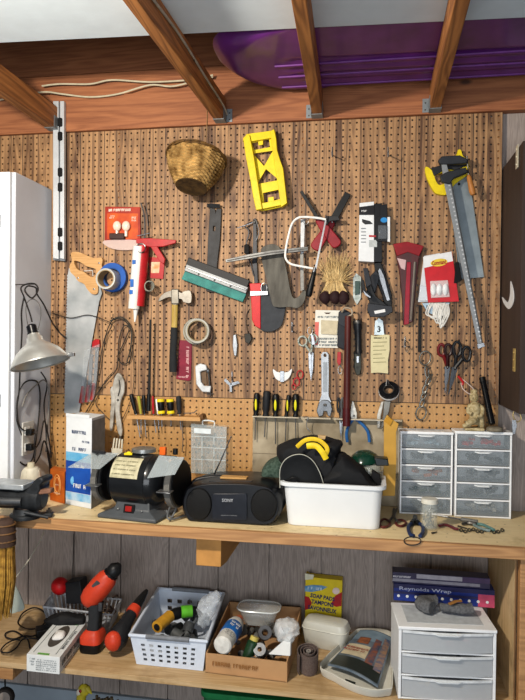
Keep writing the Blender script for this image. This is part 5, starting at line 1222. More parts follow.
# contents
def blob(pts, y0, y1, Mseed=1, amp=.006, subd=0, puff=.5, n=4, ys=None):
    """soft closed shape: outline traced at mid depth, bulging front and back"""
    ym = (y0 + y1) / 2; L = [W(u, v, ym) for u, v in cr(pts, n)]; c = sum(L, Vector()) / len(L); hd = (y1 - y0) / 2; loops = []
    for f in (-1, -.85, -.5, 0, .5, .85, 1):
        s_ = math.sqrt(max(0.0, 1 - f * f)) * (1 - puff) + puff if abs(f) < 1 else .25
        loops.append([c + (p - c) * s_ + Vector((0, f * hd, 0)) for p in L])
    m = M().loft(loops); m.jit(amp, 22, Mseed); return m
def intub(m):
    for p in m.v:
        p.z = max(p.z, BT + .02)
        if p.z < zt2 + .004:
            p.x = min(max(p.x, xl + .012), xr_ - .012); p.y = min(max(p.y, fy + .008), fy + dp - .012)
t = T('duffel_bag', 'black fabric bag with bright yellow handles stuffed in the white tub', 'bag')
b = blob([(277, 449), (288, 440), (305, 436), (325, 437), (342, 441), (340, 452), (352, 460), (366, 470), (374, 487), (360, 490), (300, 490), (286, 488), (281, 470)], fy + .03, fy + .19, 5, .010, puff=.55); 
intub(b)
t.part('bag_body', b, mk('1a1b1e', .8, bump=.5, scale=60))
b = M(); b.tube(path([(297, 447, fy + .005), (306, 440, fy - .0), (318, 440, fy - .005), (327, 448, fy - .012), (325, 456, fy - .01)], 5), .0075, 8, flat=((0, 1, 0), .4)); t.part('handle', b, mk('d9b71a', .55))
b = M(); b.tube(path([(307, 446, fy - .005), (316, 446, fy - .01), (322, 452, fy - .018), (326, 459, fy - .015)], 5), .010, 8, flat=((0, 1, 0), .4)); t.part('handle', b, mk('e6c820', .5))
t.part('tag', M().px([(318, 435), (326, 436), (325, 439.5), (318, 439)], fy + .05, fy + .035), mk('c8a878', .6), .001)
b = blob([(342, 452), (352, 458), (362, 466), (372, 480), (374, 489), (318, 489), (326, 470), (334, 458)], fy + .012, fy + .12, 9, .009, puff=.5); intub(b); t.part('side_flap', b, mk('0f1013', .7, bump=.4, scale=60)); t.done()
t = T('visor_cap', 'black visor cap with a pale piped edge in front of the tub bag', 'cap')
b = M(); ol = cr([(280, 488), (280, 470), (285, 460), (294, 455), (304, 455), (313, 461), (320, 473), (325, 489)], 4, False)
L = [W(u, v, fy + .012) for u, v in ol]; cc = W(302, 480, fy + .012)
b.loft([[p + Vector((0, .02, 0)) for p in L], L, [cc + (p - cc) * .82 + Vector((0, .004, 0)) for p in L], [cc + (p - cc) * .6 + Vector((0, .012, 0)) for p in L]]); t.part('shell', b, mk('131518', .6, bump=.2))
t.part('piped_edge', M().tube(L, .0014, 6), mk('b8b8ac', .5)); t.part('strap', M().tube(path([(287, 482, fy + .006), (294, 478, fy + .003), (304, 486, fy + .003)], 4), .004, 6), BLACK); t.done()
t = T('net_bag', 'faded green mesh bag bulging out of the left of the tub', 'bag')
b = blob([(262, 478), (264, 465), (272, 458), (281, 455), (287, 460), (284, 476), (276, 482)], fy + .06, fy + .16, 3, .010, puff=.5)
for p in b.v: p.z = max(p.z, tz + .012 if p.x < ex else zt2 + .002)
t.part('net', b, mk('4a5b50', .9, c2='27382e', bump=.8, scale=120)); t.done()
t = T('glass_jar', 'clear jar with a domed dark green lid in the white tub', 'jar')
jb = W(368, 474, fy + .15); t.part('jar', M().lathe([(.040, -.05), (.044, -.045), (.046, .035), (.042, .043), (.0, .044)], jb, (0, 0, 1), 28), clearmat('bcc0b4', .4, .1))
b = M(); b.lathe([(.0, .048 + .042), (.022, .048 + .039), (.042, .048 + .026), (.054, .048 + .008), (.056, .048), (.053, .044), (.0, .0445)], jb + Vector((-.008, 0, -.006)), (-.08, 0, 1), 28); t.part('lid', b, mk('0f3528', .2, coat=.5)); t.part('spout', M().px([(374, 458), (388, 459), (389, 466), (376, 466)], fy + .12, fy + .07), mk('10181a', .35), .003)
t.part('contents', M().px([(372, 470), (380, 475), (382, 486), (370, 486)], fy + .11, fy + .085), BLK2, .003); t.done()
# yellow envelope
t = T('yellow_envelope', 'tall crumpled yellow envelope standing between tub and clear drawers', 'envelope')
ye = fy + .17; zb_ = BT + .001
b = M(); ol = [(384, 421), (387, 415), (390, 418), (393, 420), (398.5, 424), (396, 432), (396.5, 460), (395, 496), (383, 496), (384, 460)]
L = [W(u, v, ye) for u, v in ol]
for p in L: p.z = max(p.z, zb_)
b.prism(L, (0, .012, 0)); b.jit(.002, 30); b2 = b; t.part('envelope', b2, mk('c4963e', .6, var=.15, scale=14, bump=.4), .001)
t.part('torn_flap', M().px([(384, 421), (390, 426), (393, 420), (388, 417)], ye - .001, ye - .005), mk('c08a20', .6), .0006); t.done()
# clear drawer units on the bench
WF = mk('f4f6f8', .4, var=.04); 
def drawers(label, A, B, dep, n, ztop, group, contents, tabw=.03, frame=.006, name='drawer_unit', pane=('8e989e', .30), gap=.0035, curved=False):
    t = T(name, label, 'drawers', group); xa = (B - A); wd = xa.length; xa = xa.normalized(); nb = Vector((-xa.y, xa.x, 0)); h = ztop - A.z
    def P(x, y, z): return A + xa * x + nb * y + Z * z
    def bx(x0, x1, y0, y1, z0, z1, m): return m.loft([[P(x0, y0, z), P(x1, y0, z), P(x1, y1, z), P(x0, y1, z)] for z in (z0, z1)])
    m = M(); bx(0, frame, 0, dep, 0, h, m); t.part('side_frame', m, WF, .001)
    m = M(); bx(wd - frame, wd, 0, dep, 0, h, m); t.part('side_frame', m, WF, .001)
    m = M(); bx(0, wd, dep - .004, dep, 0, h, m); t.part('back_panel', m, WF, .001)
    m = M(); bx(-.002, wd + .002, -.003, dep, h, h + .010, m); t.part('top', m, WF, .002)
    m = M(); bx(.03, wd - .03, .03, dep - .02, h + .0101, h + .0108, m); t.part('top_recess', m, mk('c6ccd2', .5), 0)
    dh = h / n
    for k in range(n):
        z0 = k * dh
        m = M(); bx(frame, wd - frame, 0.001, dep - .005, z0, z0 + .005, m); t.part('rail', m, WF, .0008)
        m = M(); zz0, zz1 = z0 + .006 + gap, z0 + dh - .002
        x0, x1 = frame + .002, wd - frame - .002
        segs = 8; loop = []
        def yy(x): return (-.012 * math.sin(math.pi * (x - x0) / (x1 - x0)) if curved else 0) + .001
        fr_ = [(x0 + (x1 - x0) * i / segs) for i in range(segs + 1)]
        m.loft([[P(x, yy(x), z) for x in fr_] + [P(x, yy(x) + .002, z) for x in reversed(fr_)] for z in (zz0, zz1)])
        bx(x0, x0 + .0015, .004, dep - .008, zz0, zz1 - .004, m); bx(x1 - .0015, x1, .004, dep - .008, zz0, zz1 - .004, m); bx(x0, x1, .004, dep - .008, zz0, zz0 + .0015, m)
        d = t.part('drawer', m, clearmat(*pane, .35), 0)
        m = M(); tw = tabw
        m.loft([[P(wd / 2 - tw, yy(wd / 2) - .0005, zz1), P(wd / 2 + tw, yy(wd / 2) - .0005, zz1), P(wd / 2 + tw * .6, yy(wd / 2) - .011, zz1 - .002), P(wd / 2 - tw * .6, yy(wd / 2) - .011, zz1 - .002)], [P(wd / 2 - tw, yy(wd / 2) - .0005, zz1 - .003), P(wd / 2 + tw, yy(wd / 2) - .0005, zz1 - .003), P(wd / 2 + tw * .6, yy(wd / 2) - .010, zz1 - .006), P(wd / 2 - tw * .6, yy(wd / 2) - .010, zz1 - .006)]])
        t.part('handle', m, clearmat('e8edf0', .8, .25), sub=d)
        if curved:
            m = M(); m.loft([[P(x, yy(x) - .004, z) for x in fr_] + [P(x, yy(x) + .0005, z) for x in reversed(fr_)] for z in (zz1 - .006, zz1 + .001)]); t.part('lip', m, mk('dfe3e6', .35), sub=d)
        if k in contents:
            m = M(); R_ = random.Random(k + 3); cc_, nn_ = contents[k]
            for i in range(nn_):
                s_ = R_.uniform(.008, .013); m.box(P(R_.uniform(frame + .03, wd - frame - .03), R_.uniform(.022, .05), zz0 + .010 + R_.uniform(0, dh * .3)), (s_ * 2.6, s_, s_), (R_.uniform(-.3, .3), R_.uniform(-.3, .3), R_.random() * 3))
            t.part('contents', m, mk(cc_, .5, var=.4, scale=60), kind='stuff')
    return t.done()
A = H(399.5, 513.5, BT + .0012); B = H(452, 515.8, BT + .0012); 
drawers('left of two small white drawer units with five clear drawers', A, B, -.020 - max(A.y, B.y), 5, W(425, 434.5, A.y).z, 'small drawer units on the bench', {4: ('b8d0e0', 7), 3: ('3a3e42', 9), 2: ('d0702c', 6), 1: ('1f4a34', 10), 0: ('23272a', 12)})
A = H(454.5, 516.5, BT + .0012); B = H(511, 519, BT + .0012); tU = W(480, 434.5, A.y).z
drawers('right of two small white drawer units, carved figurine on its top', A, B, -.020 - max(A.y, B.y), 5, tU, 'small drawer units on the bench', {4: ('d8301f', 10), 3: ('3c4045', 9), 2: ('666a70', 8), 1: ('4f545a', 9), 0: ('b8b6ae', 8)})
# carved figurine
FS = mk('cdbd94', .75, c2='8e7a50', scale=90, bump=.5)
fy2 = A.y + .042; zU = tU + .0112
t = T('carved_figurine', 'small cream carved figurine standing on the right drawer unit', 'figurine')
def FP(u, v, dy=0): return W(u, v, fy2 + dy)
b = M(); b.ball(FP(474, 397), (.016, .015, .020), 18, 12); b.ball(FP(474, 391.5, .003), (.012, .012, .009), 14, 8); b.ball(FP(472.6, 398, -.014), (.003, .004, .004), 8, 6)
for du in (-2, 1.6): b.ball(FP(473.5 + du, 395.5, -.013), (.0035, .0025, .002), 8, 6)
b.lathe([(.011, 0), (.020, .008), (.022, .024), (.017, .045), (.019, .062), (.015, .08)], FP(474.5, 402), (0.02, 0, -1), 18)
b.tube(path([(478, 405, fy2), (482.5, 409, fy2 - .008), (481, 416, fy2 - .016), (477, 416, fy2 - .022)], 4), [.008] * 5 + [.007] * 4 + [.006] * 4, 10)
b.tube(path([(470, 405, fy2), (468, 411, fy2 - .01), (472, 414, fy2 - .022)], 4), .0075, 10)
b.tube(path([(477, 419, fy2), (472, 422, fy2 - .03), (466, 424, fy2 - .034)], 4), [.012] * 5 + [.009] * 4, 10)
b.tube(path([(473, 420, fy2), (468, 424, fy2 - .03), (464, 426, fy2 - .02)], 4), [.012] * 5 + [.008] * 4, 10)
b.tube(path([(481, 410, fy2), (481, 428, fy2)], 1), [.010, .012], 10)
for p in b.v: p.z = max(p.z, zU + .010)
t.part('figure', b, FS); q = FP(473, 428); t.part('pedestal', M().bb((FP(464, 428).x, fy2 - .035, zU), (FP(483, 428).x, fy2 + .03, zU + .0095)), FS, .002); t.done()
q = W(491, 428, fy2 - .02); one('flat_stone', 'flat rounded greyish stone beside the carved figurine', 'stone', M().lathe([(.024, 0), (.028, .004), (.027, .012), (.020, .016), (0, .017)], Vector((FP(493, 420).x, fy2 - .03, zU)), (0, 0, 1), 20), mk('8f8674', .85, c2='6b6252', bump=.4))
# jar with screws
t = T('screw_jar', 'clear jar of screws with a white lid on the bench front', 'jar')
jp = H(429.3, 528.5, BT + .001); jh = W(429, 498.5, jp.y).z - BT
t.part('jar', M().lathe([(.0, 0), (.024, .001), (.026, .004), (.026, jh * .76), (.023, jh * .82), (.023, jh * .84), (.0245, jh * .76), (.0245, .006), (0, .005)], jp, (0, 0, 1), 28), clearmat('d6dcd6', .14, .06))
t.part('lid', M().lathe([(.0265, jh * .845), (.027, jh * .85), (.0265, jh * .98), (.024, jh), (0, jh)], jp, (0, 0, 1), 28), mk('dad8cc', .5))
R_ = random.Random(9); b = M()
for k in range(60):
    a = R_.uniform(0, 6.28); r = R_.uniform(0, .019); p = jp + Vector((r * math.cos(a), r * math.sin(a), .009 + R_.random() * jh * .55)); b.box(p, (.011, .003, .003), (R_.random() * 3, R_.random() * 3, R_.random() * 3))
t.part('screws', b, mk('6c6a5e', .4, .4), kind='stuff'); t.done()
# hand tools lying on the bench: flat on the top plane
def flat(pts, r, z=None, n=5, closed=False): return [Vector(p) for p in cr([tuple(H(u, v, BT + (z or r) + .001)) for u, v in pts], n, closed)]
t = T('scissors', 'dark red handled scissors lying on the bench beside the white tub', 'scissors')
HR = mk('5c2622', .4); t.part('handle', M().tube(flat([(380, 523), (384, 519), (390, 522), (388, 526), (382, 527)], .004, n=5, closed=True), .004, 8, closed=True), HR); t.part('handle', M().tube(flat([(396, 521), (402, 520), (406, 523), (402, 526), (397, 525)], .004, n=5, closed=True), .004, 8, closed=True), HR)
b = M(); b.tube(flat([(389, 521), (393, 516), (394, 508)], .0045), [.005] * 5 + [.0045] * 5 + [.002], 8, flat=((0, 0, 1), .5)); t.part('blade', b, DSTEEL); b = M(); b.tube(flat([(397, 521), (394, 516), (397, 508)], .010, z=.010), [.005] * 5 + [.0045] * 5 + [.002], 8, flat=((0, 0, 1), .5)); t.part('blade', b, DSTEEL); t.done()
t = T('pliers', 'small dark pliers with blue handles lying by the screw jar', 'pliers')
NB = mk('1c2f58', .4)
t.part('handle', M().tube(flat([(413, 522), (408.5, 527), (410, 534), (414, 536)], .006), .0062, 8), NB); t.part('handle', M().tube(flat([(417, 522), (422.5, 526), (423, 532), (420, 536)], .006), .0062, 8), NB)
t.part('jaw', M().tube(flat([(412, 523), (415, 520.5), (418, 523)], .009), .0085, 8), BLACK); t.part('nose', M().tube(flat([(415, 521), (415, 516)], .009), [.008] * 5 + [.004], 8), DSTEEL); t.done()
t = T('long_screwdriver', 'long grey screwdriver lying behind the small bench tools', 'screwdriver')
t.part('shaft', M().tube(flat([(437, 515), (462, 519.5)], .004, z=.006), .0028, 8), STEEL); t.part('handle', M().tube(flat([(461, 519.3), (465, 520), (474, 521.5), (478, 522)], .0075, z=.0085), [.004] + [.0075] * 14 + [.006], 10), mk('6b6a66', .4)); t.done()
one('bench_knife', 'dark maroon folding tool lying right of the screw jar', 'knife', M().tube(flat([(439, 526), (444, 524.5), (450, 526), (455, 528.5), (459, 529)], .006), [.003] + [.0065] * 18 + [.003, .003], 8, flat=((0, 0, 1), .7)), mk('5e242c', .4))
t = T('small_pliers', 'pale teal handled pliers lying in front of the right drawers', 'pliers')
TL = mk('5f8784', .45)
t.part('handle', M().tube(flat([(474, 524), (482, 524.5), (488, 527), (494, 530)], .005), .005, 8), TL); t.part('handle', M().tube(flat([(474, 525), (480, 528), (486, 530), (490, 530.5)], .005), .005, 8), mk('7a8c8c', .4)); t.part('jaw', M().tube(flat([(476, 524.5), (468, 523), (462, 524)], .006), [.0075] * 6 + [.005] * 4 + [.003], 8), DSTEEL); t.done()
b = M(); R_ = random.Random(2)
for k in range(11):
    u = 461 + k * 4.1; v = 530 + math.sin(k * 1.7) * 1.2 + k * .12; b.tube([Vector(p) for p in cr([tuple(H(u + 1.7 * math.cos(a), v + 1.5 * math.sin(a), BT + .003)) for a in (0, 1.57, 3.14, 4.7)], 4)], .0016, 5, closed=True)
one('wire_chain', 'thin dark wire chain lying along the bench front at the right', 'chain', b, mk('2e302e', .5, .4))
for k, (u, v, u2, v2, lb) in enumerate(((458, 526, 467, 528.5, 'short silver bolt lying beside the pale teal pliers jaws'), (432, 533, 437, 532, 'tiny screw lying on the bench by the screw jar'))):
    one('loose_bolt', lb, 'bolt', M().tube([H(u, v, BT + .004), H(u2, v2, BT + .004)], [.0035, .002], 6), DSTEEL)
one('wire_ring', 'black wire ring hooked over the bench front edge', 'ring', M().tube([W(u, v, -bd - .023) for u, v in ell(412.5, 541, 8.5, 4.2, 26)], .0018, 6, closed=True), BLACK)
# ================= things on the lower shelf
S0 = SH + .001
# glove box
t = T('glove_box', 'white and green box of disposable gloves at the left of the lower shelf', 'box')
A = H(26.5, 671, S0); B = H(59.5, 674.5, S0); hb = W(26, 654, A.y).z - S0
Dp = H(57.5, 619, S0 + hb); Cp = H(86, 621.5, S0 + hb); vec = Vector((Dp.x - A.x, Dp.y - A.y, 0)); L_ = vec.length; 
if A.y + vec.y > .012: vec *= (.012 - A.y) / vec.y
b = M(); b.loft([[A, B, B + vec, A + vec], [p + Z * hb for p in (A, B, B + vec, A + vec)]]); t.part('box', b, mk('e3e6e6', .5, var=.04), .001)
U = vec.normalized(); X_ = (B - A).normalized(); wd = (B - A).length; ln = vec.length; O_ = A + Z * (hb + .0006)
def tq(x0, x1, y0, y1, dz=.0004, m=None): m = m or M(); return m.prism([O_ + X_ * x + U * y for x, y in ((x0, y0), (x1, y0), (x1, y1), (x0, y1))], Z * dz)
t.part('dark_opening', M().prism([O_ + X_ * (wd * (.5 + .22 * math.cos(a))) + U * (ln * (.52 + .3 * math.sin(a))) for a in [2 * math.pi * k / 28 for k in range(28)]], Z * .0004), mk('4c4640', .8))
b = M().ball(O_ + X_ * wd * .52 + U * ln * .5 + Z * .004, (.022, .03, .014), 16, 10).jit(.006, 50); t.part('glove', b, mk('ebe8e4', .6, bump=.3))
t.part('green_band', tq(wd * .15, wd * .8, ln * .86, ln * .97), mk('4f9a4a', .5)); t.part('green_band', tq(wd * .3, wd * .65, ln * .02, ln * .06), mk('6aa84a', .5))
b = M(); tq(wd * .14, wd * .155, .06 * ln, .9 * ln, m=b); tq(wd * .82, wd * .835, .06 * ln, .9 * ln, m=b); t.part('border_line', b, mk('3c4a46', .5))
b = M(); b.scrib(O_ + X_ * wd * .9 + U * ln * .45, U, -X_, ln * .5, wd * .13, 1, 5); t.part('lettering', b, mk('3a4044', .5))
nf = X_.cross(Z).normalized(); b = M(); b.scrib(A + X_ * wd * .6 + Z * hb * .45 + nf * .0004, X_, Z, wd * .62, hb * .7, 6, 7); b.scrib(A + X_ * wd * .18 + Z * hb * .6 + nf * .0004, X_, Z, wd * .16, hb * .5, 3, 8); t.part('lettering', b, mk('8a9094', .5))
ns = U.cross(Z).normalized(); b = M(); b.scrib(B + U * ln * .42 + Z * hb * .5 + ns * .0004, U, Z, ln * .7, hb * .55, 1, 17); b.scrib(B + U * ln * .42 + Z * hb * .15 + ns * .0004, U, Z, ln * .6, hb * .16, 1, 18); t.part('lettering', b, mk('2d3236', .5)); t.done()
# white slotted basket with odds and ends
t = T('slotted_basket', 'white slotted plastic basket behind the glove box', 'basket')
rz = S0 + .075
FL, FR, BR, BL = H(47, 603, rz), H(104, 606, rz), H(120, 592, rz), H(68, 588, rz)
FL, FR = H(47, 604, rz), H(100, 609, rz); 
FL = Vector((FL.x, -.16, rz)); FR = Vector((W(112, 606, -.18).x, -.18, rz)); BR = Vector((W(121, 600, -.04).x, -.035, rz)); BL = Vector((W(52, 600, -.03).x, -.03, rz))
cn = (FL + FR + BR + BL) / 4; bot = [cn + (p - cn) * .86 for p in (FL, FR, BR, BL)]; 
for p in bot: p.z = S0 + .001
b = M(); b.loft([bot, [p + Z * .002 for p in bot]])
top = [FL, FR, BR, BL]
for i in range(4):
    j = (i + 1) % 4; n_ = 16 if i % 2 == 0 else 8
    b.tube([top[i], top[j]], .004, 6)
    b.tube([bot[i] + Z * .012, bot[j] + Z * .012], .003, 6)
    for k in range(n_ + 1):
        f = k / n_; b.tube([top[i].lerp(top[j], f), bot[i].lerp(bot[j], f)], .0026, 5)
t.part('slotted_walls', b, mk('b9bec6', .5)); t.done()
one('red_ball', 'bright red ball resting in the slotted basket', 'ball', M().ball(Vector((W(60, 586, -.10).x, -.10, W(60, 586, -.10).z)), .034, 24, 16), mk('b01418', .45))
t = T('adapter_box', 'black rectangular box standing in the slotted basket', 'box')
t.part('box', M().px([(65, 583), (80, 581), (83, 604), (66, 604)], -.06, -.12), mk('17181b', .5), .003); t.part('cord', M().tube(path([(72, 582, -.09), (73, 560, -.05), (73.5, 540, -.015), (73.5, 534, -.01)], 4), .0016, 6), mk('3a3836', .5)); t.done()
b = M(); R_ = random.Random(12)
for k in range(26):
    u = R_.uniform(84, 116); v = R_.uniform(594, 612); y = R_.uniform(-.15, -.06); p = W(u, v, y); b.tube([p, p + Vector((R_.uniform(-.03, .03), R_.uniform(-.02, .02), R_.uniform(-.012, .012)))], R_.uniform(.003, .007), 7)
for p in b.v: p.z = max(p.z, S0 + .006)
o = one('metal_fittings', 'jumble of small metal fittings filling the slotted basket', 'fittings', b, mk('6c5c54', .45, .4, c2='3b2c28', scale=40)); o['kind'] = 'stuff'
# cables heaped on the shelf
def sc(pts, z=.004, r=.0028, n=6): return M().tube([Vector(p) for p in cr([tuple(H(u, v, S0 + z + (k % 3) * .002)) for k, (u, v) in enumerate(pts)], n, False)], r, 7)
one('cable_loop', 'thin black cable looping wide over the left of the lower shelf', 'cable', sc([(30, 648), (28, 640), (23, 636), (14, 631), (6, 633), (6, 637), (14, 639), (24, 636), (34, 636), (44, 630), (46, 624)], .004), BKC)
b_ = M().tube(path([(46, 622, -.12), (38, 628, -.2), (26, 629, -.2), (18, 625, -.16), (22, 614, -.1), (32, 608, -.04), (40, 609, -.04), (46, 614, -.06)], 6), .003, 7)
for p in b_.v: p.z = max(p.z, S0 + .004)
one('cable_loop', 'black cable making a tall loop in front of the siding', 'cable', b_, BKC)
one('cable_loop', 'black cable forming the front ring at the shelf left end', 'cable', sc([(20, 640), (14, 640), (6, 644), (1, 650), (3, 652.5), (10, 652), (17, 647), (22, 640), (30, 638), (42, 640)], .009), BKC)
b = blob([(45, 620), (52, 615), (62, 614), (76, 614), (85, 617), (83, 624), (72, 627), (56, 628), (47, 625)], -.26, -.20, 6, .012, puff=.5)
for p in b.v: p.z = max(p.z, S0)
one('black_pouch', 'crumpled black pouch lying between glove box and slotted basket', 'pouch', b, mk('141416', .7, bump=.6, scale=50))
one('power_adapter', 'small black power adapter among the cables left of the glove box', 'adapter', M().box(H(43, 632, S0 + .02), (.05, .05, .036), (0, 0, .6)), BLACK, .004)
# drill
t = T('cordless_drill', 'red and black cordless drill standing on its battery', 'drill')
DR = mk('c93f26', .42, var=.1); yd = H(93, 653, S0).y + .03
def DW(u, v, dy=0): return W(u, v, yd + dy)
b = M(); zb0 = S0 + .0005
def dl(cx, cy, w_, dep, z): return [Vector((p[0], p[1], z)) for p in rrect(cx, cy, w_, dep, min(w_, dep) * .3, 4)]
px_ = DW(93, 645).x; kx = .0033
b.loft([dl(px_, yd, .074, .085, zb0), dl(px_, yd, .078, .09, zb0 + .006), dl(px_, yd, .076, .088, zb0 + .03)]); t.part('battery_base', b, BLACK)
b = M(); b.loft([dl(px_, yd, .077, .088, zb0 + .0305), dl(px_, yd, .077, .088, zb0 + .052), dl(px_ + .002, yd, .06, .07, zb0 + .066), dl(px_ + .004, yd, .042, .052, zb0 + .074)]); t.part('battery', b, DR)
hz = W(97, 603, yd).z; b = M(); b.loft([dl(px_ + .004, yd, .044, .050, zb0 + .0745), dl(px_ + .008, yd, .040, .048, zb0 + .11), dl(px_ + .010, yd, .044, .052, hz)]); t.part('grip', b, mk('26282b', .7))
b = M(); tr = DW(106, 606, -.0); b.box(DW(100.5, 607, -.022), (.014, .012, .03)); t.part('trigger', b, mk('3a3c40', .5), .003)
ax0, ax1 = W(88, 601, yd), W(111, 574, yd + .02); dd_ = (ax1 - ax0); Lb = dd_.length; dd_ = dd_.normalized()
t.part('motor_housing', M().lathe([(.0, -.018), (.019, -.014), (.032, -.002), (.039, .02), (.040, Lb * .55), (.036, Lb * .85), (.027, Lb * .98)], ax0, dd_, 24), DR)
t.part('chuck', M().lathe([(.024, Lb * .98), (.026, Lb + .01), (.025, Lb + .028), (.018, Lb + .036), (.010, Lb + .046), (.0, Lb + .047)], ax0, dd_, 20), mk('1d1e20', .4, .3))
t.part('torque_ring', M().lathe([(.0265, Lb * .94), (.0285, Lb * .95), (.0285, Lb * 1.03), (.0265, Lb * 1.04)], ax0, dd_, 12), BLACK)
t.part('name_plate', M().box(ax0 + dd_ * Lb * .62 + Vector((-.008, -.037, .012)), (.028, .005, .016), (0.35, math.radians(-47), 0)), mk('4a4c50', .5), .001); t.done()
# second cordless tool
t = T('cordless_tool', 'slim red and black cordless hand tool leaning back on the shelf', 'power tool')
p0, p1, p2, p3 = H(112, 649, S0 + .034), W(122, 630, -.30), W(134, 610, -.23), W(147, 590, -.16)
pts = [Vector(p) for p in cr([tuple(p) for p in (p0, p1, p2, p3)], 6, False)]; n_ = len(pts)
pts = [p if p.z > S0 + .03 else Vector((p.x, p.y, max(p.z, S0 + .034))) for p in pts]
def rad(f): return .012 + .022 * (1 - f) ** .6 + .006 * math.sin(f * 9)
t.part('grip_body', M().tube(pts[3:12], [rad(i / n_) for i in range(3, 12)], 18), mk('1f2023', .5)); t.part('end_cap', M().tube(pts[:4], [.018, .030, .033, rad(3 / n_)], 18), mk('26282b', .45))
b = M(); b.ball(pts[2] + Vector((.0, -.012, .016)), (.030, .026, .034), 16, 10); t.part('red_panel', b, DR); b = M(); b.tube([pts[11], pts[12], pts[13]], [rad(11 / n_) + .004, .0235, .020], 18); t.part('red_collar', b, DR)
t.part('nose', M().tube(pts[13:], [.019, .018, .016, .013, .010, .006][:len(pts) - 13], 14), mk('17181a', .25, coat=.4)); t.part('side_rail', M().tube([p + Vector((-.030 + .012 * i / 10, -.005, .004)) for i, p in enumerate(pts[1:12])], .005, 8), DGREY); t.done()
# white holed basket
t = T('storage_basket', 'white holed plastic basket of hose fittings on the lower shelf', 'basket')
A, B = H(136.5, 664, S0), H(203, 671, S0); th = W(131, 636, A.y - .01).z; 
TA, TB = H(130, 635, th), H(206.5, 641.5, th); TC, TD = H(229, 590, th), H(167, 584, th)
cap = -.002
for p in (TC, TD): p.y = min(p.y, -.012); p.z += .022
cn_ = (TA + TB + TC + TD) / 4; Cb = TC + (A - TA) * 0 + (cn_ - TC) * .13; Db = TD + (cn_ - TD) * .13; Cb.z = Db.z = S0
WB = mk('cfd9e8', .45, var=.05)
def panel(p, q, r, s_, th_, holes=0, rows=0):   # p,q bottom; r,s top (q->r side); thin wall with a grid of square holes
    m = M(); n = (q - p).cross(s_ - p).normalized() * th_
    outer = [p, q, r, s_]; hs = []
    if holes:
        for i in range(holes):
            for j in range(rows):
                a0 = .10 + .8 * (i + .22) / holes; a1 = .10 + .8 * (i + .68) / holes; b0 = .12 + .66 * (j + .2) / rows; b1 = .12 + .66 * (j + .72) / rows
                f = lambda a, b_: (p.lerp(q, a)).lerp(s_.lerp(r, a), b_)
                hs.append([f(a0, b0), f(a1, b0), f(a1, b1), f(a0, b1)])
    return m.prism(outer, n, hs)
t.part('front_wall', panel(A, B, TB, TA, -.002, 7, 4), WB); t.part('back_wall', panel(Db, Cb, TC, TD, .002, 5, 3), WB); t.part('side_wall', panel(A, Db, TD, TA, .002), WB); t.part('side_wall', panel(B, Cb, TC, TB, -.002), WB)
b = M(); b.loft([[A, B, Cb, Db], [p + Z * .002 for p in (A, B, Cb, Db)]]); t.part('floor_panel', b, WB)
b = M(); b.tube([TA, TB], .006, 8); b.tube([TB, TC], .006, 8); b.tube([TC, TD], .006, 8); b.tube([TD, TA], .006, 8)
for p in (TA, TB, TC, TD): b.ball(p, .0065, 10, 8)
t.part('rim', b, WB); GH = mk('777b82', .5)
t.part('handle', M().tube([TA.lerp(TB, .22) - Vector((0, .004, -.002)), TA.lerp(TB, .78) - Vector((0, .004, -.002))], .0085, 10), GH); t.part('handle', M().tube([TD.lerp(TC, .22) + Z * .003, TD.lerp(TC, .78) + Z * .003], .0085, 10), GH); t.done()
mid = (A + B + Cb + Db) / 4
t = T('hose_nozzle', 'yellow and black hose nozzle with bright green collar in the basket', 'nozzle')
q0 = H(157, 627, S0 + .10); q1 = H(170, 616, S0 + .105); q2 = H(181, 612, S0 + .11); q3 = H(192, 611, S0 + .11)
t.part('yellow_end', M().tube([q0, q1], [.021, .021], 18), mk('c8922a', .5)); t.part('bore', M().tube([q0 + (q0 - q1) * .02, q0 + (q0 - q1) * .03], .012, 14), BLK2)
t.part('black_barrel', M().tube([q1, q1.lerp(q2, .5), q2], [.018, .022, .02], 16), BLACK); t.part('green_collar', M().tube([q2, q3], [.022, .021], 18), mk('5cb32c', .45)); t.part('black_end', M().tube([q3, q3 + (q3 - q2) * .5], [.019, .014], 16), BLACK); t.done()
b = M(); R_ = random.Random(3)
for k in range(16):
    f, g = R_.uniform(.15, .85), R_.uniform(.12, .8); p = A.lerp(B, f).lerp(Db.lerp(Cb, f), g); r_ = R_.uniform(.013, .02); p.z = S0 + .004 + r_ + R_.uniform(0, .045); a = R_.uniform(0, 3); b.tube([p, p + Vector((math.cos(a) * .04, math.sin(a) * .03, R_.uniform(0, .02)))], r_, 10)
o = one('hose_fittings', 'dark and grey hose fittings piled in the bottom of the white basket', 'fittings', b, mk('55585a', .5, c2='26282a', scale=25)); o['kind'] = 'stuff'
b = blob([(198, 620), (200, 604), (204, 596), (213, 594), (221, 598), (216, 612), (209, 622), (202, 626)], A.y + .09, A.y + .2, 8, .010, puff=.45).jit(.012, 70, 2); one('plastic_bag', 'clear crinkled plastic bag stuffed at the right of the white basket', 'bag', b, clearmat('e4eaf0', .32, .12, .22))
t = T('grey_hook', 'large grey plastic hook lying over the fittings in the white basket', 'hook'); t.part('hook', M().tube([Vector(p) for p in cr([tuple(H(*q)) for q in ((189, 600, th), (194, 610, th - .01), (196, 620, th - .02), (190, 625, th - .03), (184, 624, th - .03))], 5, False)], [.003] * 6 + [.006] * 14 + [.004], 8), mk('5d6268', .45)); t.done()
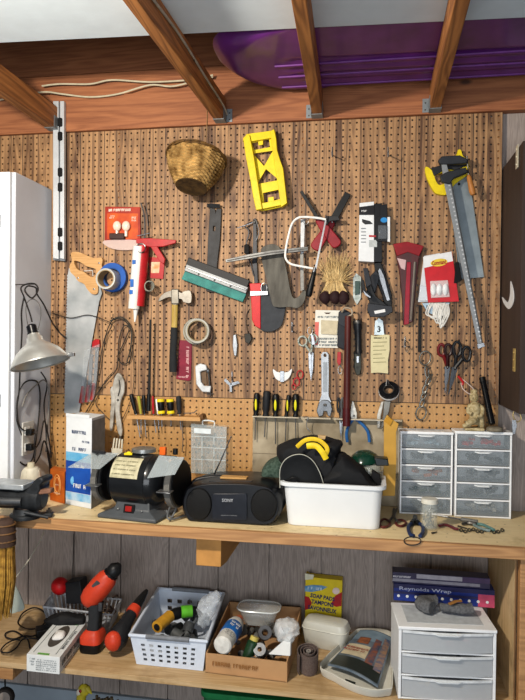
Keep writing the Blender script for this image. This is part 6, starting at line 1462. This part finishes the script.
# cardboard box
t = T('cardboard_box', 'open brown cardboard box of odds and ends on the lower shelf', 'box')
CB = mk('b98f64', .85, var=.12, scale=12, bump=.1); 
A, B = H(205.5, 672.5, S0), H(287, 682.5, S0); th = W(205, 653, A.y).z; TC_, TD_ = H(303, 601.5, th + .03), H(232, 596.5, th + .03)
for p in (TC_, TD_): p.y = min(p.y, -.02)
C_ = Vector((TC_.x, TC_.y, S0)); D_ = Vector((TD_.x, TD_.y, S0)); up = Z * (th - S0); ub = Z * (th + .03 - S0)
t.part('front_wall', panel(A, B, B + up, A + up, -.004), CB); t.part('back_wall', panel(D_, C_, C_ + ub, D_ + ub, .004), CB)
t.part('side_wall', panel(A, D_, D_ + ub, A + up, .004), CB); t.part('side_wall', panel(B, C_, C_ + ub, B + up, -.004), CB)
b = M(); b.loft([[A, B, C_, D_], [p + Z * .003 for p in (A, B, C_, D_)]]); t.part('bottom', b, CB)
xa = (B - A).normalized(); nf = xa.cross(Z).normalized(); b = M(); b.scrib(A.lerp(B, .38) + Z * (th - S0) * .55 + nf * .0045, xa, Z, .16, .022, 1, 51); t.part('lettering', b, mk('8f6134', .8)); t.done()
def inb(f, g, h): p = A.lerp(B, f).lerp(D_.lerp(C_, f), g); p.z = S0 + h; return p
t = T('glue_bottle', 'white squeeze bottle with blue label lying in the cardboard box', 'bottle')
q0, q1 = H(222, 646, S0 + .092), H(238, 621, S0 + .10)
dv_ = (q1 - q0).normalized(); Lb = (q1 - q0).length
t.part('bottle', M().lathe([(.0, -.004), (.026, 0), (.031, .006), (.032, Lb * .75), (.026, Lb * .9), (.014, Lb * .96)], q0, dv_, 24), mk('dddcd6', .45))
t.part('label', M().lathe([(.0322, Lb * .34), (.0326, Lb * .345), (.0326, Lb * .70), (.0322, Lb * .705)], q0, dv_, 24), mk('1f63ae', .4)); t.part('cap', M().lathe([(.016, Lb * .96), (.017, Lb * .965), (.014, Lb + .02), (0, Lb + .021)], q0, dv_, 16), mk('b5603c', .5))
cp = (CAM - q0).normalized(); nrm = (cp - dv_ * cp.dot(dv_)).normalized(); sx = nrm.cross(dv_); 
if sx.x < 0: sx = -sx
b = M(); b.scrib(q0 + dv_ * Lb * .53 + nrm * .0332, sx, dv_, .036, .038, 2, 61); t.part('lettering', b, WHITE); b = M(); b.scrib(q0 + dv_ * Lb * .2 + nrm * .0328, sx, dv_, .036, .03, 4, 62); t.part('small_print', b, mk('6a6c70', .5)); t.done()
t = T('food_container', 'clear oval lidded food container in the back of the cardboard box', 'container')
cc = inb(.48, .74, .068)
b = M(); L = []
for z, s_ in ((0, .72), (.004, .76), (.05, .95), (.052, 1.05), (.060, 1.05), (.064, .9)): L.append([cc + Vector((p[0] * s_, p[1] * s_, z)) for p in rrect(0, 0, .15, .10, .035, 5)])
t.part('container', b.loft(L), clearmat('d0d4d2', .34, .12)); b = M().tube([cc + Vector((p[0] * 1.05, p[1] * 1.05, .056)) for p in rrect(0, 0, .15, .10, .035, 5)], .0025, 6, closed=True); t.part('lid_rim', b, clearmat('e6eae8', .7, .15)); t.done()
t = T('tape_roll', 'small dark grey tape roll in the middle of the cardboard box', 'tape'); t.part('tape', M().lathe([(.011, 0), (.024, 0), (.024, .03), (.011, .03)], inb(.62, .45, .075), (.2, -.8, .5), 24, closed=True), mk('55565a', .5), .001); t.done()
t = T('wire_spool', 'small silver wire spool at the front of the cardboard box', 'spool'); t.part('spool', M().lathe([(.008, 0), (.021, 0), (.021, .003), (.012, .005), (.012, .02), (.021, .022), (.021, .025), (.008, .025)], inb(.62, .2, .055), (.1, -.7, .6), 22, closed=True), STEEL); t.done()
t = T('green_canister', 'dark green canister at the front of the cardboard box', 'canister'); t.part('can', M().lathe([(.0, 0), (.019, .002), (.019, .06), (.014, .066), (0, .067)], inb(.47, .14, .03), (.3, .3, .9), 20), mk('1d3a22', .4)); t.part('cap', M().lathe([(.0145, .0665), (.0145, .08), (0, .081)], inb(.47, .14, .03), (.3, .3, .9), 16), mk('c6b45a', .4)); t.done()
t = T('white_funnel', 'white folded plastic wedge sticking out of the cardboard box', 'wedge'); 
w0, w1, w2, w3 = H(268, 655, th + .004), H(290, 657, th + .004), H(291, 634, th + .045), H(284, 631, th + .045)
w0.y += .006; w1.y += .006
b = M(); b.loft([[w0, w1, w2], [p + Vector((.0, .035, -.012)) for p in (w0, w1, w2)]]); t.part('wedge', b, mk('e6e9ea', .45, var=.04), .002); t.done()
b = blob([(274, 632), (278, 622), (288, 619), (297, 623), (298, 632), (292, 640), (280, 640)], B.y + .07, B.y + .15, 8, .008, puff=.45).jit(.010, 80, 2); one('plastic_bag', 'crumpled clear bag behind the white wedge in the cardboard box', 'bag', b, clearmat('e8ecee', .42, .12, .25))
b = M(); R_ = random.Random(8)
for k in range(34):
    p = inb(R_.uniform(.12, .88), R_.uniform(.1, .85), .02 + R_.uniform(0, .04)); b.tube([p, p + Vector((R_.uniform(-.03, .03), R_.uniform(-.03, .03), R_.uniform(0, .015)))], R_.uniform(.008, .014), 8)
o = one('loose_hardware', 'loose grey hardware covering the bottom of the cardboard box', 'hardware', b, mk('6d6c68', .5, c2='2e2c2a', scale=30)); o['kind'] = 'stuff'
# soap pads box
t = T('soap_pads_box', 'yellow and red box of soap pads standing against the back wall', 'box')
ys = -.032; A1, B1 = W(305, 620, ys), W(341, 620, ys); zt3 = W(305, 576.5, ys).z
ol = [Vector((A1.x, ys, S0)), Vector((B1.x, ys, S0)), Vector((W(342.5, 580, ys).x, ys, W(342.5, 580.5, ys).z)), Vector((W(309, 576, ys).x, ys, W(309, 577, ys).z)), Vector((A1.x, ys, W(305, 575, ys).z))]
t.part('box', M().prism(ol, (0, .045, 0)), mk('dfc51c', .45, var=.08), .0015)
t.part('torn_flap', M().px([(305, 573.5), (314, 575), (313, 579.5), (305, 580)], ys - .0002, ys - .006), mk('d9d6bc', .6), .001)
t.part('blue_oval', M().px([(304.8, 586), (312, 585), (322, 585.5), (327.5, 587), (322, 590), (312, 592), (304.8, 591.5)], ys - .0004, ys - .0014), mk('3a7ab0', .45, c2='7fa8c4', scale=60))
t.part('red_patch', M().px([(304.8, 596), (309, 597), (312, 603), (309, 609), (304.8, 610)], ys - .0004, ys - .0010), RED); t.part('red_patch', M().px([(342, 592), (335, 596), (331, 604), (336, 607), (341.5, 606)], ys - .0004, ys - .0010), RED)
t.part('white_seal', M().px(ell(336, 591, 3.6, 3.4, 18), ys - .0012, ys - .0016), mk('e8d0c8', .5))
b = M(); b.scrib(W(315, 588.5, ys - .0016), (1, 0, 0), (0, 0, 1), .055, .016, 1, 71); t.part('lettering', b, mk('cfe0ea', .5))
b = M()
for v, tx, ft in ((597.5, 'SOAP PADS', 24), (603.5, 'TAMPONS', 22), (609.5, 'SAVONNEUX', 28)): b.text(tx, W(322.5 if tx != 'SAVONNEUX' else 322, v, ys - .0016), (1, 0, -.10), (.10, 0, 1), .021, fit=ft * .00385, bold=.035)
t.part('lettering', b, mk('1c2458', .5)); t.done()
# translucent container
t = T('food_container', 'cloudy white plastic container in front of the soap pads box', 'container')
cc = H(325, 651, S0); cc.y += .048; R3 = Matrix.Rotation(math.radians(-14), 3, 'Z'); L = []
for z, s_, e in ((0, .86, 0), (.004, .9, 0), (.060, 1.0, 0), (.076, 1.0, 0), (.090, .92, 0), (.094, .78, 0)): L.append([cc + R3 @ Vector((p[0] * s_, p[1] * s_, z)) for p in rrect(0, 0, .165, .085, .024, 5)])
t.part('container', M().loft(L), clearmat('dcdcd2', .66, .3)); t.part('rim', M().tube([cc + R3 @ Vector((p[0] * 1.01, p[1] * 1.01, .066)) for p in rrect(0, 0, .165, .085, .024, 5)], .0025, 6, closed=True), mk('d8d8cc', .4)); t.done()
# sanding belt
t = T('sanding_belt', 'coiled grey-brown sanding belt standing by the cardboard box', 'belt')
cc = H(307, 676, S0); cc.y += .03; pts = []
for k in range(64):
    f = k / 63; a = f * 2 * math.pi * 2.6; r = .012 + .026 * f; pts.append((r * math.cos(a), r * math.sin(a) * (.9 + .35 * (math.sin(a) < 0) * f)))
b = M(); R3 = Euler((math.radians(16), 0, math.radians(10))).to_matrix()
vs = []; th_ = .0022
for i, (x, y) in enumerate(pts):
    rr_ = math.hypot(x, y); nx_, ny_ = x / rr_, y / rr_
    for s_ in (-1, 1):
        for z in (0, .075): vs.append(cc + Vector((0, 0, .012)) + R3 @ Vector((x + nx_ * th_ * s_ * .5, y + ny_ * th_ * s_ * .5, z)))
fs = []
for i in range(63):
    o_ = i * 4; p_ = o_ + 4; fs += [(o_, o_ + 1, p_ + 1, p_), (o_ + 2, p_ + 2, p_ + 3, o_ + 3), (o_ + 1, o_ + 3, p_ + 3, p_ + 1), (o_, p_, p_ + 2, o_ + 2)]
fs += [(0, 2, 3, 1), (252, 253, 255, 254)]
lo_ = min(v.z for v in vs); vs = [v - Z * (lo_ - S0 - .0005) for v in vs]
t.part('belt', b.add(vs, fs), mk('5c4c46', .85, c2='6f625c', bump=.6, scale=250)); t.part('inner_roll', M().lathe([(.003, 0), (.008, 0), (.008, .07), (.003, .07)], cc + Vector((0, .0, .012)), R3 @ Vector((0, 0, 1)), 16, closed=True), mk('8a837c', .7)); t.done()
# magazine on a white tray
t = T('plastic_tray', 'low white plastic tray with a curved front under the magazine', 'tray')
fp = [(320, 663), (332, 674), (352, 684.5), (372, 690), (388, 689), (393, 683), (392, 640), (388, 630), (362, 628), (352, 633)]
def pl(zz, s_=1.0): 
    L = [H(u, v, SH + .03) for u, v in fp]; c = sum(L, Vector()) / len(L); L = [c + (p - c) * s_ for p in L]
    for p in L: p.z = zz
    return [Vector(q) for q in cr([tuple(p) for p in L], 3)]
t.part('tray', M().loft([pl(S0, .93), pl(S0 + .006, .96), pl(SH + .03, 1.0), pl(SH + .031, .975), pl(SH + .012, .94)]), mk('dad8cc', .45, var=.05)); 
fr_ = H(352, 681.5, SH + .020); b = M(); b.box(fr_ + Vector((-.005, -.0045, 0)), (.036, .003, .010), (0.1, 0, -.42)); t.part('dark_label', b, mk('1e2420', .4), .0006); t.done()
t = T('magazine', 'glossy magazine with a colourful cover lying in the white tray', 'magazine')
mc = [H(u, v, SH + .034) for u, v in ((328, 664), (378, 686), (393, 638), (360, 630))]
def mp(a, b_, dz=0): 
    p = mc[0].lerp(mc[1], a).lerp(mc[3].lerp(mc[2], a), b_); p.z = SH + .034 + .012 * math.sin(math.pi * min(1, max(0, a))) * 1 + dz; return p
def mpatch(pts, dz, m=None, th=.0008, n=10): 
    m = m or M(); 
    return m
b = M(); N_ = 10; vs = []
for z in (-.006, 0):
    for i in range(N_ + 1):
        for j in range(N_ + 1): vs.append(mp(i / N_, j / N_, z))
q_ = (N_ + 1) ** 2; fs = [(i * (N_ + 1) + j, (i + 1) * (N_ + 1) + j, (i + 1) * (N_ + 1) + j + 1, i * (N_ + 1) + j + 1) for i in range(N_) for j in range(N_)]
ed = [i * (N_ + 1) for i in range(N_)] + [N_ * (N_ + 1) + j for j in range(N_)] + [i * (N_ + 1) + N_ for i in range(N_, 0, -1)] + list(range(N_, 0, -1))
side = [(ed[k], ed[(k + 1) % len(ed)], ed[(k + 1) % len(ed)] + q_, ed[k] + q_) for k in range(len(ed))]
b.add(vs, [tuple(reversed(f)) for f in fs] + [tuple(x + q_ for x in f) for f in fs] + side); t.part('pages', b, mk('7c8894', .35, c2='4a5a68', scale=22))
def mq(a0, a1, b0, b1, dz, name, mat, lab=None):
    b = M(); n_ = 6; top_ = []
    for i in range(n_ + 1):
        a = a0 + (a1 - a0) * i / n_; top_.append((mp(a, b0, dz), mp(a, b1, dz)))
    vs = [p for pr in top_ for p in pr]; b.add(vs, [(2 * i, 2 * i + 2, 2 * i + 3, 2 * i + 1) for i in range(n_)]); t.part(name, b, mat)
mq(.02, .98, .72, .98, .0006, 'sky_area', mk('8fa6b8', .35, c2='6d8496', scale=20)); mq(.02, .98, .02, .26, .0006, 'dark_area', mk('232a26', .35)); mq(.05, .6, .30, .58, .0012, 'cream_panel', mk('d6c8a8', .4)); mq(.62, .78, .25, .8, .0012, 'picture', mk('9a5a3c', .4, c2='35506a', scale=50)); mq(.82, .97, .2, .9, .0012, 'picture', mk('3c5c84', .4, c2='b08a6a', scale=60))
mq(.2, .5, .62, .78, .0012, 'picture', mk('2c3036', .4, c2='b86a3a', scale=40))
b = M(); xa = (mp(.6, .4) - mp(.05, .4)).normalized(); ya = (mp(.3, .6) - mp(.3, .3)); ya = (ya - xa * ya.dot(xa)).normalized(); b.scrib(mp(.32, .44, .0022), xa, ya, .085, .036, 2, 81, .0012); t.part('lettering', b, mk('a8281e', .5)); t.done()
# big three drawer unit
A = H(398, 698.5, S0); B = H(495.5, 703.5, S0); tz3 = W(447, 630, A.y).z
zT0 = tz3; dpt = min(H(400, 601.5, tz3).y - A.y, (-.008 - max(A.y, B.y)))
drawers('larger white unit with three curved translucent drawers on the lower shelf', A, B, dpt - .01, 3, tz3 - .010, None, {0: ('c8a85a', 5), 1: ('3c4652', 6), 2: ('b0485a', 4)}, tabw=.05, frame=.009, pane=('c4c8cc', .55), curved=True)
zT = tz3 + .0015
def foil(label, u0, u1, v1, z0, h, y0, dpx, mats, seed):
    t = T('foil_box', label, 'box', 'long kitchen wrap boxes'); a, c = W(u0, v1, y0), W(u1, v1, y0)
    t.part('box', M().bb((a.x, y0, z0), (c.x, y0 + dpx, z0 + h)), mk(mats[0], .35), .001)
    for k, (f0, f1, g0, g1, c_) in enumerate(mats[1]): t.part('printed_band', M().bb((lerp(a.x, c.x, f0), y0 - .0008, z0 + h * g0), (lerp(a.x, c.x, f1), y0 - .0002 , z0 + h * g1)), mk(c_, .4))
    return t, a, c
yb2 = min(H(443, 604, zT + .001).y, -.075)
t, a, c = foil('dark blue and pink foil box on the white drawers, under another box', 393.5, 494.5, 604, zT + .001, .058, yb2, .06, ('1c3080', [(0, .84, .42, .56, '2a2a5c'), (.84, 1, .0, .72, 'c24a6a'), (0, 1, .74, 1, '252450')]), 1)
b = M(); b.text('Reynolds Wrap', Vector((W(425, 589, yb2).x, yb2 - .0010, zT + .044)), (1, 0, 0), (0, 0, 1), .016, fit=.17, bold=.01); t.part('lettering', b, mk('b8bcd4', .5)); b = M()
for k in range(11): t.part('white_dot', M().ball(Vector((lerp(a.x, c.x, .05 + k * .088), yb2 - .001, zT + .018)), (.005, .0012, .005), 8, 6), WHITE)
b = M(); t.done()
t, a, c = foil('silvery wrap box, topmost of the two boxes on the white drawers', 392.5, 490, 585, zT + .0602, .036, yb2 + .004, .055, ('3a3550', [(.0, .9, .15, .42, '8f8c98'), (.25, .72, .55, .95, 'a6a2ac'), (.72, 1, .5, .95, '4a3a5a')]), 2)
b = M(); b.scrib(Vector((lerp(a.x, c.x, .1), yb2 + .0028, zT + .0602 + .022)), (1, 0, 0), (0, 0, 1), .06, .010, 1, 91); t.part('lettering', b, mk('d8d4dc', .5)); t.done()
SK = mk('6c6d70', .95, c2='4f5053', bump=.8, scale=160)
t = T('wool_sock', 'grey wool sock with open cuff lying on the white drawer unit', 'sock')
b = M(); yk = yb2 - .05
pp = [(436, 603, yk + .02), (427, 601, yk + .01), (421, 606, yk - .01), (424, 613, yk - .03), (432, 612, yk - .045)]; P3 = path(pp, 5)
for p in P3: p.z = max(p.z, zT + .024)
b.tube(P3, [.020] * 8 + [.022] * 8 + [.024] * 5, 16, flat=((0, 0, 1), .85)); t.part('sock', b.jit(.004, 60), SK); t.done()
t = T('wool_sock', 'grey wool glove-like sock lying right of the open cuffed one', 'sock')
P3 = path([(440, 612, yk - .03), (452, 612, yk - .03), (464, 610, yk - .03), (472, 608, yk - .025)], 5)
for p in P3: p.z = zT + .022
b = M(); b.tube(P3, [.015] * 5 + [.019] * 8 + [.02] * 3, 16, flat=((0, 0, 1), .85)); t.part('sock', b.jit(.004, 60, 4), SK); t.done()
t = T('leather_strip', 'short brown leather strip lying over the grey socks', 'strip'); P3 = [Vector((W(u, v, yk - .045).x, yk - .045 + d_y, zT + dz)) for u, v, d_y, dz in ((449, 609, -.006, .042), (456, 605, .01, .046), (462, 602, .02, .045))]; t.part('strip', M().tube(P3, .007, 8, flat=((0, 0, 1), .5)), mk('a0703c', .6)); t.done()
# ---- broom, string and translucent piece at the far left
t = T('straw_broom', 'straw whisk broom with bound dark top hanging at the bench left end', 'broom')
yB = -.525
b = M(); b.tube(path([(3, 519, yB), (4, 530, yB), (4, 545, yB)], 4), [.022, .03, .034, .036, .036, .036, .037, .037, .037], 16); t.part('bound_top', b, mk('43322a', .8, bump=.4))
bt_ = W(3, 519, yB); hk = VP_(-.060, -.058, .03)
t.part('hanging_loop', M().tube([Vector(p) for p in cr([tuple(bt_ + Vector((-.008, 0, -.004))), tuple(hk + Vector((-.010, -.004, -.01))), tuple(hk + Vector((0, -.004, .011))), tuple(hk + Vector((.010, .008, -.01))), tuple(bt_ + Vector((.008, 0, -.004)))], 5, False)], .0016, 6), mk('8a7250', .8))
for k, v in enumerate((524, 532, 540)): t.part('binding_wire', M().tube([W(4, v, yB) + Vector((.0355 * math.cos(a), .0355 * math.sin(a), 0)) for a in [2 * math.pi * i / 20 for i in range(20)]], .003, 5, closed=True), mk('6b4c2c', .6))
b = M(); R_ = random.Random(21)
for k in range(170):
    a = R_.uniform(0, 6.28); r = math.sqrt(R_.random()); p = W(4, 544, yB) + Vector((r * .034 * math.cos(a), r * .03 * math.sin(a), 0)); e = W(0, 612 + R_.uniform(-5, 6), yB) + Vector((r * .038 * math.cos(a), r * .034 * math.sin(a), 0)); m_ = p.lerp(e, .5) + Vector((r * .012 * math.cos(a), 0, 0)); b.tube([p, m_, e], [.0024, .0026, .0012], 4, caps=False)
t.part('straw', b, mk('b98e3c', .7, c2='7a5620', scale=60)); t.done()
t = T('scoop', 'translucent grey plastic scoop hanging from a white string under the bench', 'scoop')
b = M(); b.px([(8, 580), (12, 582), (17, 589), (22, 600), (24, 609), (17, 612), (9, 611)], -.30, -.304, smooth=3); t.part('blade', b, clearmat('a4aea6', .8, .2))
t.part('string', M().tube(path([(44, 531, -.20), (40, 541, -.24), (30, 558, -.27), (20, 572, -.29), (11, 583, -.30)], 3), .0022, 6), mk('cfc9b8', .6)); t.done()
# ---- below the shelf
b = M(); b.bb((-3.0, 0.005, 0.0005), (2.0, 0.0192, W(30, 687, 0).z)); struct('baseboard_back', b, mk('8f9aa4', .9, var=.15, scale=6, bump=.4))
def suphook(label, u, v, Y):
    t = T('cup_hook', label, 'hook', 'white cup hooks screwed under the shelf'); zz = SH - .019; p = W(u, v, Y)
    b = M(); b.tube([Vector(q) for q in cr([(p.x, Y, zz + .0), (p.x, Y, zz - .012), (p.x - .009, Y, zz - .022), (p.x - .002, Y, zz - .034), (p.x + .010, Y, zz - .028), (p.x + .012, Y, zz - .018)], 5, False)], .0024, 7); t.part('hook', b, mk('dcdcd8', .35)); t.part('collar', M().lathe([(.005, 0), (.004, .003)], Vector((p.x, Y, zz)), (0, 0, -1), 10), WHITE); return t.done()
suphook('white cup hook under the shelf below the slim cordless tool', 130.5, 675, -.36)
suphook('white cup hook under the shelf below the cardboard box', 226, 688, -.36)
suphook('white cup hook under the shelf below the glove box', 66, 676, -.36)
t = T('toy_parrot', 'yellow toy bird head with a red eye hanging under the lower shelf', 'toy')
q = W(84, 690, -.30); b = M(); b.ball(q + Vector((0, 0, 0)), (.022, .018, .022), 18, 12); b.tube([q + Vector((-.008, 0, -.01)), q + Vector((-.012, 0, -.05)), q + Vector((-.012, 0, -.09))], [.018, .016, .014], 12); b.lathe([(.011, 0), (.008, .014), (0, .03)], q + Vector((.014, -.006, .012)), (.75, -.2, -.6), 12); t.part('head', b, mk('c9b62a', .5, c2='a89a30', scale=40))
t.part('hanging_string', M().tube([q + Vector((0, 0, .018)), Vector((q.x, q.y, SH - .0185))], .0012, 5), mk('cfc9b8', .6))
t.part('eye', M().ball(q + Vector((-.006, -.0165, .004)), (.006, .004, .006), 10, 8), mk('9c1c14', .3)); t.part('cheek', M().ball(q + Vector((-.014, -.008, -.006)), (.011, .010, .014), 10, 8), mk('d8cfc0', .7)); 
b = M(); R_ = random.Random(6)
for k in range(26): p = q + Vector((R_.uniform(.01, .12), R_.uniform(-.02, .03), -.03 + R_.uniform(-.02, .012))); b.tube([p, p + Vector((R_.uniform(-.02, .03), 0, R_.uniform(-.07, -.03)))], [.006, .002], 5)
t.part('feathers', b, mk('6f6048', .8, c2='4a3c2a', scale=50)); t.done()
b = M(); g0 = W(203, 697, -.25); g1 = W(330, 700, -.25); b.bb((g0.x, -.30, .002), (g1.x, -.06, W(260, 697.5, -.06).z)); 
t = T('green_bin', 'green plastic bin on the floor under the lower shelf', 'bin'); zz = W(262, 698, -.30).z
lo = [[Vector((p[0], p[1], z)) for p in rrect((g0.x + g1.x) / 2, -.19, (g1.x - g0.x) * s_, .22 * s_, .03)] for z, s_ in ((.001, .88), (zz - .02, .97))]; t.part('body', M().loft(lo), mk('1d6a3c', .5)); t.part('lid', M().loft([[Vector((p[0], p[1], z)) for p in rrect((g0.x + g1.x) / 2, -.19, (g1.x - g0.x), .23, .03)] for z in (zz - .0195, zz)]), mk('1f7a44', .45), .003); t.done()
t = T('wheel', 'dark rubber wheel hung at the bottom left corner below the shelf', 'wheel'); q = W(5, 697, -.32); t.part('hanging_strap', M().tube([q + Vector((0, 0, .03)), Vector((q.x, q.y, SH - .0625))], .003, 6), BLACK); t.part('tyre', M().lathe([(.022, -.012), (.030, -.012), (.034, -.006), (.034, .006), (.030, .012), (.022, .012)], q, (0.2, -1, .1), 28, closed=True), mk('2a2522', .8)); t.part('hub', M().lathe([(0, -.010), (.0215, -.010), (.0215, .010), (0, .010)], q, (0.2, -1, .1), 24), mk('8a8078', .5)); t.done()
